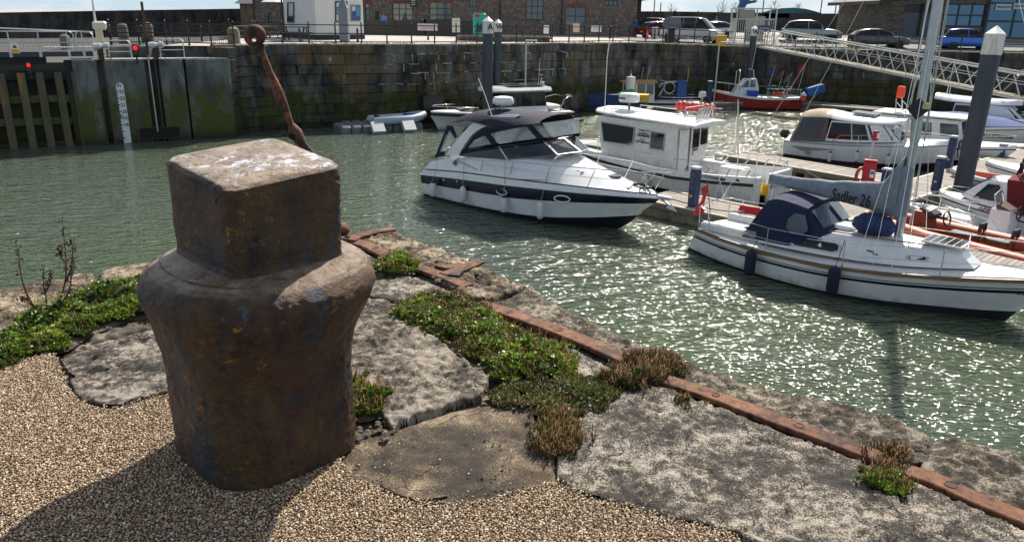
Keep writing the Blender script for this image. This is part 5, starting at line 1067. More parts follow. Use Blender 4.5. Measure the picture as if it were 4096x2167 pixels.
# ================================================================ PONTOONS
MD = Vector((.751, .660, 0)).normalized(); MN = Vector((-MD.y, MD.x, 0)); TN = lambda t, n_: MD*t+MN*n_
ZD = ZW+.5; rp_ = random.Random(21)
plank_me = []
for i in range(4):
 b_ = B(); b_.box((0, 0, 0), (1, 1, 1)); me = bpy.data.meshes.new('plank'); me.from_pydata(b_.v, [], b_.f); me.materials.append(wood_dk); plank_me.append(me)
def pontoon(label, a, c_, w, across=True, group=None, edge=True, pw=.14, plank=True, z=ZD):
 a, c_ = Vector(a), Vector(c_); a.z = c_.z = 0; d = c_-a; L_ = d.length; t = thing('pontoon', label, 'pontoon', (a.x, a.y, z), math.degrees(math.atan2(d.y, d.x)), group)
 b_ = B(); b_.box((L_/2, 0, -.10), (L_, w-.04, .14)); b_.build('frame', pm('pontoon_frame', (.10, .09, .075), .8), t)
 k = max(1, int(L_/3.2))
 for i in range(k): b_ = B(); b_.box((L_*(i+.5)/k, 0, -.47), (L_/k-.35, w-.10, .58), bev=.03); b_.build('float', concrete_f, t)
 if plank:
  if across:
   n_ = int(L_/pw)
   for i in range(n_):
    o = bpy.data.objects.new('plank', rp_.choice(plank_me)); link(o); o.parent = t; o.location = (pw*(i+.5), 0, -.012+rp_.uniform(-.003, .003)); o.scale = (pw-.014, w-.34, .03); o.rotation_euler = (0, 0, rp_.uniform(-.004, .004))
  else:
   n_ = int((w-.34)/pw)
   for j in range(n_):
    x = 0; k_ = 0
    while x < L_-.05:
     l_ = min(rp_.uniform(2.4, 3.6) if x else rp_.uniform(1, 3.4), L_-x); o = bpy.data.objects.new('plank', rp_.choice(plank_me)); link(o); o.parent = t; o.location = (x+l_/2, (j-(n_-1)/2)*pw, -.012+rp_.uniform(-.003, .003)); o.scale = (l_-.012, pw-.014, .03); x += l_
 if edge:
  for sg in (-1, 1):
   b_ = B(); b_.box((L_/2, sg*(w/2-.08), -.005), (L_, .16, .05), bev=.01); b_.build('edge_board', wood_pale, t); b_ = B(); b_.box((L_/2, sg*(w/2+.01), -.10), (L_, .05, .14)); b_.build('fascia_board', pm('weathered_fascia', (.16, .14, .11), .8, var=.2), t)
 return t
pontoon('main marina walkway of cross planks with pale edge boards, running to the upper right', TN(22.3, 11.2), TN(58, 11.2), 1.66)
hmA, hmB, hmC = TN(20.9, 16.4), TN(21.25, 10.6), TN(21.9, 1.0)
pontoon('end pontoon of lengthwise planks between the bow of the blue-banded motor cruiser and the yacht', hmA, hmB, 2.0, across=False)
pontoon('slatted pontoon of short cross planks behind the bow of the grey-masted yacht', hmB+Vector((.01, 0, 0)), hmC, 2.0)
pontoon('dark finger pontoon between the white wheelhouse workboat and the tan-hooded cabin cruiser', TN(30.4, 12.1), TN(30.6, 19.5), 1.8)
pontoon('far pontoon strip under the gangway in front of the harbour wall', Vector((21.5, 58.6, 0)), Vector((35.5, 46.6, 0)), 1.8, plank=False)
pontoon('small low pontoon between the orange-roofed boat and the red boat', Vector((12.0, 56.6, 0)), Vector((16.6, 58.2, 0)), 1.2, plank=False)
def cleat(p, yaw):
 t = thing('cleat', 'galvanised mooring cleat on the edge board of the main walkway', 'cleat', p, yaw, 'mooring cleats along the walkway'); b_ = B(); b_.tube([(-.14, 0, .07), (-.05, 0, .055), (.05, 0, .055), (.14, 0, .07)], .016, 6); b_.build('horn', galv, t); b_ = B(); b_.box((0, 0, .03), (.10, .04, .06)); b_.build('foot', galv, t); return t
c0 = cleat(TN(24, 10.45)+Vector((0, 0, ZD+.02)), 41);
for t_, n_ in ((27, 10.45), (30, 11.95), (33.5, 11.95), (33, 10.45), (37, 10.45), (38, 11.95)): copy_tree(c0, TN(t_, n_)+Vector((0, 0, ZD+.02)))
# piles
def pile(label, base, top, dia, letter=None, n=24):
 base, top = Vector(base), Vector(top); t = thing('mooring_pile', label, 'mooring pile', base); T = top-base; L_ = T.length; q = Vector((0, 0, 1)).rotation_difference(T.normalized());
 b_ = B(); b_.lathe([(dia/2, -1.6), (dia/2, L_-dia*1.55)], n=n, axis=T); b_.build('shaft', pile_m, t, smooth=True)
 b_ = B(); b_.lathe([(dia*.53, L_-dia*1.6), (dia*.53, L_-dia*.45), (dia*.50, L_-dia*.43), (.01, L_)], n=n, axis=T); b_.build('cap', cap_m, t, smooth=True)
 if letter:
  ang, s_ = letter; c_ = T.normalized()*(L_-dia*1.12); r_ = Vector((math.cos(R(ang)), math.sin(R(ang)), 0)); text(s_, dia*.85, TM(c_+r_*dia*.545-Vector((-r_.y, r_.x, 0))*dia*.28-Vector((0, 0, dia*.12)), Vector((-r_.y, r_.x, 0)), (0, 0, 1)), bk, t, bold=.02, ext=.004)
 return t
pA = PY(1952, 66, 41); pile('dark mooring pile with white cap lettered A, before the solar panel boat', (pA.x, 41, ZW), pA, .52, (-62, 'A'))
pW = PY(1993, 77, 50); pile('dark steel mooring pile with white cap lettered W, just right of the A pile', (pW.x, 49.5, ZW), (pW.x, 49.5, pW.z), .47, (-84, 'W'))
pC = PY(3019, 103, 59.3); pile('slim dark mooring pile with white W cap at the top of the gangway', (pC.x, 59.3, ZW), pC, .46, (-92, 'W'))
pB = PY(3989, 103, 27.5); pile('large dark mooring pile with weathered white cap beside the main walkway at right', (16.15, 27.3, ZW), pB, .60)
# gangway
def gangway():
 E0, E1 = PY(3035, 190, 59), PY(4096, 402, 43); E1 = E0+(E1-E0)*1.35; d = E1-E0; L_ = d.length; t = thing('gangway', 'long white lattice gangway bridge sloping down from the quay to the pontoons', 'gangway', E0); u = d/L_; side = Vector((u.y, -u.x, 0)).normalized(); up = side.cross(u)*-1 if side.cross(u).z < 0 else side.cross(u); H = 1.30; Wd = 1.25; wm = pm('white_galvanised', (.56, .56, .52), .5, .2, var=.15, vs=3)
 up = Vector((0, 0, 1)); N_ = 15; p = L_/N_
 for sg in (0, 1):
  o0 = side*(-sg*Wd); b_ = B(); b_.tube([o0, o0+d], .055, 6); b_.build('bottom_chord', wm, t); b_ = B(); b_.tube([o0+u*.9+up*H, o0+d+up*H], .05, 6); b_.build('top_chord', wm, t)
  b_ = B(); b_.tube([o0+u*.5+up*H*.62, o0+d+up*H*.62], .022, 5); b_.build('mid_rail', wm, t)
  for i in range(N_):
   b_ = B(); a = o0+u*(p*i); b_.tube([a+(up*.0), a+u*(p*.55)+up*H], .028, 5); b_.build('diagonal', wm, t); b_ = B(); b_.tube([a+u*p*.62+up*H, a+u*p], .034, 5); b_.build('upright', wm, t)
 b_ = B(); w0 = -side*Wd; b_.add([Vector((0, 0, .08)), d+Vector((0, 0, .08)), d+w0+Vector((0, 0, .08)), w0+Vector((0, 0, .08))]+[Vector((0, 0, .02)), d+Vector((0, 0, .02)), d+w0+Vector((0, 0, .02)), w0+Vector((0, 0, .02))], [(0, 1, 2, 3), (7, 6, 5, 4), (0, 4, 5, 1), (3, 2, 6, 7)]); b_.build('deck', pm('gangway_deck', (.13, .10, .06), .8), t)
gangway()
# service pedestals
def pedestal(label, p, h=1.15, yaw=-50, g='blue service pedestals on the pontoons', hose=False):
 t = thing('service_pedestal', label, 'pedestal', p, yaw, g); bm_ = pm('pedestal_blue', (.012, .035, .12), .45, var=.15)
 b_ = B(); b_.box((0, 0, h/2-.03), (.26, .30, h-.06), bev=.03); b_.build('body', bm_, t); b_ = B(); b_.box((0, 0, h), (.32, .36, .09), bev=.03); b_.build('cap', pm('pedestal_cap', (.35, .38, .42), .4), t)
 for z in ((.55, .75, .95) if h > 1 else (.3,)):
  b_ = B(); b_.box((0, -.155, h*z*.9), (.15, .03, .13), bev=.01); b_.build('socket_cover', pm('socket_grey', (.05, .06, .075), .4), t)
 if h > 1: b_ = B(); b_.box((.0, -.156, h*.28), (.09, .012, .08)); b_.build('yellow_label', yellow, t)
 if hose:
  b_ = B(); b_.tube([(.28+.02*k/8, .17*math.cos(k*.8), h*.8+.20*math.sin(k*.8)) for k in range(26)], .03, 6); b_.build('hose_coil', pm('blue_hose', (.02, .05, .16), .5), t)
 return t
D3 = lambda x, y: (x, y, ZD)
pedestal('tall dark blue service pedestal on the end pontoon beside the white workboat', D3(5.85, 24.45), 1.25)
pedestal('dark blue service pedestal at the foot of the large mooring pile', D3(15.35, 27.55), 1.2)
pedestal('blue service pedestal with a coiled hose, behind the large mooring pile', D3(18.3, 32.2), 1.3, hose=True)
pedestal('short dark blue bollard light by the red life ring cabinet', D3(14.0, 28.6), .55); pedestal('short dark bollard light far up the main walkway by the beige boat', D3(22.4, 35.3), .55); pedestal('blue pedestal at the far pontoon between the orange-roofed boat and the red boat', D3(14.2, 57.4), 1.5)
# life ring cabinet, ring, phone post
cab = thing('life_ring_cabinet', 'pinkish red life ring cabinet standing on the pontoon behind the grey boom cover', 'cabinet', D3(13.05, 28.0), -25); cab.scale = (.72, .72, .68); redc = pm('cabinet_red', (.42, .012, .035), .4)
b_ = B(); b_.box((0, 0, .72), (.62, .36, 1.35), bev=.05); b_.build('body', redc, cab); b_ = B(); b_.box((0, 0, 1.42), (.66, .40, .10), bev=.04); b_.build('lid', redc, cab); b_ = B(); b_.box((.15, -.19, .75), (.20, .01, .42)); b_.build('notice', white_p, cab); b_ = B(); b_.box((.15, -.196, .80), (.16, .008, .16)); b_.build('notice_picture', pm('notice_blue', (.02, .2, .35), .5), cab)
b_ = B(); b_.tube([(.26*math.cos(a)*.55, .26*math.sin(a)*0+.26*math.cos(a)*.8, .28*math.sin(a)) for a in np.linspace(0, 2*math.pi, 25)[:-1]], .06, 8, closed=True); lr = b_.build('life_ring', orange, None, smooth=60); lr.location = (12.72, 27.95, ZD+.42); lr.rotation_euler = (0, 0, R(-20)); tag(lr, 'worn orange life ring hung on the left side of the red cabinet', 'life ring')
ph = thing('phone_post', 'slim grey post with a small red box on top, behind the red cabinet', 'post', D3(13.35, 28.8)); b_ = B(); b_.tube([(0, 0, 0), (.12, .1, 1.85)], .05, 8); b_.build('shaft', galv, ph); b_ = B(); b_.box((.14, .08, 1.75), (.22, .16, .36), R(-20), bev=.03); b_.build('box', redc, ph); b_ = B(); b_.box((.20, -.02, 1.76), (.12, .02, .2), R(-20)); b_.build('notice', white_p, ph)
# lamp columns in front of the wall
def lampcol(label, px, py, y, dx):
 p = PY(px, py, y); t = thing('lamp_column', label, 'lamp post', (p.x, y, ZW-.5)); h = p.z-ZW+.5; b_ = B(); b_.tube([(0, 0, 0), (0, 0, h-.1)], .06, 8); b_.build('column', galv, t); b_ = B(); b_.box((dx, 0, h), (.75, .24, .10), bev=.04); b_.build('lamp_head', galv, t)
lampcol('slim grey lamp column with flat head against the quay wall behind the solar panel boat', 2105, 163, 50.3, .3); lampcol('slim grey lamp column with flat head against the wall near the red boat', 2878, 170, 58.6, .45)
# ================================================================ QUAY FURNITURE
def onground(px, py):
 y = 40
 while y < 140:
  p = PY(px, py, y)
  if p.z <= gz(p.x, p.y): return Vector((p.x, p.y, gz(p.x, p.y)))
  y += .25
 return PY(px, py, 80)
def atg(px, y): p = PY(px, 120, y); return Vector((p.x, y, gz(p.x, y)))
b_ = B(); b_.lathe([(.09, 0), (.075, .1), (.06, .15), (.06, .62), (.08, .66), (.07, .72), (.04, .78), (.045, .83), (.001, .88)], n=10)
bo0 = b_.build('street_bollard', blacki, None, smooth=True); tag(bo0, 'short black iron street bollard behind the quay railing', 'bollard', 'street bollards behind the railing'); q = [(1197, 48.5), (1429, 51), (1712, 57), (2091, 57), (2120, 66), (2203, 64), (2620, 70), (2666, 60.5), (2890, 60.8), (3558, 61)]
for i, (px, y) in enumerate(q):
 o = bo0 if i == 0 else bo0.copy()
 if i: link(o)
 o['label'] = 'black iron street bollard '+('in front of the dark grey picnic table', 'just right of the grey lamp post by the kiosk', 'below the pale banner', 'left of the two at the lettered piles', 'behind the right end of the stone block', 'right of the narrow white pavement sign', 'left of the litter bins', 'beside the black litter bin', 'in front of the yellow bin', 'before the dark green grey hatchback')[i]
 o.location = atg(px, y)
def board(name, label, cat, px0, py0, px1, py1, y, mat, lines=(), frame=None, yaw=0, legs=False, th=.03):
 a, c_ = PY(px0, py0, y), PY(px1, py1, y); t = thing(name, label, cat, ((a.x+c_.x)/2, y, c_.z), yaw); w, h = c_.x-a.x, a.z-c_.z; b_ = B(); b_.box((0, 0, h/2), (w, th, h)); b_.build('panel', mat, t)
 for i, (s_, sz, zf, mt) in enumerate(lines): text(s_, sz, TM((0, -th/2-.004, h*zf), (1, 0, 0), (0, 0, 1)), mt, t, align='CENTER')
 if frame: f = B(); f.frame([(-w/2, -th/2, 0), (w/2, -th/2, 0), (w/2, -th/2, h), (-w/2, -th/2, h)], .05, .02, (0, -1, 0)); f.build('frame', frame, t)
 if legs:
  for sx_ in (-1, 1): b_ = B(); b_.box((sx_*w*.42, .12, h*.3), (.04, .04, h*.6+.2)); b_.build('leg', blackp, t)
 return t
txr = pm('faded_red_print', (.4, .1, .1), .6); txg = pm('grey_print', (.2, .2, .22), .6)
board('banner', 'wide pale banner with faint lettering tied to the railing near the A pile', 'banner', 1670, 95, 1750, 124, 55.6, pm('pale_pink_banner', (.6, .5, .55), .7), [('Welcome to the', .13, .62, txg), ('Harbourside', .15, .3, txr)])
board('banner', 'small white paper banner tied to the railing right of the warehouse doors', 'banner', 2365, 104, 2405, 129, 59.5, white_p, [('NO', .12, .62, txg), ('CYCLING', .12, .28, txg)])
board('advert_board', 'yellow and white advertising board standing before the warehouse', 'advert board', 1806, 70, 1842, 134, 66, pm('ad_white', (.6, .58, .5), .6), [('Coffee', .2, .72, txr)], frame=blackp, legs=True)
o = board('pavement_sign', 'narrow white pavement sign behind the railing, left of the arched doors', 'pavement sign', 2175, 102, 2195, 138, 64, white_p, [('OPEN', .13, .7, txg)], legs=True); board('pavement_sign', 'cream pavement sign standing in front of the arched warehouse doors', 'pavement sign', 2293, 95, 2317, 130, 68, cream, [('MENU', .12, .75, txg)], legs=True)
t = thing('vending_kiosk', 'turquoise green vending box with rounded top beside the A pile', 'vending kiosk', PY(1918, 146, 60)); tq = pm('turquoise', (.02, .34, .28), .45); b_ = B(); b_.box((0, 0, .85), (.95, .6, 1.6), bev=.1); b_.build('body', tq, t); b_ = B(); b_.box((-.15, -.31, 1.45), (.32, .02, .22)); b_.build('red_logo_panel', red, t); b_ = B(); b_.plate([(-.3, -.31, .3), (-.1, -.31, 1.1), (0, -.31, .75), (.3, -.31, 1.1), (.28, -.31, .5), (.1, -.31, .3)], .01); b_.build('dark_graphic', pm('dark_teal', (.01, .05, .06), .5), t)
t = thing('stone_block', 'long dark stone block on the quay top behind the two lettered piles', 'block', PY(1830, 172, 56.5)); b_ = B(); b_.box((3.2, 0, .22), (6.6, .8, .6), bev=.1); b_.build('block', wallm, t)
def bin_(name, label, px, y, mat, s=(.5, .5, 1.05), tap=1.1):
 t = thing(name, label, 'bin', atg(px, y)); b_ = B(); b_.box((0, 0, s[2]/2), s, taper=tap); b_.build('body', mat, t); b_ = B(); b_.box((0, 0, s[2]+.03), (s[0]*1.2, s[1]*1.2, .09), bev=.03); b_.build('lid', mat, t)
bin_('litter_bin', 'black litter bin behind the railing in front of the silver campervan', 2686, 60.6, blackp, (.46, .46, 1.1), 1.0); bin_('grit_bin', 'yellow ochre bin behind the railing, left of the white gate cage', 2890, 60.9, yellow, (.6, .5, .72), 1.15); bin_('litter_bin', 'grey litter bin on the car park left of the campervan', 2620, 71, galv, (.45, .45, .9), 1.0)
t = thing('traffic_cone', 'orange and white traffic cone beside the red hatchback', 'traffic cone', atg(2590, 70)); b_ = B(); b_.lathe([(.17, .03), (.12, .3)], n=12); b_.lathe([(.08, .5), (.02, .78)], n=12); b_.build('cone', orangeb, t); b_ = B(); b_.lathe([(.12, .3), (.08, .5)], n=12); b_.build('white_band', white_p, t); b_ = B(); b_.box((0, 0, .015), (.42, .42, .03)); b_.build('base', orangeb, t)
# cycle racks
def rack(px, y):
 t = thing('trolley_rack', 'angular galvanised cycle rack of bent tubes in front of the campervan', 'cycle rack', atg(px, y), 5, 'cycle racks behind the railing'); b_ = B()
 b_.tube([(-.6, 0, .05), (.6, 0, .05)], .02, 5)
 for k in range(3): x = -.5+.45*k; b_.tube([(x, 0, .05), (x+.35, .1, .62), (x+.05, .35, .42), (x-.1, .3, .05)], .018, 5)
 b_.build('tube_frame', galv, t); return t
for px, w_ in ((2725, 'leftmost of three'), (2775, 'middle of three'), (2825, 'rightmost of three')): rack(px, 61.6)['label'] = 'bent galvanised cycle rack before the campervan, '+w_
# picnic tables
def picnic(px, y, label, mat, s=1.0, yaw=0):
 t = thing('picnic_table', label, 'picnic table', atg(px, y)+Vector((0, 0, 0)), yaw); t.scale = (s,)*3; b_ = B(); b_.box((0, 0, .74), (1.6, .7, .05)); b_.build('table_top', mat, t)
 for sg in (-1, 1): b_ = B(); b_.box((0, sg*.65, .44), (1.6, .26, .04)); b_.build('bench', mat, t)
 for sx_ in (-.55, .55):
  b_ = B(); b_.tube([(sx_, -.75, 0), (sx_, -.2, .72)], .04, 4); b_.tube([(sx_, .75, 0), (sx_, .2, .72)], .04, 4); b_.tube([(sx_, -.7, .40), (sx_, .7, .40)], .035, 4); b_.build('trestle', mat, t)
pt = pm('picnic_timber', (.24, .18, .12), .8, var=.2)
picnic(985, 56, 'wooden picnic table on the paving at far left of the picnic area', pt); picnic(1040, 57, 'wooden picnic table in the middle of the picnic area left of the kiosk', pt, yaw=6); picnic(1092, 56, 'wooden picnic table nearest the white kiosk', pt, yaw=-4); picnic(1180, 50.5, 'dark grey picnic table directly in front of the white kiosk', dark_clad, 1.15)
# grey lamp base at kiosk
p = atg(1377, 49.5); t = thing('lamp_post', 'grey square-based lamp post in front of the white kiosk', 'lamp post', p); b_ = B(); b_.box((0, 0, 1.05), (.55, .5, 2.1), bev=.04); b_.build('base_box', galv2 if False else pm('lamp_grey', (.16, .18, .20), .5), t); b_ = B(); b_.box((0, 0, 2.3), (.5, .45, .45), taper=.3); b_.tube([(0, 0, 2.3), (0, 0, 7)], .1, 10); b_.build('column', pm('lamp_grey', (0, 0, 0)), t)
t = thing('parasol', 'pale parasol beside the left wall of the kiosk', 'parasol', atg(1128, 64)); b_ = B(); b_.tube([(0, 0, 0), (0, 0, 3)], .04, 6); b_.build('pole', blackp, t); b_ = B(); b_.lathe([(1.5, 2.45), (.7, 2.85), (.01, 3.05)], n=8); b_.build('canopy', white_p, t)
for i, (px, y, lab) in enumerate(((930, 43.5, 'rounded pale stone bollard by the end of the upright-bar railing'), (250, 56, 'tall rounded stone pillar beyond the lock at far left'), (488, 56, 'stone pillar with domed top behind the cream barrier box'), (590, 56, 'stone pillar with domed top behind the brown pole'))):
 zt_ = PY(px, (108, 138, 93, 90)[i], y).z; zb_ = 0 if i == 0 else -1; b_ = B(); b_.lathe([(.33, 0), (.33, zt_-zb_-.3), (.28, zt_-zb_-.1), (.12, zt_-zb_)], n=14); o = b_.build('stone_pillar', pm('pillar_stone', (.17, .14, .10), .85, var=.2, bump=.3), None, smooth=True); o.location = (PY(px, 100, y).x, y, zb_); tag(o, lab, 'stone pillar')
# white gate cage
A_ = PY(2942, 175, 61.3); t = thing('gate_cage', 'white barred security gate cage with a blue notice at the top of the gangway', 'gate cage', (A_.x, 61.6, -.2)); Wc = PY(3093, 175, 61.6).x-A_.x; Hc = PY(2950, 34, 61.6).z+.2; wf = pm('off_white_steel', (.52, .52, .47), .55, var=.2)
b_ = B()
for x in (0, Wc*.5, Wc):
 for y in (0, 1.6): b_.box((x, y, Hc/2), (.09, .09, Hc))
for z in (.1, Hc*.72, Hc):
 for y in (0, 1.6): b_.box((Wc/2, y, z), (Wc, .07, .08))
 for x in (0, Wc): b_.box((x, .8, z), (.07, 1.6, .08))
b_.build('frame', wf, t)
for i, (x0, x1) in enumerate(((0, Wc*.5), (Wc*.5, Wc))):
 for k in range(1, 9): b_ = B(); b_.box((x0+(x1-x0)*k/9, 0, Hc*.38), (.035, .03, Hc*.66)); b_.build('bar', wf, t)
for k in range(1, 9):
 b_ = B(); b_.box((0, 1.6*k/9, Hc*.38), (.03, .035, Hc*.66)); b_.build('bar', wf, t)
b_ = B(); b_.box((Wc*.25, .02, Hc*.86), (Wc*.4, .02, Hc*.22)); b_.box((Wc*.62, 1.4, Hc*.45), (Wc*.5, .02, Hc*.7)); o=b_.build('sheet_panel', pm('grey_sheet', (.30, .29, .26), .6), t); tag(o, kind='stuff')
b_ = B(); b_.box((Wc*.72, -.05, Hc*.50), (.95, .02, .30)); bo = b_.build('blue_notice', pm('notice_navy', (.02, .05, .14), .5), t); text('PENARTH', .17, TM((Wc*.72-.38, -.065, Hc*.46), (1, 0, 0), (0, 0, 1)), white_p, bo)
# whale tail sculpture and teal arched roof building
p = PY(2995, 33, 92); t = thing('tail_sculpture', 'tall blue fluke shaped sculpture rising behind the white gate cage', 'sculpture', (p.x, 92, .3)); b_ = B(); q = lambda x, y: (PY(x, y, 92)-Vector((p.x, 92, .3)))
pts = [(2945, 60), (2955, 25), (2962, 10), (2958, -6), (2975, -14), (2990, -2), (3005, 4), (3020, 1), (3032, 4), (3022, 12), (3000, 16), (2988, 19), (2980, 32), (2975, 60)]; b_.plate([q(*k) for k in pts][::-1], .5); b_.build('fluke', pm('sculpture_blue', (.015, .10, .24), .4), t)
t = thing('arched_shelter', 'teal blue arched roof shelter with windows behind the dark fence', 'shelter', (PY(3100, 60, 94).x, 94, .4)); T0 = Vector(t.location); q = lambda x, y, d=0: PY(x, y, 94+d)-T0; tl = pm('teal_cladding', (.02, .11, .14), .5)
top = [(3010, 52), (3040, 42), (3080, 35), (3130, 33), (3175, 38), (3210, 47), (3235, 55)]; b_ = B(); b_.plate([q(*k) for k in top]+[q(3235, 72), q(3010, 72)], 4); b_.build('body', tl, t)
b_ = B(); b_.rows([[q(x, y-2) for x, y in top], [q(x, y-2, 4) for x, y in top]], n=20, mirror=False); b_.build('roof', tl, t)
for x in (3100, 3118, 3136, 3155, 3168): b_ = B(); b_.plate([q(x, 62, -.1), q(x+13, 62, -.1), q(x+13, 43, -.1), q(x, 43, -.1)], .05); b_.build('window', pm('pale_window', (.30, .45, .48), .15), t)
# thin poles, bare trees
for px, y0, y, lab in ((2620, -12, 90, 'thin pole left of the two behind the boundary wall'), (2644, 12, 90, 'short thin pole right of the two behind the boundary wall'), (3057, -10, 90, 'thin pole rising just right of the blue fluke sculpture'), (3290, -10, 90, 'thin tall pole behind the silver estate car'), (3349, -10, 90, 'left of the pair of flag poles behind the dark fence'), (3366, -10, 90, 'right of the pair of flag poles behind the dark fence')):
 p = PY(px, y0, y); b_ = B(); b_.tube([(0, 0, -p.z), (0, 0, 0 if y0 > 0 else 3)], .06, 6); o = b_.build('flag_pole', blackp); o.location = p; tag(o, lab, 'pole')
rt = random.Random(8)
def baretree(px, y, htop, label):
 p = PY(px, 50, y); t = thing('bare_tree', label, 'tree', (p.x, y, 0)); b_ = B(); br = B(); b_.tube([(0, 0, 0), (.05, 0, htop*.6), (0, .05, htop)], [.07, .05, .015], 6)
 for k in range(26):
  z = htop*rt.uniform(.45, .95); a = rt.uniform(0, 6.28); l_ = (htop-z)*.5+.3; br.tube([(0, 0, z), (math.cos(a)*l_*.5, math.sin(a)*l_*.5, z+l_*.5), (math.cos(a)*l_*.7, math.sin(a)*l_*.7, z+l_)], [.02, .014, .006], 4)
 m_ = pm('bare_branches', (.10, .085, .08), .9); b_.build('trunk', m_, t); tag(br.build('branches', m_, t), kind='stuff')
for px, py, lab in ((2685, 17, 'bare sapling just right of the two thin poles'), (2890, 2, 'tallest bare sapling left of the blue sculpture'), (2938, 12, 'small bare sapling immediately left of the blue sculpture'), (3096, 5, 'bare sapling over the teal arched shelter'), (3190, 15, 'small bare sapling right of the teal shelter'), (3468, 10, 'bare sapling between the poles and the cafe')): baretree(px, 110, PY(px, py, 110).z, lab)
# ---- cars
tyre = pm('tyre', (.015, .015, .015), .8); rim = pm('alloy_rim', (.45, .46, .48), .3, .8); lampw = pm('headlamp', (.5, .52, .55), .1, spec=1); lampr = pm('tail_lamp', (.35, .01, .01), .2)
def car(label, name, cat, px, py, yaw, paint, L_=4.4, Wd=1.82, H=1.48, style='hatch', y=None, roofm=None):
 p = onground(px, py) if y is None else atg(px, y); t = thing(name, label, cat, p, yaw); hw = Wd/2; h = L_/2
 if style == 'van': belt = [(-h, 1.05), (-h+.1, 1.1), (.9, 1.12), (h-1.0, 1.12), (h-.35, 1.02), (h, .80)]; roof = [(-h+.12, 1.12), (-h+.3, H-.08), (-h+.7, H), (.2, H), (.9, H-.03), (1.75, 1.12)]
 elif style == 'suv': belt = [(-h, .95), (-h+.2, 1.02), (0, .98), (h-1.15, 1.0), (h-.4, .92), (h, .70)]; roof = [(-h+.15, 1.02), (-h+.55, H-.10), (-h+1.2, H), (-.1, H), (.35, H-.08), (h-1.2, 1.0)]
 else: belt = [(-h, .88), (-h+.2, .95), (0, .90), (h-1.1, .90), (h-.4, .82), (h, .62)]; roof = [(-h+.12, .95), (-h+.55, H-.13), (-h+1.1, H), (-.15, H), (.35, H-.10), (h-1.15, .90)]
 X = [q[0] for q in belt]; kk = 1.02
 b_ = B(); tp = lambda x: 1-.13*max(0, (abs(x)/h-.75)/.25)**2
 xs = list(np.linspace(-h, h, 16)); bz = np.interp(xs, [q[0] for q in belt], [q[1] for q in belt])
 b_.rows([[(x, hw*.86*tp(x), .24) for x in xs], [(x, hw*tp(x), .45) for x in xs], [(x, hw*kk*tp(x), .62) for x in xs], [(x, hw*.97*tp(x), z-.04) for x, z in zip(xs, bz)], [(x, hw*.88*tp(x), z) for x, z in zip(xs, bz)], [(x, 0, z+.03) for x, z in zip(xs, bz)]], n=16, cap0=True, cap1=True)
 b_.build('body', paint, t, smooth=50, dist=.001)
 xr = list(np.linspace(roof[0][0], roof[-1][0], 22)); rz = np.interp(xr, [q[0] for q in roof], [q[1] for q in roof]); zb = np.interp(xr, [q[0] for q in belt], [q[1] for q in belt])
 g = B(); mid = [hw*.90-(z-b)*.22 for z, b in zip(rz, zb)]
 g.rows([[(x, hw*.9, b-.01) for x, b in zip(xr, zb)], [(x, m-.0, z-.06) for x, m, z in zip(xr, mid, rz)], [(x, max(.1, m-.05), z-.015) for x, m, z in zip(xr, mid, rz)], [(x, 0, z+.015) for x, z in zip(xr, rz)]], n=22, mats=[0, 1, 1]);
 if style == 'van':
  for i in range(len(g.f)):
   if g.m[i] == 0 and sum(g.v[k][0] for k in g.f[i])/4 < -.7: g.m[i] = 1
 for i in range(len(g.f)):      # windscreen and rear window: glass on the sloping ends of the top
  c_ = sum((Vector(g.v[k]) for k in g.f[i]), Vector())/4
  if g.m[i] == 1 and (c_.x > roof[-2][0]-.25 and c_.z < H-.06 or c_.x < roof[1][0]-.02) : g.m[i] = 0
 g.build('cabin', [glassd, roofm or paint], t, smooth=50)
 pil = B()
 for x in ((-.35, .75) if style != 'van' else (-.5, .55)):
  z = np.interp(x, xr, rz); m_ = hw*.90-(z-1)*.22
  for sg in (1, -1): pil.tube([(x, sg*(hw*.91), .9), (x-.02, sg*(m_+.01), z-.06)], .035, 4)
 pil.build('pillars', paint if style != 'hatch' else blackp, t)
 for sx_ in (-1, 1):
  for sy in (-1, 1):
   wx = sx_*(h-.82); w_ = B(); r_ = .34 if style == 'suv' else .32; w_.lathe([(r_*.62, -.11), (r_*.95, -.115), (r_, -.08), (r_, .08), (r_*.95, .115), (r_*.62, .11)], (0, 0, 0), 20, axis=(0, 1, 0)); wo = w_.build('wheel', tyre, t, smooth=True); wo.location = (wx, sy*(hw-.10), r_)
   rm = B(); rm.lathe([(r_*.62, -.0), (r_*.64, .105), (r_*.56, .10), (r_*.5, .03), (.001, .03)], (0, 0, 0), 20, axis=(0, sy, 0));
   for k in range(5): a = k*1.2566; rm.box((math.cos(a)*r_*.3, sy*.07, math.sin(a)*r_*.3), (r_*.55, .05, .05), Matrix.Rotation(-a, 3, 'Y'))
   rm.build('rim', rim, wo)
   ar = B(); ar.lathe([(r_*1.12, -.02), (r_*1.12, .012), (.001, .012)], (wx, sy*(hw*kk-.03), r_+.02), 20, axis=(0, sy, 0)); ar.build('wheel_arch', blackp, t)
   mi = None
 for sy in (-1, 1):
  q = B(); q.box((h-.20, sy*hw*.62, .70 if style != 'van' else .82), (.30, .42, .14), R(-sy*22), bev=.04); q.build('headlight', lampw, t); q = B(); q.box((-h+.10, sy*hw*.72, .88), (.16, .30, .16), bev=.03); q.build('tail_light', lampr, t); q = B(); q.box((.75 if style != 'van' else 1.15, sy*(hw+.10), 1.0), (.12, .20, .14), bev=.04); q.build('mirror', paint, t)
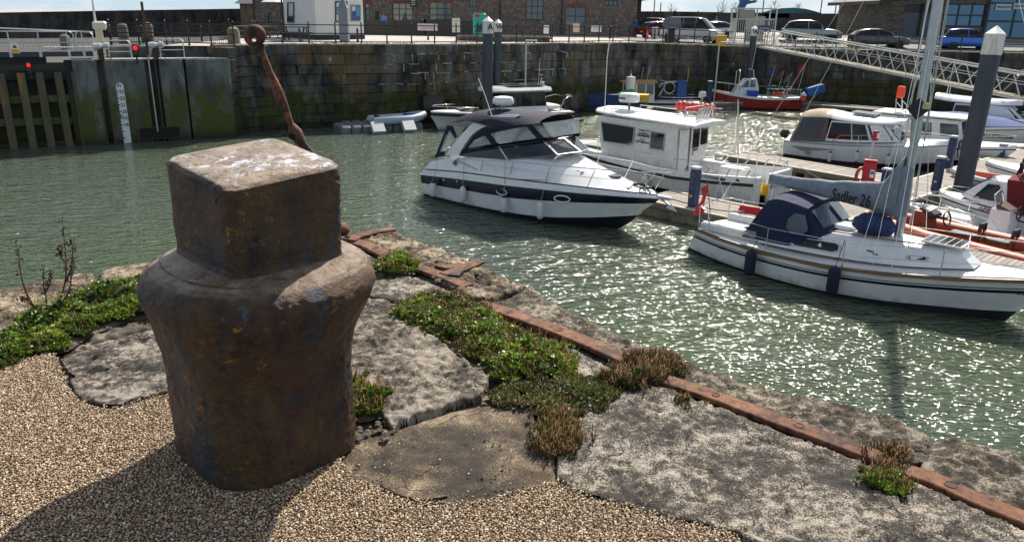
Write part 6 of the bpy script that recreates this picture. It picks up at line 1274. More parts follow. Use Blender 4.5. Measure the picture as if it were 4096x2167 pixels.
 q = B(); q.box((h-.03, 0, .48), (.10, 1.0, .16), bev=.02); q.build('grille', blackp, t); q = B(); q.box((h+.03, 0, .42), (.02, .50, .11)); q.build('number_plate', white_p, t); q = B(); q.box((-h-.01, 0, .55), (.02, .50, .11)); q.build('number_plate', yellow, t)
 return t
P_ = lambda n_, c_, **k: pm(n_, c_, .22, .35, coat=.5, **k)
car('silver campervan with dark pop-top roof parked on the car park, facing right', 'campervan', 'van', 2768, 146, -32, P_('silver_paint', (.36, .37, .38)), 4.9, 1.9, 1.98, 'van', y=66, roofm=P_('charcoal_paint', (.10, .11, .12)))
car('red hatchback parked behind the campervan, facing away', 'parked_car', 'car', 2645, 120, 20, P_('red_car_paint', (.22, .012, .02)), 4.0, 1.75, 1.45, 'hatch', y=74)
car('black off-road car beside the right end of the warehouse', 'parked_car', 'car', 2590, 112, 165, P_('black_car_paint', (.02, .025, .03)), 4.4, 1.85, 1.75, 'suv', y=78)
car('pale silver car half hidden behind the campervan on its right', 'parked_car', 'car', 2842, 125, -150, P_('pale_silver_paint', (.50, .52, .53)), 4.2, 1.78, 1.45, 'hatch', y=73)
car('grey green estate car parked facing right beside the top of the gangway', 'parked_car', 'car', 3245, 150, -12, P_('grey_green_paint', (.23, .27, .27)), 4.75, 1.9, 1.66, 'suv', y=68)
car('dark green grey hatchback parked in the middle behind the gangway', 'parked_car', 'car', 3520, 165, -6, P_('dark_green_grey_paint', (.045, .065, .068)), 4.35, 1.82, 1.43, 'hatch', y=64.5)
car('bright blue small off-road car parked in front of the cafe windows', 'parked_car', 'car', 3880, 170, -6, P_('bright_blue_paint', (.008, .12, .52)), 4.4, 1.83, 1.6, 'suv', y=64)
# ---- people
skin = pm('skin', (.42, .25, .18), .5)
def person(label, p, yaw, coat, trousers, hair=(.03, .02, .015), pose='stand', s=1.0):
 t = thing('person', label, 'person', p, yaw); t.scale = (s,)*3
 J = {'pel': (0, 0, .95), 'ch': (0, 0, 1.32), 'nk': (0, 0, 1.48), 'hd': (.02, 0, 1.66), 'kl': (.04, .11, .5), 'fl': (0, .12, .06), 'tl': (.16, .13, .03), 'kr': (.0, -.11, .5), 'fr': (-.03, -.12, .06), 'tr': (.13, -.13, .03), 'hl': (0, .1, .9), 'hr': (0, -.1, .9), 'sl': (0, .19, 1.42), 'sr': (0, -.19, 1.42)}
 if pose == 'raise': J.update(el=(.16, .30, 1.38), wl=(.30, .12, 1.56), er=(.16, -.30, 1.38), wr=(.30, -.10, 1.56))
 else: J.update(el=(-.02, .25, 1.15), wl=(.08, .24, .92), er=(-.02, -.25, 1.15), wr=(.08, -.24, .92))
 J['dl'] = tuple(Vector(J['wl'])+(Vector(J['wl'])-Vector(J['el'])).normalized()*.14); J['dr'] = tuple(Vector(J['wr'])+(Vector(J['wr'])-Vector(J['er'])).normalized()*.14)
 ed = [('pel', 'ch'), ('ch', 'nk'), ('nk', 'hd'), ('pel', 'hl'), ('hl', 'kl'), ('kl', 'fl'), ('fl', 'tl'), ('pel', 'hr'), ('hr', 'kr'), ('kr', 'fr'), ('fr', 'tr'), ('ch', 'sl'), ('sl', 'el'), ('el', 'wl'), ('wl', 'dl'), ('ch', 'sr'), ('sr', 'er'), ('er', 'wr'), ('wr', 'dr')]
 rad = dict(pel=.15, ch=.17, nk=.07, hd=.11, kl=.065, fl=.045, tl=.04, kr=.065, fr=.045, tr=.04, hl=.10, hr=.10, sl=.08, sr=.08, el=.05, wl=.035, er=.05, wr=.035, dl=.025, dr=.025); ks = list(J); me = bpy.data.meshes.new('body'); me.from_pydata([J[k] for k in ks], [(ks.index(a), ks.index(b)) for a, b in ed], [])
 o = bpy.data.objects.new('body', me); link(o); sk = o.modifiers.new('s', 'SKIN'); o.modifiers.new('u', 'SUBSURF').levels = 1
 for i, k in enumerate(ks): me.skin_vertices[0].data[i].radius = (rad[k],)*2; me.skin_vertices[0].data[i].use_root = k == 'pel'
 dg = bpy.context.evaluated_depsgraph_get(); me2 = bpy.data.meshes.new_from_object(o.evaluated_get(dg)); bpy.data.objects.remove(o); me2.materials.clear()
 for m_ in (coat, trousers, skin, blackp): me2.materials.append(m_)
 for f in me2.polygons:
  c_ = f.center; r_ = min((c_-Vector(J['wl'])).length, (c_-Vector(J['wr'])).length, (c_-Vector(J['dl'])).length, (c_-Vector(J['dr'])).length)
  f.material_index = 2 if c_.z > 1.5 and abs(c_.y) < .14 or r_ < .08 else 3 if c_.z < .09 else 1 if c_.z < .93 and abs(c_.y) < .2 else 0; f.use_smooth = True
 o = bpy.data.objects.new('body', me2); link(o); o.parent = t; h_ = B(); h_.lathe([(.10, 1.60), (.125, 1.68), (.105, 1.76), (.001, 1.80)], (-.015, 0, 0), 10); h_.build('hair', pm('dark_hair', hair, .8), t, smooth=True)
 n_ = B(); n_.box((.13, 0, 1.655), (.03, .025, .04), taper=.6); n_.build('nose', skin, t)
jean = pm('dark_jeans', (.03, .04, .07), .9)
person('person in a blue top standing under the canopy at the right end of the warehouse', atg(2541, 77), -60, pm('blue_coat', (.03, .10, .30), .9), jean); person('person in a pale blue top sitting area near the warehouse glass doors', atg(1536, 72), -80, pm('light_blue_coat', (.10, .25, .55), .9), jean); person('person in dark clothes beyond the pale silver car', atg(2862, 80), -90, pm('dark_coat', (.05, .05, .06), .9), jean)
p = PY(4078, 345, 45); person('person in black with hands raised to the face, at the right edge', (p.x, 45, PY(4078, 282, 45).z-1.75), -150, blackp, jean, pose='raise')
# ================================================================ BOATS
class Bt:
 def __init__(s, name, label, stern, yaw, reg, cat='boat', z=ZW):
  s.t = thing(name, label, cat, (*stern, z), yaw); s.o = Vector((*stern, z)); s.yaw = yaw; s.ax = Vector((math.cos(R(yaw)), math.sin(R(yaw)), 0)); s.ay = Vector((-s.ax.y, s.ax.x, 0)); s.reg = reg
 def p(s, x, y, ly):
  r = s.reg; P = PP(r[0]+x/r[2], r[1]+y/r[2], s.o+s.ay*ly, s.yaw)-s.o; return Vector((P.dot(s.ax), ly, P.z))
 def w(s, v): return s.o+s.ax*v[0]+s.ay*v[1]+Vector((0, 0, v[2]))
 def hull(s, rows, mats, bands, n=26, name='hull', cap=0):
  b_ = B(); b_.rows(rows, n=n, mats=bands, cap0=cap); return b_.build(name, mats, s.t, smooth=35, dist=.0005)
 def tubes(s, name, runs, r=.014, mat=None, mir=True, n=6, parent=None):
  out = None
  for run in runs:
   for sg in ((1, -1) if mir else (1,)):
    b_ = B(); b_.tube([(v[0], v[1]*sg, v[2]) for v in run], r, n); out = b_.build(name, mat or steel, parent or s.t, smooth=60)
  return out
 def panel(s, name, pts, mat, th=.02, mir=True, frame=None, fw=.035, parent=None):
  """pts: local points on the near side, listed so; thickness outward by the face normal away from the centreline"""
  for sg in ((1, -1) if mir else (1,)):
   P = [Vector((v[0], v[1]*sg, v[2])) for v in pts]; N = Vector()
   for i in range(len(P)): N += (P[i]-P[0]).cross(P[(i+1) % len(P)]-P[0])
   N.normalize(); c_ = sum(P, Vector())/len(P); ref = Vector((.15*(c_.x-3), c_.y, .4))
   if N.dot(ref) < 0: N = -N; P = P[::-1]
   b_ = B(); b_.plate([q+N*th for q in P], th*1.5, N); o = b_.build(name, mat, parent or s.t)
   if frame: f = B(); f.frame([q+N*th for q in P], fw, .012, N); f.build('frame', frame, o)
 def deck(s, name, sheer, mat, n=20, camber=.05, z0=None):
  b_ = B(); b_.rows([sheer, [(x, y*.5, z+camber*.7) for x, y, z in sheer], [(x, 0, z+camber) for x, y, z in sheer]], n=n, mats=[0, 0]); return b_.build(name, mat, s.t, smooth=50, dist=.0005)
 def txt(s, string, a, size, mat, dirn=1, name='lettering', up=(0, 0, 1), sx=1.0, shear=0, bold=.02, off=.012, parent=None):
  sg = -1 if a.y < 0 else 1; o = text(string, size, TM(a+Vector((0, sg*off, 0)), (dirn, 0, 0) if isinstance(dirn, (int, float)) else dirn, up), mat, parent or s.t, name, shear=shear, bold=bold, sx=sx); return o
def fender(label, S, v, mat, L_=.55, r=.105, tip=None, top=None, group=None, name='fender'):
 """v: local top of the fender, hung on a line from `top`"""
 p = S.w(v); t = thing(name, label, 'fender', p, S.yaw, group); b_ = B(); b_.lathe([(.02, 0), (.045, -.02), (r*.8, -.06), (r, -.12), (r, -L_+.12), (r*.8, -L_+.06), (.045, -L_+.02), (.02, -L_)], n=14); b_.build('body', mat, t, smooth=60)
 if tip:
  for pr_ in ([(.02, .03), (.05, 0), (r*.82, -.055), (r*.7, -.05)], [(.02, -L_-.03), (.05, -L_), (r*.7, -L_+.05)]): b_ = B(); b_.lathe(pr_, n=12); b_.build('end_cap', tip, t, smooth=60)
 if top is not None:
  q = S.w(top)-p; q = Matrix.Rotation(-R(S.yaw), 3, 'Z') @ q; b_ = B(); b_.tube([(0, 0, 0), q], .009, 5); b_.build('line', rope if mat is not navyfd else blackp, t)
 return t
def mooring(label, pts, mat=None, r=.012, sag=.0):
 P = [Vector(p) for p in pts]
 if len(P) == 2 and sag: m = (P[0]+P[1])/2; m.z -= sag; P = resample([P[0], m, P[1]], 9)
 b_ = B(); b_.tube(P, r, 5); o = b_.build('mooring_rope', mat or rope); tag(o, label, 'rope'); return o
bluecap = pm('fender_blue_end', (.01, .03, .16), .5)
# ---- 1. sports cruiser with the blue band
S = Bt('motor_cruiser', 'white sports cruiser with broad navy band, radar arch and navy canopy, bow pointing right', (-2.4, 28.51), -42, (1640, 420, 2.342))
hbt = [(0, 1.42), (1, 1.50), (2.5, 1.55), (4.2, 1.54), (5.6, 1.40), (7.0, 1.08), (8.1, .62), (8.75, .26), (9.1, .015)]
def zrow(zs, fac, dx=0): return [(x*(1)+dx*(i/(len(hbt)-1)), y*fac, z) for i, ((x, y), z) in enumerate(zip(hbt, zs))]
keel = [(.1, .02, -.55), (2, .02, -.6), (4, .02, -.6), (6, .02, -.5), (7.2, .02, -.25), (7.75, .015, .02), (8.2, .012, .35)]
chine = [(.03, 1.30, -.06), (2, 1.36, -.06), (4, 1.32, -.02), (5.6, 1.10, .06), (7.0, .62, .22), (7.7, .30, .36), (8.28, .012, .45)]
boot = [(.02, 1.34, .09), (2, 1.42, .10), (4, 1.40, .14), (5.6, 1.20, .21), (7.0, .73, .36), (7.8, .36, .47), (8.4, .012, .56)]
nb = [(.0, 1.40, .46), (2, 1.50, .56), (4.2, 1.51, .66), (5.6, 1.34, .76), (7.0, 1.0, .87), (8.0, .58, .95), (8.6, .26, .99), (8.93, .013, 1.02)]
nt_ = [(.0, 1.44, .80), (2, 1.54, .96), (4.2, 1.56, 1.08), (5.6, 1.42, 1.15), (7.0, 1.10, 1.19), (8.1, .66, 1.21), (8.8, .28, 1.21), (9.12, .014, 1.20)]
ge_ = [(.12, 1.40, .98), (2, 1.50, 1.16), (4.2, 1.52, 1.28), (5.6, 1.38, 1.33), (7.0, 1.06, 1.35), (8.1, .62, 1.33), (8.75, .26, 1.31), (9.05, .014, 1.27)]
S.hull([keel, chine, boot, [(x, y, z+.05) for x, y, z in boot], nb, nt_, ge_], [gel, navy, antif], [2, 2, 0, 0, 1, 0], cap=0)
b_ = B(); b_.tube([(x, y+.015, z+.01) for x, y, z in nt_], .028, 6); b_.tube([(x, -y-.015, z+.01) for x, y, z in nt_], .028, 6); tag(b_.build('rub_rail', gel, S.t, smooth=60), None)
b_ = B(); b_.tube([(x, y+.012, z) for x, y, z in nb[:3]], .02, 5); b_.tube([(x, -y-.012, z) for x, y, z in nb[:3]], .02, 5); b_.build('side_moulding', gel, S.t)
# deck moulding rising to the windscreen
b_ = B()
d1 = [(x-.03, y*.97, z+.03) for x, y, z in ge_]
d2 = [(.35, 1.25, 1.28), (1.6, 1.32, 1.60), (3.4, 1.24, 1.78), (5.2, 1.0, 1.92), (6.6, .66, 1.66), (7.9, .35, 1.46), (8.6, .15, 1.38), (8.98, .01, 1.30)]
d3 = [(.4, .8, 1.30), (1.7, .9, 1.62), (3.5, .8, 1.86), (5.2, .55, 2.05), (6.6, .38, 1.80), (7.9, .2, 1.52), (8.6, .08, 1.41), (8.97, .006, 1.31)]
d4 = [(x, 0, z+.02) for x, y, z in d3]
b_.rows([d1, d2, d3, d4], n=26, cap0=True); b_.build('deck_moulding', gel, S.t, smooth=45, dist=.0005)
# bathing platform
b_ = B(); b_.box((-.08, 0, .35), (.4, 2.4, .14), bev=.05); b_.build('bathing_platform', gel, S.t)
# windscreen: side panes and front panes (real glass) with white mullions
q = S.p
wa, wb, wc = q(470, 482, -1.28), q(915, 515, -1.22), q(1380, 470, -.82); wd = q(1512, 447, .55)
ta, tb, tc_ = q(500, 462, -1.22), q(835, 390, -1.12), q(1250, 335, -.78); td = q(1372, 310, .5)
S.panel('windscreen_pane', [wa, wb, tb, ta], glassc, .008, frame=alu, fw=.02); S.panel('windscreen_pane', [wb, wc, tc_, tb], glassc, .008, frame=alu, fw=.02)
wc2, tc2 = Vector((wc.x, -wc.y, wc.z)), Vector((tc_.x, -tc_.y, tc_.z)); mc, mt = Vector((wc.x+.32, 0, wc.z+.05)), Vector((tc_.x+.18, 0, tc_.z+.03))
S.panel('windscreen_pane', [wc, mc, mt, tc_], glassc, .008, frame=alu, fw=.02)
S.tubes('windscreen_mullion', [[wc, tc_], [wb, tb]], .024, gel); S.tubes('windscreen_mullion', [[mc, mt]], .02, gel, mir=False)
S.tubes('wiper', [[q(1310, 500, -.85), q(1255, 420, -.80), q(1195, 362, -.8)]], .012, blackp, mir=False)
b_ = B(); b_.rows([[(1.9, 1.22, 1.66), (3.4, 1.16, 1.84), (4.9, .95, 2.0)], [(1.9, .6, 1.72), (3.4, .55, 1.92), (4.9, .45, 2.09)], [(1.9, 0, 1.74), (3.4, 0, 1.94), (4.9, 0, 2.12)]], n=8); b_.build('cockpit_shade_panel', pm('cockpit_shadow_grey', (.05, .05, .052), .7), S.t)  # dark sheet over the moulding, painted as the shade inside an open cockpit
b_ = B(); b_.lathe([(.42, 0), (.40, .12), (.25, .26), (.001, .3)], q(1000, 475, -.1)+Vector((0, 0, -.1)), 16); b_.build('dashboard', pm('dash_grey', (.12, .13, .14), .3), S.t, smooth=60); b_ = B(); b_.box((2.6, .2, 1.75), (.5, 1.3, .5), bev=.1); b_.build('helm_seat', gel2, S.t); b_ = B(); b_.box((1.3, 0, 1.55), (.5, 2.0, .35), bev=.08); b_.build('aft_seat', gel2, S.t)
# radar arch
ar_o = [q(232, 470, -1.34), q(330, 400, -1.30), q(440, 290, -1.22), (q(560, 180, -1.12)), q(680, 125, -1.02), q(860, 92, -.9), Vector((q(1000, 92, -.8).x, -.8, q(1000, 92, -.8).z))]
b_ = B(); wd_ = [.34, .34, .30, .26, .22, .16, .10]; P_o = ar_o; P_i = [Vector((v.x+w_*1.6, v.y+.02, v.z-.05-.0*w_)) for v, w_ in zip(ar_o, wd_)]
a1 = [q(330, 480, -1.34), q(420, 360, -1.30), q(540, 230, -1.2), q(680, 165, -1.1), q(800, 140, -1.0), q(930, 118, -.85), q(1010, 100, -.8)]
a0 = [q(455, 468, -1.34), q(500, 390, -1.30), q(590, 270, -1.2), q(720, 190, -1.1), q(840, 155, -1.0), q(960, 125, -.85), q(1030, 104, -.8)]
a_out = [q(232, 495, -1.36), q(340, 375, -1.32), q(440, 262, -1.22), q(560, 165, -1.1), q(690, 108, -1.0), q(860, 90, -.85), q(1020, 95, -.8)]
a_out = [q(330, 470, -1.36), q(400, 380, -1.32), q(490, 270, -1.22), q(590, 170, -1.1), q(720, 110, -1.0), q(880, 92, -.85), q(1020, 96, -.8)]
in_ = lambda L_, d: [Vector((v.x, v.y+d, v.z)) for v in L_]
b_.rows([in_(a_out, .10), a_out, a0, in_(a0, .10), in_(a_out, .10)], n=20); b_.build('radar_arch', gel, S.t, smooth=45, dist=.0005)
zt_ = a_out[4].z; b_ = B(); b_.box(((a_out[4].x+a_out[6].x)/2, 0, zt_-.03), (1.1, 1.9, .10), bev=.04); b_.build('arch_top', gel, S.t)
c_ = q(925, 108, -.8); b_ = B(); b_.lathe([(.09, 0), (.07, .22), (.1, .26)], (q(872, 95, -.1).x, -.1, zt_), 10); b_.lathe([(.001, .28), (.30, .30), (.37, .36), (.37, .47), (.32, .57), (.18, .60), (.001, .61)], (q(872, 95, -.1).x, -.1, zt_), 20); b_.build('radar_dome', gel, S.t, smooth=50)
S.tubes('whip_aerial', [[q(768, 105, -.9), q(700, -95, -.9), q(640, -250, -.9)]], .014, white_p, mir=False); S.tubes('light_mast', [[q(800, 110, -.6), q(797, -10, -.6)]], .02, blackp, mir=False)
# canopy: dark cloth top with clear panels
top_rear, pk, fr = q(365, 180, -1.18), q(600, 85, -1.1), q(1225, 165, -.95)
c1 = [q(362, 185, -1.2), q(420, 165, -1.2), q(560, 155, -1.2), q(720, 195, -1.2), q(900, 215, -1.18), q(1060, 190, -1.12), q(1228, 168, -1.0)]
c2 = [q(372, 165, -1.12), q(440, 128, -1.08), q(580, 95, -1.0), q(740, 110, -1.0), q(900, 130, -.98), q(1060, 140, -.95), q(1215, 155, -.88)]
zc_ = [Vector((v.x+.05, 0, v.z+.16)) for v in c2]; zm = [Vector((v.x+.02, v.y*.55, v.z+.12)) for v in c2]
b_ = B(); b_.rows([c1, c2, zm, zc_], n=20); b_.build('canopy_top', navyf, S.t, smooth=50, dist=.0005)
for pts_ in ([(232, 500), (275, 485), (385, 200), (355, 185)], [(232, 500), (335, 474), (322, 432), (262, 450)], [(358, 205), (395, 195), (450, 292), (425, 312)]): S.panel('canopy_quarter', [q(a, c, -1.32+.1*(c < 330)) for a, c in pts_], navyf, .02)
S.panel('clear_panel', [q(282, 440, -1.34), q(330, 425, -1.34), q(415, 320, -1.26), q(360, 215, -1.22)], vinyl, .014); S.panel('clear_panel', [q(405, 195, -1.2), q(520, 210, -1.2), q(440, 295, -1.24)], vinyl, .014)
S.panel('canopy_band', [q(460, 475, -1.27), q(500, 410, -1.25), q(730, 372, -1.22), q(830, 366, -1.2), q(1200, 318, -.98), q(1365, 300, -.6), q(1368, 322, -.6), q(1240, 348, -.85), q(850, 398, -1.15), q(520, 455, -1.24)], navyf, .02)
S.panel('canopy_strut', [q(700, 280, -1.2), q(745, 262, -1.2), q(830, 372, -1.2), q(775, 385, -1.2)], navyf, .016); S.panel('canopy_strut', [q(1085, 192, -1.08), q(1140, 180, -1.05), q(1255, 312, -.92), q(1200, 325, -.98)], navyf, .018)
S.panel('canopy_side', [q(590, 290, -1.21), q(690, 215, -1.2), q(830, 205, -1.19), q(1100, 182, -1.1), q(1090, 200, -1.1), q(900, 235, -1.17), q(740, 270, -1.2), q(600, 330, -1.22), q(520, 430, -1.24), q(470, 470, -1.25)], navyf, .012)
S.panel('clear_panel', [q(520, 425, -1.235), q(605, 320, -1.21), q(700, 282, -1.2), q(775, 372, -1.21)], vinyl, .006); S.panel('clear_panel', [q(745, 268, -1.19), q(900, 232, -1.17), q(1085, 195, -1.09), q(1195, 315, -.99), q(820, 362, -1.19)], vinyl, .006); S.panel('clear_panel', [q(1135, 182, -1.04), q(1215, 178, -.7), q(1345, 295, -.4), q(1255, 308, -.9)], vinyl, .006)
b_ = B(); fr0, fr1 = q(1228, 172, -1.0), q(1260, 305, -.9); b_.plate([(fr0.x, -.95, fr0.z), (fr1.x+.15, -.7, fr1.z), (fr1.x+.15, .7, fr1.z), (fr0.x, .95, fr0.z)], .01); b_.build('clear_panel', vinyl, S.t)
# side deck details
for x in ((840, 812), (1430, 878)):
 c_ = q(x[0]+25 if x[0] < 900 else x[0], x[1], -1.49 if x[0] < 900 else -1.30)
 for sg in (1, -1): b_ = B(); b_.tube([(c_.x+.23*math.cos(a), sg*(abs(c_.y)+.035-(.10*math.cos(a) if x[0] > 900 else 0)), c_.z+.10*math.sin(a)) for a in np.linspace(0, 2*math.pi, 21)[:-1]], .022, 6, closed=True); b_.build('porthole_rim', gel, S.t, smooth=60)
S.tubes('guard_rail', [[q(430, 545, -1.4), q(440, 505, -1.4), q(500, 495, -1.42), q(680, 515, -1.42), q(980, 530, -1.38), q(1300, 562, -1.28), q(1740, 600, -.98), q(2100, 628, -.55), q(2280, 632, -.36), (9.35, -.2, 2.02), (9.42, 0, 2.03)]], .018)
S.tubes('guard_wire', [[q(700, 560, -1.42), q(960, 590, -1.38), q(1290, 638, -1.28), q(1690, 680, -.98), q(2240, 720, -.42)]], .008)
for (a, c_, y) in (((685, 515), (662, 632), -1.43), ((968, 532), (935, 668), -1.4), ((1320, 565), (1270, 712), -1.28), ((1738, 602), (1660, 768), -1.0), ((2200, 600), (2065, 775), -.45), ((2280, 635), (2175, 822), -.36)): S.tubes('stanchion', [[q(*a, y), q(*c_, y)]], .014)
S.tubes('pulpit_frame', [[q(2285, 640, -.34), (9.38, 0, 2.03)]], .018)
b_ = B(); b_.lathe([(.21, 0), (.24, .02), (.23, .045), (.17, .05), (.001, .055)], (7.43, 0, 1.61), 24); o = b_.build('deck_hatch', pm('smoked_hatch', (.10, .07, .10), .12), S.t, smooth=50)
for (x, y) in ((1535, 607), (1575, 618), (1615, 630)): v = q(x, y, -.55); b_ = B(); b_.lathe([(.055, 0), (.06, .012), (.001, .014)], (v.x, -.55, v.z+.02), 12); b_.build('deck_fitting', alu, S.t)
b_ = B(); b_.tube([(8.2, -.1, 1.5), (8.5, .05, 1.53), (8.75, -.1, 1.47), (8.55, -.22, 1.45), (8.3, .12, 1.47), (8.8, 0, 1.46)], .035, 6); b_.build('anchor_windlass', blackp, S.t, smooth=60)
b_ = B(); b_.box((9.25, 0, 1.24), (.5, .16, .10), bev=.03); b_.tube([(9.1, 0, 1.2), (9.5, 0, 1.02), (9.62, 0, .95)], .03, 6); b_.plate([(9.42, -.14, 1.0), (9.72, 0, .9), (9.42, .14, 1.0), (9.50, 0, 1.1)], .03); b_.build('anchor', galv, S.t)
for x, y in ((620, 618), (2045, 792)): v = q(x, y, -1.42 if x < 1000 else -.5); b_ = B(); b_.tube([(v.x-.12, v.y, v.z+.05), (v.x+.12, v.y, v.z+.05)], .012, 5); b_.box((v.x, v.y, v.z+.02), (.08, .03, .05)); b_.build('cleat', steel, S.t)
for (fx, fy, tx, ty, lab, blue) in ((213, 715, 275, 480, 'white fender with blue end nearest the stern of the blue-banded cruiser', 1), (495, 760, 508, 495, 'white fender second from the stern of the blue-banded cruiser', 0), (880, 852, 893, 525, 'white blue-ended fender below the oval porthole of the blue-banded cruiser', 1), (1222, 905, 1285, 700, 'white fender nearest the bow of the blue-banded cruiser', 0)):
 y = -1.66 if fx < 1000 else -1.52; v = q(fx, fy, y); fender(lab, S, v, whitef, .58, .115, bluecap if blue else None, q(tx, ty, y+.24), 'fenders on the blue-banded cruiser')
S.tubes('deck_line', [[q(440, 520, -1.42), q(640, 610, -1.42), q(780, 665, -1.44), q(950, 690, -1.44), q(1260, 705, -1.36)]], .012, rope, mir=False); b_ = B()
for k in range(14): b_.tube([q(400+6*(k % 4), 535+12*(k % 3), -1.43), q(430+5*(k % 3), 515, -1.43), q(425, 560+6*(k % 3), -1.43)], .012, 4)
tag(b_.build('coiled_rope', rope, S.t), kind='stuff')
S.tubes('exhaust_outlet', [[(2.0-.02, 1.50, .86), (2.0, 1.535, .86)], [(1.3, 1.48, .80), (1.3, 1.52, .80)]], .04, steel)
mooring('taut mooring rope from the bow of the blue-banded cruiser to the end pontoon', [S.w((9.0, .1, 1.25)), TN(21.0, 12.5)+Vector((0, 0, ZD+.05))], blackp, .016, .1)
# ---- 2. sloop yacht in the foreground
S = Bt('yacht', 'white sloop with grey boom cover, navy sprayhood and double dark stripe, moored in the foreground', (5.41, 21.54), -44.8, (2640, 680, 1.7692)); q = S.p
sh = [(.42, .80, .74), (1.2, 1.08, .72), (2.6, 1.34, .70), (4.2, 1.42, .74), (5.6, 1.25, .84), (7.0, .86, .98), (8.2, .42, 1.13), (9.15, .012, 1.27)]
wl = [(.02, .62, .0), (1.2, .95, .0), (2.6, 1.22, .0), (4.0, 1.28, .0), (5.4, 1.05, .0), (6.6, .60, .0), (7.4, .25, .0), (7.9, .012, .0)]
bt_ = [(.08, .62, .10), (1.2, .98, .06), (2.6, 1.24, .05), (4.0, 1.30, .06), (5.4, 1.08, .10), (6.6, .64, .16), (7.5, .28, .22), (8.08, .012, .28)]
kl = [(.25, .01, -.2), (1.5, .01, -.45), (4, .01, -.6), (6, .01, -.45), (7.9, .005, -.03)]
f_ = lambda a: [(bx+(sx_-bx)*a, by+(sy-by)*a**.8, bz+(sz-bz)*a) for (bx, by, bz), (sx_, sy, sz) in zip(bt_, sh)]
st1 = pm('plum_stripe', (.045, .012, .022), .3)
hullr = [kl, wl, bt_, f_(.25), f_(.57), f_(.665), f_(.70), f_(.735), f_(.93), sh]
S.hull(hullr, [gel, navy, antif, teak, st1], [2, 2, 0, 0, 1, 0, 4, 0, 3])
S.deck('deck', [(x, y*.97, z+.0) for x, y, z in sh], gel2, camber=.07)
b_ = B(); b_.tube([(x, y*.97, z+.03) for x, y, z in sh], .02, 5); b_.tube([(x, -y*.97, z+.03) for x, y, z in sh], .02, 5); b_.build('toe_rail', gel, S.t)
for sg in (-1, 1): b_ = B(); b_.tube([(x, sg*(y+.01), z-.045) for x, y, z in sh], .03, 6); b_.build('rubbing_strake', teak, S.t, smooth=60)
# rudder skeg at transom
b_ = B(); b_.plate([(.05, 0, -.3), (-.12, 0, -.3), (-.08, 0, .3), (.25, 0, .72), (.38, 0, .72)], .05); b_.build('rudder', gel, S.t)
# coachroof
cb = [(2.3, .95, .80), (3.2, .98, .82), (4.4, .95, .86), (5.6, .80, .93), (6.5, .55, 1.02), (7.15, .30, 1.10)]
ct = [(2.35, .82, 1.20), (3.2, .84, 1.24), (4.4, .80, 1.30), (5.6, .64, 1.34), (6.4, .42, 1.36), (6.85, .24, 1.34)]
b_ = B(); b_.rows([cb, ct, [(x, y*.86, z+.035) for x, y, z in ct], [(x, y*.4, z+.08) for x, y, z in ct], [(x, 0, z+.095) for x, y, z in ct]], n=22, cap0=True, cap1=True); b_.build('coachroof', gel, S.t, smooth=40, dist=.0005)
def lerp_rows(A_, B_, x, f):
 def at(Rr, x): return Vector((x, np.interp(x, [v[0] for v in Rr], [v[1] for v in Rr]), np.interp(x, [v[0] for v in Rr], [v[2] for v in Rr])))
 return at(A_, x).lerp(at(B_, x), f)
side = lambda x, f: lerp_rows(cb, ct, x, f)
S.panel('cabin_window', [side(3.15, .35), side(3.25, .22), side(4.30, .22), side(4.42, .35), side(4.42, .62), side(4.32, .74), side(3.25, .74), side(3.15, .62)], glassd, .012, frame=alu, fw=.05)
S.panel('cabin_window', [side(5.85, .35), side(6.25, .35), side(6.28, .5), side(6.25, .62), side(5.85, .62), side(5.80, .5)], glassd, .012, frame=alu, fw=.05)
# cockpit coaming & well
for sg in (-1, 1): b_ = B(); b_.box((1.45, sg*.72, .86), (1.9, .26, .24), bev=.05); b_.build('cockpit_coaming', gel2, S.t)
b_ = B(); b_.box((1.45, 0, .76), (1.7, 1.15, .06)); b_.build('cockpit_sole', gel2, S.t)
b_ = B(); b_.plate([(.65, .9, 1.02), (1.35, .95, .98), (1.30, .95, 1.22), (.72, .9, 1.2)], .04); b_.build('red_dodger', redf, S.t)
b_ = B(); b_.lathe([(.06, 0), (.055, .05), (.04, .07), (.045, .12), (.02, .14)], (1.9, -.75, .98), 12); b_.build('winch', steel, S.t, smooth=40); b_ = B(); b_.tube([(1.85+.06*math.cos(a), -.75+.06*math.sin(a), 1.03+.004*a) for a in np.linspace(0, 14, 40)], .012, 4); b_.build('winch_rope', pm('teal_rope', (.03, .25, .3), .8), S.t)
# sprayhood (dark cloth with clear front window)
hz = [(1.75, 1.02, .90), (1.98, 1.00, .98)]
hp = lambda x, w_, z: [(x, w_, .88), (x-.02, w_*.98, z*.6+.35), (x, w_*.85, z-.06), (x, w_*.45, z+.02), (x, 0, z+.04)]
hp = lambda x, w_, z: [(x, w_, .88), (x, w_*.99, z-.22), (x, w_*.90, z-.05), (x, w_*.45, z+.02), (x, 0, z+.04)]
ribs = [hp(2.42, .98, 1.96), hp(2.66, .98, 2.04), hp(3.10, .96, 2.00), hp(3.46, .93, 1.93)]
rows_h = [[r[k] for r in ribs] for k in range(5)]; rows_h[0][0] = (1.85, 1.0, .86); rows_h[1][0] = (2.30, 1.0, 1.66)
b_ = B(); b_.rows(rows_h, n=16); b_.build('sprayhood_top', navyh, S.t, smooth=50, dist=.0005)
fr_b = [(3.55, .90, .95), (3.95, .80, 1.30), (4.02, .40, 1.36), (4.05, 0, 1.38)]; fr_t = [(3.42, .92, 1.2), (3.42, .78, 1.84), (3.42, .41, 1.92), (3.42, 0, 1.94)]
b_ = B(); b_.rows([fr_t, fr_b], n=12); b_.build('sprayhood_front', navyh, S.t, smooth=50, dist=.0005)
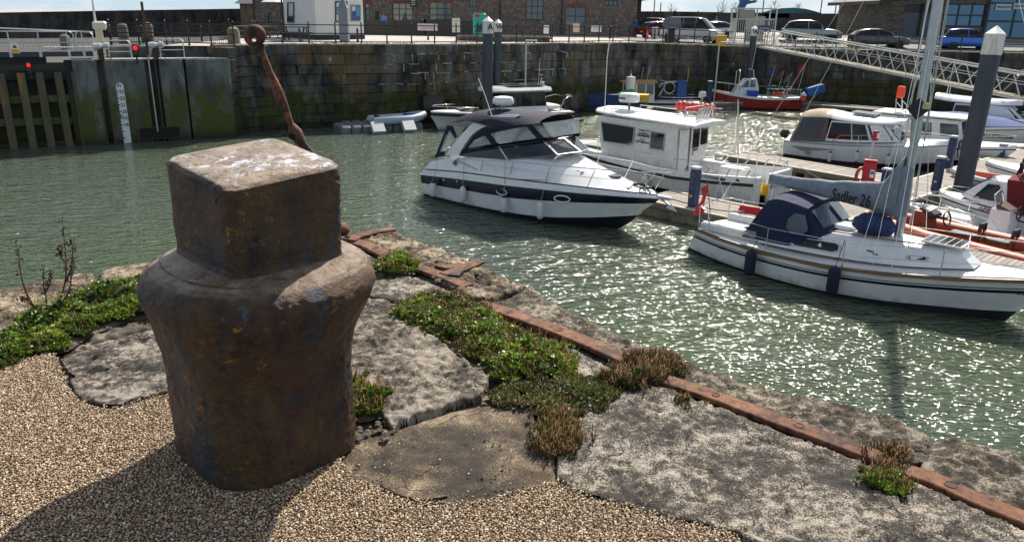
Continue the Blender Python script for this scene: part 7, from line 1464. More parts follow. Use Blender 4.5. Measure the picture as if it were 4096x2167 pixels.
F_ = lambda u, v: Vector(fr_t[1]).lerp(Vector(fr_t[3]), u).lerp(Vector(fr_b[1]).lerp(Vector(fr_b[3]), u), v)+Vector((.05, 0, .05)); S.panel('clear_window', [F_(.02, .12), F_(.85, .12), F_(.85, .8), F_(.02, .8)], pm('hood_vinyl', (.12, .15, .19), .1, alpha=.7), .01)
sd = lambda x, z: Vector((x, 1.0 if z < 1.6 else .96, z)); S.panel('clear_window', [sd(3.05, 1.35), sd(3.20, 1.22), sd(3.48, 1.24), sd(3.60, 1.40), sd(3.46, 1.74), sd(3.20, 1.74), sd(3.06, 1.58)], pm('hood_vinyl', (.12, .15, .19), .1, alpha=.7), .02)
S.panel('side_window', [Vector((1.82, 1.01, .92)), Vector((2.25, 1.01, .90)), Vector((2.27, 1.01, 1.06)), Vector((1.95, 1.01, 1.08))], vinyl, .012)
b_ = B(); b_.box((3.95, 0, 1.42), (.85, .62, .12), bev=.05); b_.build('companionway_hatch', gel, S.t)
for sg in (-1, 1): b_ = B(); b_.tube([(3.3, sg*.62, 1.34), (4.4, sg*.60, 1.40), (5.6, sg*.50, 1.44), (6.2, sg*.42, 1.46)], .018, 6); b_.build('grab_rail', teak, S.t)
# stowed bag on deck
bm = bmesh.new(); bmesh.ops.create_icosphere(bm, subdivisions=4, radius=1)
for v in bm.verts: n_ = v.co.normalized(); v.co = Vector((v.co.x*.50, v.co.y*.36, v.co.z*.27))*(1+.12*noise.noise(n_*3)+.05*noise.noise(n_*9));
me = bpy.data.meshes.new('sail_bag'); bm.to_mesh(me); bm.free(); me.materials.append(pm('blue_grey_bag', (.025, .045, .13), .85, var=.3, vs=4, bump=.4, bs=10)); me.polygons.foreach_set('use_smooth', [True]*len(me.polygons)); o = link(bpy.data.objects.new('sail_bag', me)); t = thing('sail_bag', 'bulging blue bag lashed with dark straps on the coachroof beside the mast', 'bag', S.w((4.82, -.12, 1.62)), S.yaw); o.parent = t; o.name = 'cloth'
b_ = B()
for k in range(5): a = -.5+.25*k; b_.tube([(.53*math.sin(a)+.0*j, .39*math.cos(th)*math.cos(a)*1.0, .30*math.sin(th)*math.cos(a)) for j, th in enumerate(np.linspace(0, 6.0, 16))], .008, 4)
b_.build('strap', blackp, t)
# mast, boom, cover
mastb = Vector((5.37, 0, 1.42)); mtop = q(1967, -1203, .0); mdir = (mtop-mastb).normalized(); mtop = mastb+mdir*9.2
b_ = B(); N_ = 14; vs = []; fs = []
for k, c_ in enumerate((mastb, mtop)):
 for j in range(N_): a = 2*math.pi*j/N_; vs.append(c_+Vector((.105*math.cos(a), .075*math.sin(a), 0)))
b_.add(vs, [(j, (j+1) % N_, N_+(j+1) % N_, N_+j) for j in range(N_)]); b_.build('mast', alu, S.t, smooth=60)
b_ = B(); v = mastb+mdir*3.0; b_.box(v+Vector((0, -.10, .0)), (.34, .10, .34), Matrix.Rotation(R(45), 3, 'Y')); b_.build('radar_reflector_light', blackp, S.t); b_ = B(); b_.box(v+Vector((.17, -.12, .08)), (.13, .1, .13)); b_.build('deck_light', pm('lamp_amber', (.5, .45, .25), .2), S.t)
ba, bb = mastb+mdir*.85+Vector((-.12, 0, 0)), Vector((1.98, 0, 2.30)); b_ = B(); b_.tube([ba, bb], .06, 8); b_.build('boom', alu, S.t)
# flaked sail under its cover: sagging ridged bag with folds
b_ = B(); rng_ = []
for i in range(34):
 u = i/33; c_ = ba.lerp(bb, u); hh = .24+.62*(1-u)**2.0+.05*noise.noise(Vector((u*9, 0, 0))); ww = .15+.05*(1-u); top = c_.z+hh*(.55 if u > .12 else .55+(.12-u)*6); bot = c_.z-.17-.24*(1-u)**1.5; r_ = []
 for j in range(14):
  a = 2*math.pi*j/14; zz = (top+bot)/2+math.cos(a)*(top-bot)/2; f = 1+.16*noise.noise(Vector((u*14+math.cos(a)*1.2, math.sin(a)*2, 3))); r_.append(Vector((c_.x+.05*noise.noise(Vector((u*11, a, 1))), math.sin(a)*ww*f*(1 if math.cos(a) < 0 else .75), zz)))
 rng_.append(r_)
b_.add([v for r_ in rng_ for v in r_], [(i*14+j, i*14+(j+1) % 14, i*14+14+(j+1) % 14, i*14+14+j) for i in range(33) for j in range(14)]+[tuple(range(14)), tuple(range(33*14+13, 33*14-1, -1))]); b_.build('boom_cover', greyf, S.t, smooth=60, recalc=True)
b_ = B(); b_.lathe([(.15, 0), (.17, .2), (.16, .7), (.14, 1.0), (.15, 1.12), (.12, 1.18)], mastb+mdir*.50+Vector((-.06, 0, 0)), 14, axis=mdir, sx=1.15, sy=.95); b_.build('mast_collar_cover', greyf, S.t, smooth=60)
la = q(1230, 170, -.19); lb = q(1560, 235, -.2); dd = (lb-la).normalized(); o = text('Sadler 26', .42, TM(la+Vector((0, -.13, -.12)), dd, Vector((0, 0, 1))), pm('dark_print', (.012, .014, .02), .7), S.t, bold=.022, ext=.006, sx=(lb-la).length/1.88)
# rigging
chp = lambda x, sg: Vector((x, sg*(np.interp(x, [v[0] for v in sh], [v[1] for v in sh])*.92), .95))
wires = [[(9.05, 0, 1.35), mtop], [(.5, 0, 1.3), mtop], [chp(5.3, 1), mastb+mdir*8.8], [chp(5.3, -1), mastb+mdir*8.8], [chp(4.95, -1), mastb+mdir*4.6], [chp(5.7, -1), mastb+mdir*4.6], [chp(4.95, 1), mastb+mdir*4.6], [chp(5.7, 1), mastb+mdir*4.6]]
S.tubes('shroud', wires, .007, steel, mir=False, n=5)
S.tubes('halyard', [[mastb+Vector((dx, dy, .3)), mastb+mdir*8.9+Vector((dx, dy, 0))] for dx, dy in ((.14, -.12), (.18, .05), (-.16, -.1), (-.22, .02), (.24, -.06))], .008, ropew, mir=False, n=4); S.tubes('halyard', [[mastb+Vector((.2, .1, .2)), mastb+mdir*8.9+Vector((.13, .1, 0))]], .008, pm('blue_rope', (.02, .08, .3), .8), mir=False, n=4)
S.tubes('topping_lift', [[bb+Vector((0, 0, .05)), mtop]], .007, ropew, mir=False, n=4); S.tubes('mainsheet', [[bb+Vector((.1, 0, -.05)), (1.95, .1, .98)], [bb+Vector((.14, 0, -.05)), (2.02, -.05, .98)]], .012, ropew, mir=False, n=5)
S.tubes('backstay_tackle', [[(.55, -.6, .9), (.5, 0, 2.0), (.55, .6, .9)]], .007, steel, mir=False)
# guard rails
for x, yy in ((2.72, 1.30), (4.68, 1.36), (6.66, .93)):
 z = np.interp(x, [v[0] for v in sh], [v[2] for v in sh]); S.tubes('stanchion', [[(x, yy, z), (x, yy, z+.62)]], .014)
S.tubes('guard_wire', [[(.55, .86, 1.35), (2.72, 1.30, 1.32), (4.68, 1.36, 1.37), (6.66, .93, 1.56), (8.3, .40, 1.75)], [(.55, .86, 1.05), (2.72, 1.30, 1.02), (4.68, 1.36, 1.07), (6.66, .93, 1.26), (8.3, .4, 1.45)]], .007)
S.tubes('pushpit', [[(.95, .98, .75), (.75, .94, 1.36), (.45, .80, 1.38), (.32, .3, 1.40), (.32, 0, 1.40)], [(.45, .80, .78), (.42, .80, 1.38)]], .016); S.tubes('pulpit', [[(8.2, .42, 1.15), (8.35, .40, 1.75), (9.0, .25, 1.85), (9.35, 0, 1.86)]], .016)
# ensign
b_ = B(); b_.tube([(.35, -.05, .9), (.15, -.1, 2.0)], .014, 6); b_.build('ensign_staff', teak, S.t); b_ = B(); vs = []
for i in range(8):
 for j in range(4): vs.append((.2-.02*j+.10*math.sin(i*.7)*j/3-.03*i*.3, -.10-.10*j+.04*math.sin(i*1.1), 1.85-.12*i-.02*j))
b_.add(vs, [(i*4+j, i*4+j+1, i*4+5+j, i*4+4+j) for i in range(7) for j in range(3)]); b_.build('red_ensign', redf, S.t, smooth=60)
# solar panel on fore hatch
b_ = B(); b_.box((6.42, -.02, 1.52), (.86, .80, .05), bev=.02); so_ = b_.build('hatch_frame', gel2, S.t)
for i in range(5):
 for j in range(2): b_ = B(); b_.box((6.10+.16*i, -.20+.36*j, 1.55), (.135, .34, .01)); b_.build('solar_cell', pm('solar_cell', (.012, .014, .02), .15), so_)
for (fx, fy, tx, ty, lab) in ((650, 560, 762, 400, 'dark navy sleeved fender hung near the stern of the yacht'), (1243, 678, 1310, 495, 'dark navy sleeved fender hung amidships on the yacht')): v = q(fx, fy, -1.55); fender(lab, S, v, navyfd, .72, .14, None, q(tx, ty, -1.36), 'navy fenders on the yacht')
dkp = pm('navy_print', (.012, .015, .03), .5)
v = q(1085, 497, -.93); S.txt('SSR 81167', Vector((3.62, -.905, 1.19)), .07, dkp, off=.02, sx=1.1);
hv = lambda x, a: (lambda r_: Vector((x, -np.interp(x, [k[0] for k in r_], [k[1] for k in r_]), np.interp(x, [k[0] for k in r_], [k[2] for k in r_]))))(f_(a))
v = hv(1.30, .63); S.txt('SADLER 26', v+Vector((0, 0, -.04)), .10, dkp, off=.03, dirn=(1, -.12, 0)); v = hv(8.05, .58); S.txt('SADLER 26', v+Vector((0, 0, -.02)), .10, dkp, off=.04, dirn=(1, .40, .05))
b_ = B(); e_ = side(5.05, .62); [b_.plate([(5.0+dx, -e_.y-.02, e_.z+dz), (5.16+dx, -e_.y-.02, e_.z+dz), (5.12+dx, -e_.y-.03, e_.z+dz-.035), (4.96+dx, -e_.y-.03, e_.z+dz-.035)], .006) for dx, dz in ((0, 0), (.1, -.05))]; b_.build('emblem', st1, S.t)
b_ = B(); b_.plate([(7.0, -.12, 1.32), (7.12, -.10, 1.22), (7.12, .06, 1.22), (7.0, .06, 1.32)], .008); b_.build('emblem', dkp, S.t) if False else None
mooring('pale mooring rope from the yacht bow to the slatted pontoon', [S.w((8.6, .3, 1.25)), TN(21.4, 4.0)+Vector((0, 0, ZD))], ropew, .014, .15)
# ---- 3. wheelhouse workboat with LADY ELLA on the stern
S = Bt('wheelhouse_boat', 'white wheelhouse workboat with black rubbing strake and low aft deck, behind the motor cruiser', (9.3, 27.18), 136, (2200, 260, 2.3418)); q = S.p
sh = [(.0, 1.42, 1.12), (1.5, 1.46, 1.00), (3.2, 1.46, .92), (5.0, 1.44, .95), (6.6, 1.36, 1.05), (8.0, 1.15, 1.15), (8.8, .85, 1.2), (9.25, .45, 1.2)]
rb = [(x+.02, y+.05, z-.30) for x, y, z in sh]; ch = [(x*.97, y*.93, .10+.12*i/7+(.25 if i == 7 else 0)) for i, (x, y, z) in enumerate(sh)]; kl = [(x*.95, y*.25, -.35) for x, y, z in sh]
b_ = B(); b_.rows([kl, ch, rb, [(x, y, z+.09) for x, y, z in rb], sh, [(x-.03, y-.10, z+.01) for x, y, z in sh], [(x-.03, y-.12, .42) for x, y, z in sh]], n=24, mats=[2, 0, 1, 0, 0, 0], cap0=False, cap1=0); b_.build('hull', [gelw, rubber, antif], S.t, smooth=35, dist=.0005)
for sg in (-1, 1): b_ = B(); b_.tube([(x, sg*(y+.03), z+.04) for x, y, z in rb], .055, 6); b_.build('rubbing_strake', rubber, S.t, smooth=60)
b_ = B(); b_.box((4.4, 0, .46), (8.6, 2.55, .06)); b_.build('deck_floor', gel2, S.t)
for cy_, w_ in ((1.17, .50), (-.56, 1.78)): b_ = B(); b_.box((.05, cy_, .56), (.14, w_, 1.08), bev=.03); b_.build('transom', gelw, S.t)
b_ = B(); b_.rows([[(6.6, 1.30, 1.02), (8.0, 1.08, 1.10), (8.8, .80, 1.16), (9.2, .40, 1.16)], [(6.6, .0, 1.08), (8.0, 0, 1.16), (8.8, 0, 1.2), (9.2, 0, 1.2)]], n=12, mats=[0]); b_.build('foredeck', gelw, S.t)
b_ = B(); b_.box((7.7, 0, 1.20), (1.2, 1.4, .05), bev=.02); b_.build('foredeck_mat', pm('deck_mat_grey', (.30, .28, .25), .9), S.t)
# wheelhouse: port side faces the camera (y > 0)
cx0, cx1 = 3.45, 6.9; zr0 = 2.50
W0 = [(3.45, 1.02, .45), (6.95, 1.0, .80)]; W1 = [(3.45, 1.05, 1.15), (7.05, 1.0, 1.25)]; W2 = [(3.5, .98, zr0), (7.32, .93, zr0)]
b_ = B(); b_.rows([W0, W1, W2, [(3.5, 0, zr0), (7.32, 0, zr0)]], n=8, cap0=True, cap1=True); wh_o = b_.build('wheelhouse', gelw, S.t, dist=.0005)
ro = [(2.65, 1.14, 2.54), (4.2, 1.16, 2.57), (6.2, 1.14, 2.62), (7.3, 1.07, 2.68), (7.55, .75, 2.70)]
b_ = B(); b_.rows([[(x, y-.12, z-.04) for x, y, z in ro], [(x, y, z-.03) for x, y, z in ro], [(x, y, z+.03) for x, y, z in ro], [(x, y*.93, z+.07) for x, y, z in ro], [(x, 0, z+.12) for x, y, z in ro]], n=18, cap0=True, cap1=True); b_.build('roof', gelw, S.t, smooth=40, dist=.0005)
fy = lambda z: 1.05-(z-1.15)*.052
pt_ = lambda x, z: Vector((x, fy(z), z))
S.panel('window', [pt_(6.93, 1.52), pt_(7.12, 2.28), pt_(5.42, 2.24), pt_(5.42, 1.62), pt_(5.6, 1.52)], glassd, .012, frame=pm('grey_rubber_seal', (.33, .33, .33), .6), fw=.045); S.panel('window', [pt_(4.66, 1.50), pt_(4.68, 2.18), pt_(4.02, 2.16), pt_(4.02, 1.50)], glassd, .012, frame=pm('grey_rubber_seal', (0, 0, 0)), fw=.045)
# aft face and recessed doors (port half steps in)
b_ = B(); b_.box((3.42, .62, 1.42), (.03, .62, 1.8)); b_.build('door', gelw, S.t); b_ = B(); b_.box((3.395, -.15, 1.45), (.04, .66, 1.9), bev=.01); dr = b_.build('door', gelw, S.t); b_ = B(); b_.box((3.37, -.15, 1.93), (.02, .46, .72)); b_.build('door_window', glassd, dr); b_ = B(); b_.box((3.365, -.15, 1.50), (.012, .34, .08)); b_.build('red_notice', red, dr); b_ = B(); b_.box((3.39, -.78, 1.95), (.03, .42, .62)); b_.build('window', glassd, S.t); b_ = B(); b_.tube([(3.3, .12, 1.3), (3.3, .12, 1.6)], .015, 5); b_.build('door_handle', blackp, dr)
def btext(s_, x, z, size, **k): S.txt(s_, Vector((x, fy(z), z)), size, dkp, dirn=-1, off=.02, **k)
btext('Cougar Cat', 5.28, 2.13, .115, shear=.25); btext('POWERED by', 5.24, 2.02, .08, shear=.25); btext('YANMAR', 5.30, 1.91, .14, shear=.25, bold=.04); btext('Built by', 5.14, 1.79, .085); btext('DP Marine', 5.30, 1.67, .14)
rr_y = lambda x: np.interp(x, [v[0] for v in sh], [v[1] for v in sh])
S.txt('COUGAR 8M', Vector((2.05, rr_y(2)+.005, .84)), .165, dkp, dirn=-1, off=.035, shear=.2, bold=.03); b_ = B(); b_.lathe([(.001, .0), (.09, .0)], (.62, 1.475, .90), 12, axis=(0, 1, 0)); b_.build('emblem', dkp, S.t)
# LADY ELLA across the transom, reading toward the starboard side as seen from astern
lo = q(2048, 1195, 0);
text('LADY ELLAY', .24, TM((-.045, .22, .58), (0, -1, 0), (0, 0, 1)), pm('maroon_print', (.12, .01, .02), .5), S.t, bold=.03, sx=.85)
b_ = B(); b_.lathe([(.13, 0), (.17, .36), (.165, .36), (.12, .02)], (.0, .66, .42), 16); o = b_.build('bucket', yellow, None, smooth=60); o.location = S.w((0, 0, 0)); o.rotation_euler = (0, 0, R(S.yaw)); tag(o, 'yellow bucket standing at the open stern of the white workboat', 'bucket')
# roof gear
rzy = 2.70
S.tubes('roof_rail', [[(6.6, .95, rzy), (6.6, .95, rzy+.16), (5.6, 1.0, rzy+.15), (4.0, 1.02, rzy+.12), (3.9, 1.02, rzy)], [(3.2, .9, rzy-.05), (3.2, .9, rzy+.35), (2.8, .9, rzy+.35)]], .016)
S.tubes('roof_rail', [[(3.6, .4, rzy), (3.6, .4, rzy+.40), (3.6, -.9, rzy+.40), (3.6, -.9, rzy)]], .02, mir=False)
for k in range(9): S.tubes('rod_holder', [[(3.15+.02*k, .35-.15*k, rzy-.02), (3.05+.02*k, .30-.15*k, rzy+.42)]], .026, mir=False)
bu0 = None
for k in range(8):
 b_ = B(); b_.lathe([(.001, -.19), (.10, -.16), (.18, -.05), (.18, .06), (.10, .16), (.03, .20), (.001, .21)], n=14)
 if bu0 is None: bu0 = b_.build('buoy', pm('red_buoy', (.62, .04, .03), .35, coat=.3), None, smooth=60); o = bu0; tag(o, 'bright red round buoy in the row tied on the roof of the white workboat', 'buoy', 'red buoys on the workboat roof')
 else: o = bu0.copy(); link(o)
 o.location = S.w((4.75-.22*k*.9, -1.0-.01*k, rzy+.26+.02*(k % 2)))
S.tubes('whip_aerial', [[q(512, 480, .95), q(520, 250, .95), q(535, -60, .95), q(565, -285, .95)]], .018, white_p, mir=False); v = q(563, -270, .95); b_ = B(); b_.lathe([(.05, -.1), (.055, .35), (.001, .4)], v, 8); b_.build('aerial_tip', blackp, S.t)
c_ = q(748, 345, 0); b_ = B(); b_.lathe([(.001, 0), (.38, .02), (.42, .08), (.42, .26), (.34, .36), (.001, .38)], (c_.x, .05, c_.z-.02), 22); b_.build('radar_dome', gelw, S.t, smooth=50); S.tubes('radar_post', [[(c_.x, .05, c_.z), (c_.x+.0, 0, rzy)]], .05, teak, mir=False); text('marine', .17, TM((c_.x+.30, .42, c_.z+.12), (-1, .25, 0), (0, 0, 1)), bk, S.t, bold=.02)
c2 = q(765, 215, -.1); b_ = B(); b_.lathe([(.28, 0), (.28, .82), (.20, .88), (.06, .90), (.001, .98)], (c2.x, -.1, c2.z-.4), 18);
# guard rails along the gunwale
rz_ = lambda x: np.interp(x, [v[0] for v in sh], [v[2] for v in sh])
S.tubes('guard_rail', [[(x, rr_y(x)-.05, rz_(x)+.42) for x in (.7, 1.5, 2.4, 3.3)], [(x, rr_y(x)-.05, rz_(x)+.45) for x in (4.2, 5.2, 6.2, 7.0)]], .016)
for x in (.7, 1.4, 2.2, 3.3, 4.2, 5.2, 6.2, 7.0): S.tubes('rail_post', [[(x, rr_y(x)-.05, rz_(x)), (x, rr_y(x)-.05, rz_(x)+.43)]], .015)
for x in (.35, 1.1, 1.9, 2.8): S.tubes('rod_holder', [[(x, rr_y(x)-.06, rz_(x)+.02), (x-.16, rr_y(x)+.0, rz_(x)+.26)]], .028)
b_ = B(); b_.box((1.6, -.1, .78), (1.0, .75, .62), bev=.05); b_.build('engine_box', gelw, S.t); b_ = B(); b_.box((2.6, .55, .92), (.9, .4, .05)); b_.box((2.6, .55, .68), (.06, .3, .45)); b_.build('bait_table', gel2, S.t); b_ = B(); b_.box((3.0, -.9, .75), (1.5, .35, .55), bev=.05); b_.build('side_locker', gelw, S.t)
b_ = B(); b_.box((6.9, -.25, 1.32), (.2, .26, .18), bev=.04); b_.build('deck_gear', blackp, S.t)
for sg, a in ((1, 'port'), (-1, 'starboard')):
 b_ = B(); b_.tube([(.1, sg*1.3, 1.1), (.15, sg*1.2, 1.35), (.5, sg*1.3, 1.35)], .02, 5); b_.build('stern_rail', steel, S.t)
for fx, fy_, lab in ((890, 1075, 'small white round fender under the bow rail of the white workboat'), (1645, 1245, 'white ball fender hanging near the stern of the white workboat')):
 v = q(fx, fy_, 1.6); b_ = B(); b_.lathe([(.001, -.17), (.10, -.14), (.16, -.04), (.16, .03), (.09, .13), (.03, .2), (.001, .22)], n=14); o = b_.build('fender', whitef, None, smooth=60); o.location = S.w(v); tag(o, lab, 'fender')
net = thing('landing_net', 'large black landing net on a long pole leaning over the white workboat', 'landing net', S.w((2.3, -1.35, 1.0)), S.yaw); N0 = Vector((2.3, -1.35, 1.0)); q1, q2, q3, q4 = q(1758, 825, -1.35), q(1762, 325, -1.35), q(1620, 405, -1.35), q(1640, 560, -1.35); b_ = B(); b_.tube([q1-N0, q2-N0], .018, 6); b_.build('pole', white_p, net)
b_ = B(); b_.tube([q2-N0, q3-N0, q4-N0], .012, 5); b_.build('rim', blackp, net); b_ = B(); a_, d_, e_ = q2-N0, q3-N0, q4-N0; bq = q(1760, 480, -1.35)-N0
for k in range(10): u = k/9; b_.tube([a_.lerp(d_, u), (a_.lerp(d_, u)+e_.lerp(bq, 1-u))/2+Vector((0, .25, -.05)), e_.lerp(bq, 1-u)], .005, 3)
for k in range(8): u = k/7; b_.tube([a_.lerp(bq, u), (a_.lerp(bq, u)+d_.lerp(e_, u))/2+Vector((0, .25, -.05)), d_.lerp(e_, u)], .005, 3)
tag(b_.build('mesh', blackp, net), kind='stuff')
# ---- 4. boat with solar panels on the roof
S = Bt('cabin_boat', 'white open-bow cabin boat with two solar panels on its roof, moored behind the A pile', (3.08, 48.84), 209, (1340, 240, 2.3418)); q = S.p
sh = [(0, 1.20, .80), (2, 1.30, .84), (4, 1.32, .88), (6, 1.22, .95), (7.6, .85, 1.02), (8.6, .38, 1.06), (9.0, .02, 1.06)]
dk = [(x, y-.02, z-.10) for x, y, z in sh]; S.hull([[(0, .05, -.4), (4, .05, -.4), (7.5, .03, -.2), (8.55, .02, .0)], [(0, 1.1, .05), (4, 1.12, .08), (6.5, .8, .2), (8.75, .02, .4)], [(x, y-.04, z-.28) for x, y, z in sh], [(x, y, z-.26) for x, y, z in sh], [(x, y+.03, z-.07) for x, y, z in sh], sh], [gel, blackp, antif], [0, 0, 0, 1, 0])
S.deck('deck', [(x, y*.97, z-.02) for x, y, z in sh], gel2, camber=.03); b_ = B(); b_.box((-.4, 0, .22), (.9, 2.1, .14), bev=.04); b_.build('swim_platform', blackp, S.t)
ca = [(1.75, 1.0, .82), (3.5, 1.0, .88), (5.55, .85, .92)]; cbm = [(1.85, .98, 1.18), (3.5, .98, 1.2), (5.3, .85, 1.16)]; cc = [(2.0, .90, 2.02), (3.6, .92, 2.08), (4.9, .86, 2.06)]
b_ = B(); b_.rows([ca, cbm, cc, [(x, 0, z) for x, y, z in cc]], n=12, mats=[0, 1, 0], cap0=1, cap1=1); b_.build('cabin', [gel, glassd], S.t, smooth=30, dist=.0005)
S.tubes('window_post', [[lerp_rows(cbm, cc, x, f)+Vector((0, .012, 0)) for f in (0, 1)] for x in (2.1, 3.0, 4.1)], .02, blackp)
ro = [(1.5, .95, 2.12), (3.4, 1.02, 2.12), (5.0, 1.0, 2.14), (5.6, .85, 2.14)]; b_ = B(); b_.rows([[(x, y-.1, z-.1) for x, y, z in ro], [(x, y, z) for x, y, z in ro], [(x, y*.85, z+.14) for x, y, z in ro], [(x, 0, z+.17) for x, y, z in ro]], n=14, cap0=True, cap1=True); b_.build('roof', gel, S.t, smooth=40, dist=.0005)
for k in range(2): b_ = B(); b_.box((2.35+1.25*k, -.05, 2.36), (1.15, 1.35, .05), bev=.01); so_ = b_.build('solar_panel', pm('solar_black', (.012, .013, .016), .15), S.t); b_ = B(); b_.frame([(2.35+1.25*k+a, -.05+c_, 2.386) for a, c_ in ((-.58, -.68), (.58, -.68), (.58, .68), (-.58, .68))], .03, .01, (0, 0, 1)); b_.build('panel_frame', alu, so_)
S.tubes('roof_mast', [[(1.8, 0, 2.25), (1.65, 0, 2.9)], [(1.9, .2, 2.25), (1.6, .2, 2.5), (1.6, -.2, 2.5)]], .03, white_p, mir=False); b_ = B(); b_.box((1.75, 0, 2.85), (.3, .2, .16), bev=.03); b_.build('search_light', blackp, S.t); S.tubes('whip_aerial', [[(2.1, .3, 2.2), (2.0, .3, 3.9)]], .014, white_p, mir=False)
def outboard(S, x, y, z, s_=1.0, mat=None, tilt=0, name='outboard_engine'):
 t_ = bpy.data.objects.new(name, None); link(t_); t_.parent = S.t; t_.location = (x, y, z); t_.rotation_euler = (0, R(tilt), 0); t_.scale = (s_,)*3; b_ = B(); b_.box((-.25, 0, .35), (.55, .36, .50), bev=.12); b_.build('cowl', mat or blackp, t_); b_ = B(); b_.box((-.25, 0, -.15), (.18, .16, .6), bev=.04); b_.box((-.3, 0, -.5), (.5, .08, .06)); b_.build('leg', mat or blackp, t_); b_ = B(); b_.lathe([(.05, -.1), (.07, 0), (.03, .15)], (-.45, 0, -.65), 8, axis=(-1, 0, 0)); b_.box((-.55, 0, -.65), (.02, .3, .08)); b_.build('propeller', blackp, t_); return t_
outboard(S, .1, 0, .95, 1.25); S.tubes('bow_rail', [[(6.4, 1.1, .98), (6.5, 1.1, 1.25), (7.6, .82, 1.3), (8.6, .4, 1.34), (8.9, 0, 1.34)], [(7.6, .82, 1.02), (7.6, .82, 1.3)]], .018); S.tubes('stern_arch', [[(1.0, 1.1, .8), (.7, 1.05, 1.5), (.2, .8, 1.65), (.2, 0, 1.65)]], .022)
b_ = B(); b_.box((6.6, 0, 1.02), (1.2, 1.2, .16), bev=.05); b_.build('bow_cushion', pm('dark_cushion', (.08, .08, .085), .7), S.t); S.txt('AXOPAR', Vector((2.6, 1.28, .46)), .26, dkp, dirn=-1, off=.03, shear=.2)
b_ = B(); b_.box((1.2, 0, 1.05), (1.0, 1.5, .25), bev=.06); b_.build('cockpit_bench', gel2, S.t)
b_ = B(); b_.box((8.3, -1.4, 1.2), (1.3, .5, 1.1)); o = b_.build('dark_crate', blackp, None); o.location = S.o; o.rotation_euler = (0, 0, R(S.yaw)); tag(o, 'dark crate stack beyond the bow of the boat with solar panels', 'crate')
# ---- 5. modular float with dinghy
cube = pm('grey_float_cube', (.13, .14, .155), .55, var=.1); t = thing('cube_pontoon', 'floating dock of dark grey plastic cubes with two pale launch ramps', 'floating dock', (-8.6, 43.1, ZW), 28); cme = None
for i in range(8):
 for j in range(4):
  if (i, j) in ((0, 3),): continue
  b_ = B(); b_.box((0, 0, 0), (.56, .56, .52), bev=.09)
  if cme is None: o = b_.build('cube', cube, t); cme = o
  else: o = cme.copy(); link(o); o.parent = t
  o.location = (-.9+i*.60, -.2+j*.60, .17)
for x in (.75, 2.55): b_ = B(); b_.plate([(x-.35, -.52, .42), (x+.35, -.52, .42), (x+.35, -1.05, -.05), (x-.35, -1.05, -.05)], .3); b_.build('launch_ramp', pm('pale_grey_ramp', (.42, .44, .46), .5), t)
ph_ = pm('dinghy_grey', (.30, .36, .42), .45, var=.06); dn = thing('inflatable_dinghy', 'grey inflatable dinghy resting on the cube dock', 'dinghy', (-6.75, 44.15, ZW+.62), 30)
for sg in (-1, 1): b_ = B(); b_.tube([(-1.55, sg*.55, .0), (-1.4, sg*.55, .0), (.8, sg*.55, .02), (1.35, sg*.40, .12), (1.7, sg*.1, .2)], [.02, .22, .23, .22, .2], 14); b_.build('tube', ph_, dn, smooth=60)
b_ = B(); b_.box((-.2, 0, -.1), (2.2, .8, .08)); b_.build('floor', ph_, dn); b_ = B(); b_.box((-1.1, 0, .1), (.05, .8, .35)); b_.build('transom', blackp, dn); b_ = B(); b_.box((1.0, .05, .18), (.8, .9, .12), bev=.04); b_.build('blue_cover', bluec, dn)
# ---- 6. orange roofed workboat + blue tubs
S = Bt('fishing_boat', 'small workboat with orange-edged wheelhouse roof and white railings, behind the white workboat', (13.5, 57.4), 176, (2200, 260, 2.3418)); q = S.p
sh = [(0, 1.15, .55), (2, 1.25, .5), (4, 1.22, .5), (6, .85, .6), (7.2, .03, .75)]; S.hull([[(0, .05, -.3), (4, .05, -.3), (6.9, .02, 0)], [(x, y*.9, .05) for x, y, z in sh[:-1]]+[(7.0, .02, .1)], [(x, y, z-.15) for x, y, z in sh], sh], [gelw, rubber], [0, 0, 1]); S.deck('deck', sh, gel2, camber=.02)
cbx = [(3.35, .85, .5), (5.6, .80, .55)]; cm = [(3.35, .85, 1.0), (5.6, .8, 1.0)]; ctp = [(3.4, .80, 1.85), (5.75, .75, 1.85)]
b_ = B(); b_.rows([cbx, cm, ctp, [(3.4, 0, 1.85), (5.75, 0, 1.85)]], n=6, cap0=True, cap1=True); b_.build('wheelhouse', gelw, S.t, dist=.0005)
for x0, x1 in ((3.45, 3.95), (4.05, 4.6), (4.75, 5.15), (5.22, 5.6)): S.panel('window', [lerp_rows(cm, ctp, x0, .08), lerp_rows(cm, ctp, x1, .08), lerp_rows(cm, ctp, x1, .92), lerp_rows(cm, ctp, x0, .92)], glassw, .012, frame=blackp, fw=.02)
b_ = B(); b_.box((4.55, 0, 1.93), (2.7, 1.9, .10), bev=.03); b_.build('roof', pm('roof_orange', (.55, .25, .05), .5), S.t); b_ = B(); b_.box((4.55, 0, 2.0), (2.4, 1.7, .05)); b_.build('roof_top', pm('roof_tan', (.40, .25, .12), .7), S.t)
S.tubes('roof_gear', [[(4.3, 0, 2.0), (4.2, 0, 2.9)], [(3.9, .3, 2.0), (3.8, .3, 3.0)], [(5.0, .2, 2.0), (5.1, .2, 2.7)], [(4.8, -.5, 2.25), (3.9, -.5, 2.3)]], .02, galv, mir=False); S.tubes('guard_rail', [[(.2, 1.1, .95), (1.5, 1.2, .9), (3.0, 1.2, .9)], [(.2, 1.1, .75), (1.5, 1.2, .72), (3.0, 1.2, .7)], [(.8, 1.18, .5), (.8, 1.18, .92)], [(2.0, 1.2, .5), (2.0, 1.2, .9)]], .018, galv); outboard(S, .1, .3, .75, .95, gel)
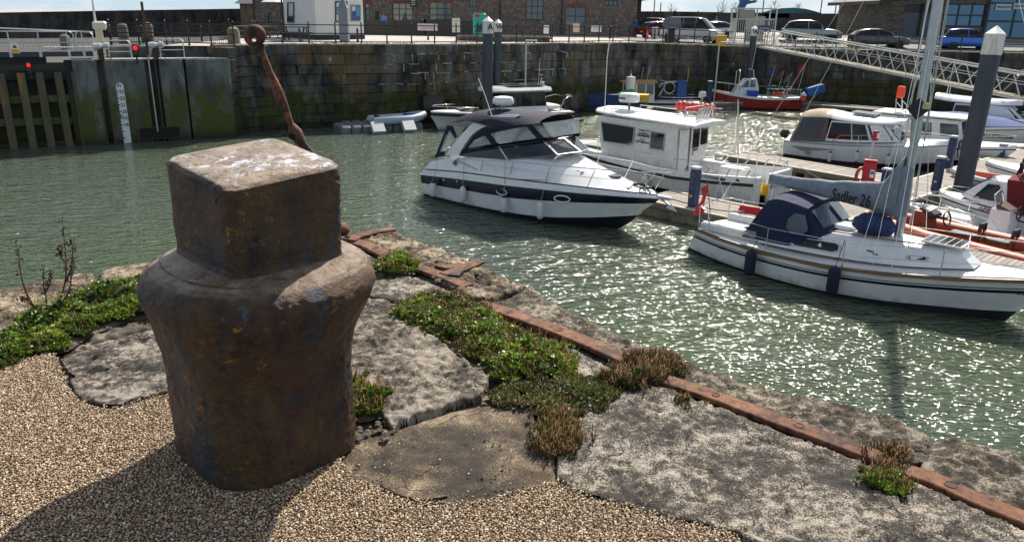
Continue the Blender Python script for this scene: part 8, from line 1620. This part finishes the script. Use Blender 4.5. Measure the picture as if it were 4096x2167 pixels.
b_ = B(); b_.box((4.2, .87, .72), (.62, .02, .28)); so_ = b_.build('name_board', teak, S.t); text('WEXY', .2, TM((4.48, .885, .66), (-1, 0, 0), (0, 0, 1)), white_p, so_)
wdm = thing('water_tank', 'white cylindrical tank standing in front of the orange-edged wheelhouse', 'tank', (PY(2522, 330, 55).x, 55, PY(2522, 365, 55).z)); b_ = B(); b_.lathe([(.32, 0), (.32, .92), (.27, .98), (.08, 1.0), (.05, 1.15), (.001, 1.2)], n=18);
for k in range(4): b_.lathe([(.325, .15+.22*k), (.335, .17+.22*k), (.325, .19+.22*k)], n=18)
b_.build('drum', gelw, wdm, smooth=40)
bb_ = Bt('barge', 'dark blue work barge with tubs against the wall, left of the orange-edged wheelhouse', (3.6, 56.0), -18, (2200, 260, 2.3418), cat='barge'); bd = pm('barge_blue', (.01, .04, .15), .5, var=.2)
b_ = B(); b_.box((3.2, 0, .15), (6.2, 2.2, .55), bev=.08); b_.build('hull', blackp, bb_.t)
for i, x in enumerate((.9, 2.4, 3.9)): b_ = B(); b_.box((x, -.3, .85), (1.35, 1.1, .8), taper=1.06); b_.build('tub', bd, bb_.t)
t = thing('yellow_tub', 'yellow fish tub beside the orange-edged wheelhouse', 'tub', bb_.w((5.3, -.4, .45)), -18); b_ = B(); b_.box((0, 0, .62), (1.3, .9, .5), taper=1.05, bev=0); b_.build('tub', yellow, t); text('729 B', .2, TM((-.2, -.49, .55), (1, 0, 0), (0, 0, 1)), bk, t); b_ = B(); b_.box((0, 0, .15), (1.2, .8, .35)); b_.build('tub_base', bd, t)
t = thing('net_heap', 'heap of green netting on the blue barge', 'net', bb_.w((4.2, -.3, 1.25)), 0); b_ = B(); b_.plate([(-.7, -.3, -.05), (.7, -.2, .05), (.8, .1, .35), (.2, .2, .3)], .3); b_.build('netting', green, t)
t = thing('clutter_heap', 'jumble of floats and rope in the left blue tub', 'floats', bb_.w((.9, -.3, 1.22)), 0)
rr = random.Random(9); b_ = B()
for k in range(26): b_.lathe([(.001, -.08), (.09, 0), (.001, .08)], (rr.uniform(-.6, .6), rr.uniform(-.4, .4), rr.uniform(0, .14)), 6)
tag(b_.build('floats', pm('mixed_grey', (.25, .2, .18), .7, col2=(.02, .15, .2), vs=2), t), kind='stuff')
t = thing('tube_rack', 'blue drum and welded pipe rack right of the orange-edged wheelhouse', 'rack', (PY(2680, 380, 58).x, 58, ZW+.5));
b_ = B(); b_.box((.8, 0, .85), (.75, .6, 1.3), bev=.05); b_.build('blue_locker', bluep, t); b_ = B(); [b_.tube([(-.9+.03*k, 0, .2+1.3*rr.random()), (-.3, .2, 1.2+.3*rr.random()), (.9, 0, 1.3+.2*rr.random())], .025, 5) for k in range(7)]; b_.tube([(-.1+.4*math.cos(a), -.1, .95+.4*math.sin(a)) for a in np.linspace(0, 6.1, 16)], .04, 6); b_.build('pipe_tangle', galv, t); b_ = B(); b_.tube([(1.2, 0, .9), (1.22, 0, 2.4)], .025, 5); b_.build('yellow_rod', yellow, t)
# ---- 7. red fishing boat
S = Bt('fishing_boat', 'red hulled fishing boat with white wheelhouse, flags and orange buoys under the gangway', (21.1, 58.6), 177, (2200, 260, 2.3418)); q = S.p; S.t.scale = (1.06, 1.06, 1.32); S.o.z += .22
sh = [(0, 1.1, .72), (1.5, 1.2, .68), (3.2, 1.2, .70), (4.6, .85, .82), (5.6, .35, .95), (6.0, .02, 1.0)]; rdm = pm('red_hull', (.26, .012, .012), .4, col2=(.10, .012, .01), thr=(.5, .7), vs=1.5)
S.hull([[(0, .05, -.3), (4, .05, -.3), (5.5, .02, 0)], [(x, y*.92, .08) for x, y, z in sh[:-1]]+[(5.6, .02, .15)], [(x, y, z-.12) for x, y, z in sh], sh], [rdm, white_p, antif], [2, 0, 1]); S.deck('deck', sh, gel2, camber=.02)
b_ = B(); w0 = [(2.9, .70, .72), (4.6, .55, .8)]; w1 = [(2.95, .68, 1.15), (4.35, .52, 1.12)]; w2 = [(3.1, .55, 1.62), (3.85, .45, 1.60)]; b_.rows([w0, w1, w2, [(3.1, 0, 1.66), (3.85, 0, 1.64)]], n=6, cap0=True, cap1=True); b_.build('wheelhouse', gelw, S.t, dist=.0005);
S.panel('window', [lerp_rows(w1, w2, 3.15, .1), lerp_rows(w1, w2, 3.55, .1), lerp_rows(w1, w2, 3.5, .9), lerp_rows(w1, w2, 3.2, .9)], glassw, .015); S.panel('window', [lerp_rows(w1, w2, 3.62, .1), lerp_rows(w1, w2, 4.15, .1), lerp_rows(w1, w2, 3.8, .85), lerp_rows(w1, w2, 3.6, .9)], glassw, .015)
S.tubes('roof_arch', [[(3.2, .6, .9), (3.4, .55, 2.1), (3.6, 0, 2.15)], [(4.3, .6, .9), (4.3, .55, 2.0), (4.2, 0, 2.1)]], .025, white_p); S.tubes('bow_rail', [[(4.0, .95, 1.3), (5.0, .65, 1.35), (5.8, .2, 1.4)], [(5.0, .65, .9), (5.0, .65, 1.35)]], .018)
S.tubes('aerial', [[(3.4, 0, 2.1), (3.2, 0, 4.0)]], .014, white_p, mir=False)
b_ = B(); b_.box((3.6, 1.0, .95), (.75, .35, .38), taper=1.1); o = b_.build('tub', pm('bright_blue_tub', (.01, .06, .4), .4), None); o.location = S.o; o.rotation_euler = (0, 0, R(S.yaw)); tag(o, 'bright blue plastic tub on the side deck of the red fishing boat', 'tub')
t = thing('tarpaulin', 'blue box-shaped tarpaulin held up over the stern of the red fishing boat', 'tarpaulin', S.w((-1.1, .2, 1.2)), S.yaw); b_ = B(); b_.box((0, 0, 0), (1.25, .8, .62), Matrix.Rotation(R(17), 3, 'Y'), bev=.06); b_.build('cloth', pm('tarp_blue', (.01, .09, .32), .6, var=.2), t); b_ = B(); b_.tube([(-.2, 0, -.3), (.3, 0, -.9)], .03, 5); b_.build('prop', galv, t)
for k, x in enumerate((2.1, 1.85, 1.6, 1.42, 1.2)):
 v = S.w((x, 1.15, .95)); b_ = B(); b_.lathe([(.001, -.16), (.08, -.12), (.10, 0), (.06, .12), (.001, .16)], n=10); o = b_.build('buoy', orangeb if k != 3 else gel, None, smooth=60); o.location = v; tag(o, (('orange buoy on the stern rail of the red boat, '+('foremost of four', 'second from the bow', 'third, just before the white one', '', 'closest to the stern')[k]) if k != 3 else 'white buoy hanging among the orange ones on the red fishing boat'), 'buoy', 'small buoys on the red fishing boat rail')
b_ = B(); b_.lathe([(.001, -.26), (.16, -.2), (.25, 0), (.18, .18), (.04, .28), (.001, .3)], n=16); o = b_.build('buoy', pm('red_buoy', (0, 0, 0)), None, smooth=60); o.location = S.w((.0, 1.25, .60)); tag(o, 'big round red buoy hanging at the stern corner of the red fishing boat', 'buoy')
b_ = B(); b_.lathe([(.24, 0), (.25, .05), (.001, .3)], n=14); o = b_.build('buoy', gel, None, smooth=60); o.location = S.w((-.02, 1.2, .85)); tag(o, 'white capped buoy just above the big round red one', 'buoy')
for k, (x, c_, h_) in enumerate(((2.3, bluec, 2.1), (1.6, pm('dull_purple_flag', (.10, .05, .10), .8), 1.75), (1.0, pm('grey_flag', (.12, .10, .13), .8), 1.6), (.1, redf, 2.3))):
 t = thing('flag', ('blue and red flag on a pole, leftmost on the red fishing boat', 'dull purple flag second from left on the red fishing boat', 'grey purple flag near the stern of the red fishing boat', 'small red flag on the longest leaning pole at the stern of the red boat')[k], 'flag', S.w((x, .0, .8)), S.yaw); b_ = B(); b_.tube([(0, 0, 0), (-.35, 0, h_)], .014, 5); b_.build('pole', white_p, t); b_ = B(); b_.plate([(-.34, 0, h_), (-.25, 0, h_-.55), (.25, .1, h_-.75), (.05, .1, h_-.3)], .01); b_.build('cloth', c_, t)
 if k == 0: b_ = B(); b_.plate([(-.34, -.02, h_+.1), (-.40, -.02, h_-.4), (-.2, -.02, h_-.5)], .01); b_.build('red_pennant', redf, t)
t = thing('fishing_gear', 'jumble of teal and black fishing gear on the aft deck of the red boat', 'gear', S.w((1.4, 0, .75)), S.yaw); b_ = B()
for k in range(30): b_.box((rr.uniform(-1.1, 1.1), rr.uniform(-.8, .8), rr.uniform(.1, .75)), (rr.uniform(.1, .4), .2, rr.uniform(.1, .3)), rr.uniform(0, 3))
tag(b_.build('gear_heap', pm('teal_gear', (.02, .10, .12), .7, col2=(.02, .02, .02), vs=3), t), kind='stuff')
S.tubes('stern_rail', [[(.1, 1.1, 1.15), (1.2, 1.18, 1.15), (2.5, 1.18, 1.15)], [(.2, 1.1, .7), (.2, 1.1, 1.15)], [(1.3, 1.18, .7), (1.3, 1.18, 1.15)]], .02, galv); S.txt('CF1', Vector((5.35, .75, .50)), .26, bk, dirn=(-1, -.45, 0), shear=.3, off=.06); S.txt('CF1', Vector((.85, 1.16, .40)), .26, bk, dirn=-1, shear=.3, off=.03)
b_ = B(); b_.tube([(4.45, .4+.17*math.cos(a), 1.25+.17*math.sin(a)) for a in np.linspace(0, 6.283, 17)[:-1]], .045, 6, closed=True); o = b_.build('life_ring', pm('faded_orange_ring', (.35, .10, .06), .6), None, smooth=60); o.location = S.o; o.rotation_euler = (0, 0, R(S.yaw)); tag(o, 'faded orange life ring at the bow of the red fishing boat', 'life ring')
t = thing('dark_dinghy', 'dark low boat with red and white cover behind the red fishing boat bow', 'dinghy', (14.9, 59.3, ZW), 10); b_ = B(); b_.box((0, 0, .35), (2.4, 1.0, .6), bev=.15); b_.build('hull', blackp, t); b_ = B(); b_.box((.1, 0, .75), (1.3, .9, .2), bev=.08); b_.build('cover', pm('red_white_cover', (.5, .03, .02), .6, col2=(.6, .6, .6), thr=(.5, .52), vs=1), t)
# ================================================================ MORE BOATS
RF, RV, RC = (3300, 320, 2.005), (3500, 600, 2.7265), (3000, 300, 2.3504)
def place(px, py, z, lx, ly, yaw):
 P = G(px, py, ZW+z); a = Vector((math.cos(R(yaw)), math.sin(R(yaw)), 0)); n_ = Vector((-a.y, a.x, 0)); P = P-a*lx-n_*ly; return (P.x, P.y)
def simple(S, L_, bm_, z0, z1, mat=None, dmat=None, strake=None, open_=False, fz=.25):
 sh = [(0, bm_*.92, z0), (L_*.25, bm_, z0), (L_*.5, bm_*.98, z0+.25*(z1-z0)), (L_*.75, bm_*.72, z0+.6*(z1-z0)), (L_*.92, bm_*.34, z0+.9*(z1-z0)), (L_, .012, z1)]
 ch = [(x*.95, y*.86, .06+.35*z1*(x/L_)**3) for x, y, z in sh]; kl = [(x*.92, y*.06, -.3+.25*(x/L_)**3) for x, y, z in sh]; st = [(x, y+.01, z-.12) for x, y, z in sh]
 rows = [kl, ch, [(x, y+.004, z-.17) for x, y, z in sh], st, sh]; bands = [2, 0, 1, 0]
 if open_: rows += [[(x*.985, y-.12, z) for x, y, z in sh], [(x*.96, max(.0, y-.2), fz) for x, y, z in sh], [(x*.96, 0, fz) for x, y, z in sh]]; bands += [0, 3, 3]
 S.hull(rows, [mat or gel, strake or navy, antif, dmat or gel2], bands); S.sh = sh
 if not open_: S.deck('deck', [(x, y*.97, z) for x, y, z in sh], dmat or gel2, camber=.08)
 return sh
def cabin(S, base, top, gm=None, wins=((.04, .96),), z0=.12, z1=.9, cm=None, roofc=.08, fg=True, roof=True):
 """cabin from base and top edge curves; wins are (start, end) fractions along the side"""
 b_ = B(); b_.rows([base, top, [(x, y*.5, z+roofc*.7) for x, y, z in top], [(x, 0, z+roofc) for x, y, z in top]], n=16, cap0=True, cap1=True); b_.build('cabin', cm or gel, S.t, smooth=35, dist=.0005)
 bx = lambda u, f: (Vector(resample(base, 50)[int(round(u*49))])).lerp(Vector(resample(top, 50)[int(round(u*49))]), f)
 for a, c_ in wins: S.panel('window', [bx(a, z0), bx(c_, z0), bx(c_, z1), bx(a, z1)], gm or glassw, .014, frame=blackp, fw=.02)
 if fg:
  e, f = base[-1], top[-1]; P_ = [(e[0], e[1]*.9, e[2]+(f[2]-e[2])*.1), (e[0], -e[1]*.9, e[2]+(f[2]-e[2])*.1), (f[0], -f[1]*.9, f[2]-.06), (f[0], f[1]*.9, f[2]-.06)]
  N = Vector((1, 0, .5)).normalized(); b_ = B(); b_.plate([Vector(v)+N*.02 for v in P_], .02, N); b_.build('windscreen', gm or glassw, S.t)
# ---- cabin cruiser with the taupe cockpit tent
S = Bt('cabin_cruiser', 'white cabin cruiser with tan and taupe cockpit tent and panoramic windows, bow pointing right', (13.8, 38.15), -40, RC); q = S.p
sh = [(0, 1.25, .80), (1.5, 1.32, .84), (3, 1.36, .92), (4.6, 1.22, 1.04), (5.8, .82, 1.14), (6.6, .35, 1.20), (6.95, .02, 1.22)]
S.hull([[(0, .05, -.3), (4, .05, -.3), (6.2, .02, -.1), (6.6, .02, .1)], [(0, 1.1, .0), (3, 1.15, .0), (5.2, .7, .12), (6.65, .015, .3)], [(0, 1.13, .10), (3, 1.18, .10), (5.2, .76, .22), (6.68, .015, .38)], [(0, 1.14, .15), (3, 1.19, .15), (5.2, .78, .27), (6.7, .015, .43)], [(x, y-.02, z-.22) for x, y, z in sh], sh], [gel, pm('maroon_boot_stripe', (.10, .01, .015), .3), antif], [2, 2, 1, 0, 0])
S.deck('deck', [(x, y*.97, z+.01) for x, y, z in sh], gel, camber=.22)
b_ = B(); b_.tube([(x, y+.015, z-.02) for x, y, z in sh], .025, 5); b_.tube([(x, -y-.015, z-.02) for x, y, z in sh], .025, 5); b_.build('rub_rail', pm('grey_rub_rail', (.3, .3, .31), .5), S.t)
S.panel('grey_flash', [Vector((.35, 1.30, .60)), Vector((2.6, 1.375, .66)), Vector((.9, 1.28, .42))], pm('grey_graphic', (.28, .28, .29), .4), .006)
cabin(S, [(1.9, 1.15, .98), (3.2, 1.15, 1.05), (4.4, .98, 1.16), (5.0, .72, 1.22)], [(2.0, 1.0, 1.90), (3.2, 1.0, 1.92), (4.0, .9, 1.90), (4.35, .7, 1.88)], glassd, wins=((.03, .36), (.39, .62), (.65, .93)), z1=.93)
ro = [(1.7, 1.02, 2.05), (2.4, 1.08, 1.98), (3.6, 1.04, 1.95), (4.6, .85, 1.98), (5.0, .5, 2.02)]; b_ = B(); b_.rows([[(x, y-.12, z-.06) for x, y, z in ro], [(x, y, z) for x, y, z in ro], [(x, y*.85, z+.17-.06*(x-1.7)/3) for x, y, z in ro], [(x, 0, z+.29-.10*(x-1.7)/3) for x, y, z in ro]], n=18, cap0=True, cap1=True); b_.build('roof', gel, S.t, smooth=50, dist=.0005)
b_ = B(); b_.box((3.2, 0, 2.29), (1.1, .9, .03), Matrix.Rotation(R(3), 3, 'Y')); b_.build('roof_hatch', pm('roof_hatch_grey', (.25, .27, .29), .2), S.t)
tb = [(.25, 1.25, .86), (1.9, 1.18, .98)]; tt = [(.62, 1.05, 1.98), (1.9, 1.02, 2.02)]
b_ = B(); b_.rows([tb, tt], n=8, cap0=True); b_.build('cockpit_tent', taupe, S.t); TQ = lambda u, v: Vector(tb[0]).lerp(Vector(tb[1]), u).lerp(Vector(tt[0]).lerp(Vector(tt[1]), u), v); S.panel('tent_window', [TQ(.25, .1), TQ(.82, .1), TQ(.90, .92), TQ(.22, .92)], pm('dark_vinyl', (.02, .03, .05), .15), .012); S.panel('tent_window', [TQ(.03, .1), TQ(.20, .12), TQ(.17, .9), TQ(.1, .9)], pm('dark_vinyl', (0, 0, 0)), .012)
b_ = B(); b_.rows([[(.6, 1.06, 1.97), (1.2, 1.08, 2.0), (2.0, 1.05, 2.05)], [(.6, .8, 2.15), (1.2, .85, 2.24), (2.0, .85, 2.2)], [(.6, 0, 2.2), (1.2, 0, 2.32), (2.0, 0, 2.28)]], n=10, cap0=True); b_.build('tent_top', tan, S.t, smooth=60, dist=.0005)
outboard(S, -.15, 0, .85, .8, tilt=-35); S.tubes('bow_rail', [[(2.2, 1.3, .95), (2.6, 1.32, 1.32), (4.6, 1.15, 1.50), (5.8, .78, 1.56), (6.7, .3, 1.6), (6.95, 0, 1.6)]], .016)
for x, y, z in ((3.4, 1.3, .85), (4.6, 1.15, .95), (5.8, .78, 1.05)): S.tubes('stanchion', [[(x, y, z), (x, y, z+.55)]], .013)
for fx, fy_, tx, ty, lab in ((757, 722, 790, 610, 'small white fender on the tented cruiser, nearest its stern'), (1012, 715, 1055, 550, 'small white fender amidships on the tented cabin cruiser'), (1302, 748, 1345, 565, 'small white fender nearest the bow of the tented cruiser')): v = q(fx, fy_, -1.5 if fx < 1200 else -1.38); fender(lab, S, v, whitef, .50, .085, bluecap, q(tx, ty, -1.3), 'fenders on the tented cruiser')
S.txt('780', Vector((1.05, -1.26, .28)), .22, txg, off=.05); S.txt('ANTARES', Vector((1.05, -1.27, .48)), .09, txg, off=.05); b_ = B(); b_.tube([(6.9, 0, 1.2), (7.2, 0, 1.1), (7.25, 0, .7)], .035, 5); b_.build('anchor', blackp, S.t)
# ---- FOXY LADY
S = Bt('wheelhouse_boat', 'white boat with three side windows and a red roof canister, behind the yacht mast', place(3749, 585, .8, 4.0, -1.2, -40), -40, RF); sh = simple(S, 7.0, 1.25, .75, 1.0)
cabin(S, [(1.2, 1.0, .8), (3.5, 1.02, .85), (5.0, .85, .92)], [(1.2, .92, 2.0), (3.5, .95, 2.0), (4.7, .78, 1.98)], wins=((.06, .30), (.40, .66), (.75, .96)), z0=.35, z1=.85, cm=gelw); S.txt('FOXY LADY', Vector((2.0, -.96, 1.86)), .17, dkp, off=.05)
b_ = B(); b_.box((3.0, 0, 2.10), (4.3, 2.15, .07), bev=.03); b_.build('roof', gelw, S.t); S.tubes('roof_arch', [[(1.8, .6, 2.1), (1.7, .5, 2.75), (1.7, 0, 2.8)], [(2.3, .6, 2.1), (1.75, .5, 2.6)]], .022); b_ = B(); b_.box((1.75, -.05, 3.05), (.34, .3, .55), bev=.05); b_.build('red_canister', orangeb, S.t); S.tubes('bow_rail', [[(4.6, 1.0, 1.3), (5.8, .7, 1.4), (6.9, .15, 1.45)]], .016)
# ---- blue covered boat, beige open boat, upper right cabin boat
S = Bt('covered_boat', 'white boat under a long blue cover, right of the large mooring pile', place(3995, 560, .45, 3.4, -1.1, -28), -28, RF); simple(S, 6.2, 1.2, 1.0, 1.35); b_ = B(); b_.rows([[(.2, 1.18, 1.05), (3, 1.2, 1.12), (5.4, .6, 1.3), (6.1, .05, 1.38)], [(.2, .6, 1.45), (1.5, .62, 1.5), (3.5, .5, 1.38), (6.1, .02, 1.40)], [(.2, 0, 1.6), (1.5, 0, 1.68), (3.5, 0, 1.5), (6.1, 0, 1.42)]], n=16, cap0=True); b_.build('cover', bluec, S.t, smooth=60, dist=.0005); S.txt('ALLSTROEM', Vector((2.6, -1.19, .55)), .26, dkp, off=.06)
S = Bt('open_boat', 'beige low open boat lying just behind the small dark pontoon light', place(3955, 590, .5, 3.0, -.9, -32), -32, RF); bei = pm('beige_gelcoat', (.42, .38, .22), .5, var=.15); simple(S, 5.0, .95, .5, .65, bei, bei, navy); S.txt('STINGRAY', Vector((2.3, -.94, .28)), .22, dkp, off=.03)
S = Bt('cabin_cruiser', 'white hardtop cabin boat at the upper right below the gangway', place(3975, 500, 1.0, 3.8, -1.25, -36), -36, RF); simple(S, 7.4, 1.3, .95, 1.2); cabin(S, [(1.6, 1.05, 1.1), (3.8, 1.08, 1.15), (5.2, .8, 1.3)], [(1.7, .95, 2.0), (3.6, .95, 2.0), (4.4, .75, 1.95)], glassd, wins=((.03, .45), (.5, .93)))
ro = [(.6, .9, 2.2), (1.6, 1.08, 2.1), (3.8, 1.0, 2.05), (4.9, .6, 2.1)]; b_ = B(); b_.rows([[(x, y-.1, z-.05) for x, y, z in ro], ro, [(x, y*.8, z+.22) for x, y, z in ro], [(x, 0, z+.28) for x, y, z in ro]], n=14, cap0=True, cap1=True); b_.build('roof', gel, S.t, smooth=50, dist=.0005); S.tubes('roof_aerial', [[(1.2, 0, 2.4), (1.2, 0, 3.0)], [(1.0, .5, 2.3), (1.1, .5, 4.2)]], .02, white_p, mir=False); S.tubes('bow_rail', [[(3.4, 1.3, 1.5), (5.5, .9, 1.65), (7.2, .2, 1.7)]], .016)
S.txt('755', Vector((4.0, -1.12, .85)), .2, txg, off=.12)
# ---- cuddy boat with the maroon canopy
S = Bt('cuddy_boat', 'small white cuddy boat with a dark side window and maroon canopy, at the right edge', (18.2, 20.7), 130, RV); q = S.p; sh = simple(S, 6.1, 1.05, .72, .92, strake=blackp)
b_ = B(); b_.rows([[(3.7, .90, .84), (4.6, .72, .90), (5.3, .35, .98)], [(3.8, .74, 1.68), (4.35, .66, 1.66), (4.62, .55, 1.58), (5.28, .30, 1.04)], [(3.8, 0, 1.76), (4.35, 0, 1.75), (4.62, 0, 1.66), (5.3, 0, 1.08)]], n=20, cap0=True); b_.build('cuddy', gel, S.t, smooth=30, dist=.0005)
S.panel('side_window', [(3.92, .87, 1.06), (4.80, .69, 1.06), (4.46, .66, 1.54), (4.14, .74, 1.56)], glassd, .03, frame=blackp, fw=.03)
mb = [(.2, .95, .80), (2.2, 1.0, .84), (3.75, .93, .86)]; mt_ = [(.4, .66, 1.50), (2.2, .74, 1.82), (3.95, .74, 1.76)]; b_ = B(); b_.rows([mb, mt_, [(x, y*.5, z+.10) for x, y, z in mt_], [(x, 0, z+.12) for x, y, z in mt_]], n=12, cap0=True); b_.build('canopy', maroon, S.t, smooth=50, dist=.0005); S.txt('Advantage II', Vector((4.55, .86, .74)), .17, pm('maroon_print', (0, 0, 0)), dirn=-1, shear=.35, off=.06)
S.tubes('bow_rail', [[(4.6, .8, 1.1), (5.2, .5, 1.12), (5.9, .12, 1.15), (6.0, 0, 1.15)]], .014); S.tubes('wiper_rail', [[(4.5, .45, 1.72), (5.32, .3, 1.04)], [(4.52, .36, 1.72), (5.34, .22, 1.04)]], .02, blackp, mir=False)
rods = thing('fishing_rods', 'bundle of black fishing rods standing on the cuddy boat roof', 'fishing rods', S.w((3.9, .1, 1.75)), S.yaw); b_ = B(); [b_.tube([(0, -.3+.12*k, 0), (-.25-.03*k, -.35+.14*k, 1.9)], [.02, .005], 5) for k in range(5)]; [b_.box((-.06-.01*k, -.3+.12*k, .45), (.10, .05, .10)) for k in range(5)]; tag(b_.build('rods', blackp, rods), kind='stuff')
# ---- white centre console boat
S = Bt('console_boat', 'white open boat with centre console, between the orange boat and the cuddy boat', (16.7, 19.9), 128, RV); q = S.p; simple(S, 6.3, .98, .46, .68, open_=True, dmat=gelw, strake=pm('grey_rub_rail', (0, 0, 0)))
S.tubes('bow_rail', [[(2.9, .92, .50), (3.2, .92, .82), (4.2, .82, .90), (5.3, .50, .98), (6.0, .15, 1.0), (6.15, 0, 1.0)]], .02)
for x, y in ((3.7, .86), (4.5, .72), (5.3, .48)): S.tubes('rail_post', [[(x, y, .5), (x, y, .78+.035*x)]], .016)
b_ = B(); b_.box((3.25, 0, .62), (.62, .72, .85), taper=.85); b_.build('console', gel, S.t); b_ = B(); b_.box((3.2, 0, 1.08), (.4, .6, .12), Matrix.Rotation(R(-20), 3, 'Y')); b_.build('dashboard', pm('brown_dash', (.08, .05, .04), .5), S.t); b_ = B(); b_.tube([(3.35, .32, .98), (3.5, .30, 1.45), (3.48, 0, 1.56), (3.5, -.30, 1.45), (3.35, -.32, .98)], .022, 6); b_.build('windscreen_frame', steel, S.t); S.panel('windscreen', [(3.43, -.28, 1.05), (3.43, .28, 1.05), (3.5, .22, 1.48), (3.5, -.22, 1.48)], vinyl, .004, mir=False)
b_ = B(); b_.tube([(2.85, .19*math.cos(a), .98+.19*math.sin(a)) for a in np.linspace(0, 6.283, 17)[:-1]], .022, 6, closed=True); b_.tube([(3.0, 0, .98), (2.85, 0, .98)], .03, 6); b_.build('steering_wheel', blackp, S.t); b_ = B(); b_.box((2.1, 0, .5), (.6, .8, .5), bev=.08); b_.build('seat', gel, S.t); b_ = B(); b_.box((4.7, 0, .42), (1.5, .85, .30), bev=.1); b_.build('bow_locker', gelw, S.t)
# ---- orange inflatable
S = Bt('inflatable_boat', 'orange rigid inflatable with brown console, black jockey seats and steering wheel', (14.7, 18.6), 126, RV); q = S.p
for sg in (-1, 1): b_ = B(); b_.tube([(-.3, sg*.88, .38), (2, sg*.90, .38), (3.8, sg*.85, .40), (5.0, sg*.60, .46), (5.6, sg*.25, .54), (5.85, 0, .56)], [.20, .26, .26, .25, .23, .22], 14); b_.build('tube', orange, S.t, smooth=60); b_ = B(); b_.tube([(-.2, sg*1.14, .38), (2, sg*1.16, .38), (3.8, sg*1.10, .40), (5.0, sg*.82, .47)], .035, 5); b_.build('rub_strip', pm('grey_strip', (.25, .22, .2), .7), S.t)
b_ = B(); b_.rows([[(0, .7, .3), (4, .6, .35), (5.6, .05, .55)], [(0, .05, -.25), (4, .05, -.2), (5.6, .01, .2)]], n=10); b_.build('hull', rust_or, S.t); b_ = B(); b_.box((2.2, 0, .22), (4.6, 1.3, .05)); b_.build('floor', pm('dark_floor', (.10, .05, .03), .8), S.t)
b_ = B(); b_.box((4.35, 0, .62), (.56, .62, .82), taper=.82, bev=0); b_.build('console', rust_or, S.t); b_ = B(); b_.box((4.14, .02, 1.02), (.42, .5, .15), Matrix.Rotation(R(-24), 3, 'Y'), bev=.04); b_.build('instrument_panel', blackp, S.t)
for k in range(3): b_ = B(); b_.box((4.22-.03*k, -.2+.2*k, 1.12), (.16, .15, .05), Matrix.Rotation(R(-24), 3, 'Y')); b_.build('instrument', gel2, S.t)
b_ = B(); b_.lathe([(.07, 0), (.09, .06), (.06, .14), (.001, .17)], (4.5, -.1, 1.04), 12); b_.build('compass', steel, S.t, smooth=60); b_ = B(); b_.tube([(3.70+.05*math.cos(a), .21*math.sin(a), .92+.20*math.cos(a)) for a in np.linspace(0, 6.283, 19)[:-1]], .024, 6, closed=True); b_.tube([(3.95, 0, .92), (3.71, 0, .92)], .04, 6); b_.build('steering_wheel', blackp, S.t)
for x in (3.15, 2.3):
 b_ = B(); b_.box((x, 0, .42), (.74, .34, .28)); b_.build('seat_base', rust_or, S.t); b_ = B(); b_.box((x, 0, .58), (.78, .36, .12), bev=.05); b_.build('seat_cushion', blackp, S.t); b_ = B(); b_.tube([(x-.38, -.17, .3), (x-.44, -.15, .95), (x-.44, .15, .95), (x-.38, .17, .3)], .025, 6); b_.build('backrest_frame', rust_or, S.t); b_ = B(); b_.tube([(x-.43, -.15, .78), (x-.44, -.13, .98), (x-.44, .13, .98), (x-.43, .15, .78)], .055, 8); b_.build('backrest_pad', blackp, S.t, smooth=60)
b_ = B(); b_.tube([(5.5+.22*math.cos(a), .35+.2*math.sin(a), .72+.03*a/6) for a in np.linspace(0, 18, 40)], .022, 5); b_.build('black_hose', blackp, S.t)
# ---- boats cut by the right edge behind the cuddy boat
S = Bt('open_boat', 'white open boat with salmon orange interior, between large pile and cuddy boat', place(3890, 725, .6, 4.0, 1.0, 131), 131, RV); simple(S, 5.2, 1.0, .62, .8, open_=True, dmat=pm('salmon_floor', (.55, .14, .07), .6), fz=.5)
S = Bt('motor_boat', 'white motor boat cut off by the right edge, beyond the cuddy boat', place(4090, 700, .8, 4.0, 1.0, 133), 133, RV); simple(S, 5.6, 1.1, .8, 1.0); cabin(S, [(1.5, .9, .8), (4.0, .7, .95)], [(1.6, .7, 1.5), (3.3, .5, 1.45)])
# ---- loose lines and bits on the pontoons
for a, c_, lab in (((10.6, .3), (12.2, 24.6), 0),): pass
zr_ = ZD+.04; mooring('slack pale rope lying across the pontoon beside the blue service pedestal', [TN(20.8, 13.2)+Vector((0, 0, zr_)), TN(21.1, 12.6)+Vector((0, 0, zr_)), TN(20.9, 12.1)+Vector((0, 0, zr_)), TN(21.3, 11.8)+Vector((0, 0, zr_)), TN(21.0, 11.6)+Vector((0, 0, zr_))], ropew, .018)
mooring('rope from the tented cruiser bow to the main walkway', [Vector((19.2, 33.6, ZW+1.0)), TN(35, 12)+Vector((0, 0, ZD))], rope, .014, .1)
mooring('rope from the starboard quarter of the white workboat down to the dark finger pontoon', [Vector((10.9, 29.2, ZW+1.0)), Vector((12.7, 28.9, ZD))], ropew, .012, .2)
for i, (t_, n_, lab) in enumerate(((20.4, 12.6, 'white fender lying between the workboat and the end pontoon, left one'), (20.6, 11.6, 'white fender lying between the workboat and the end pontoon, right one'))): pass
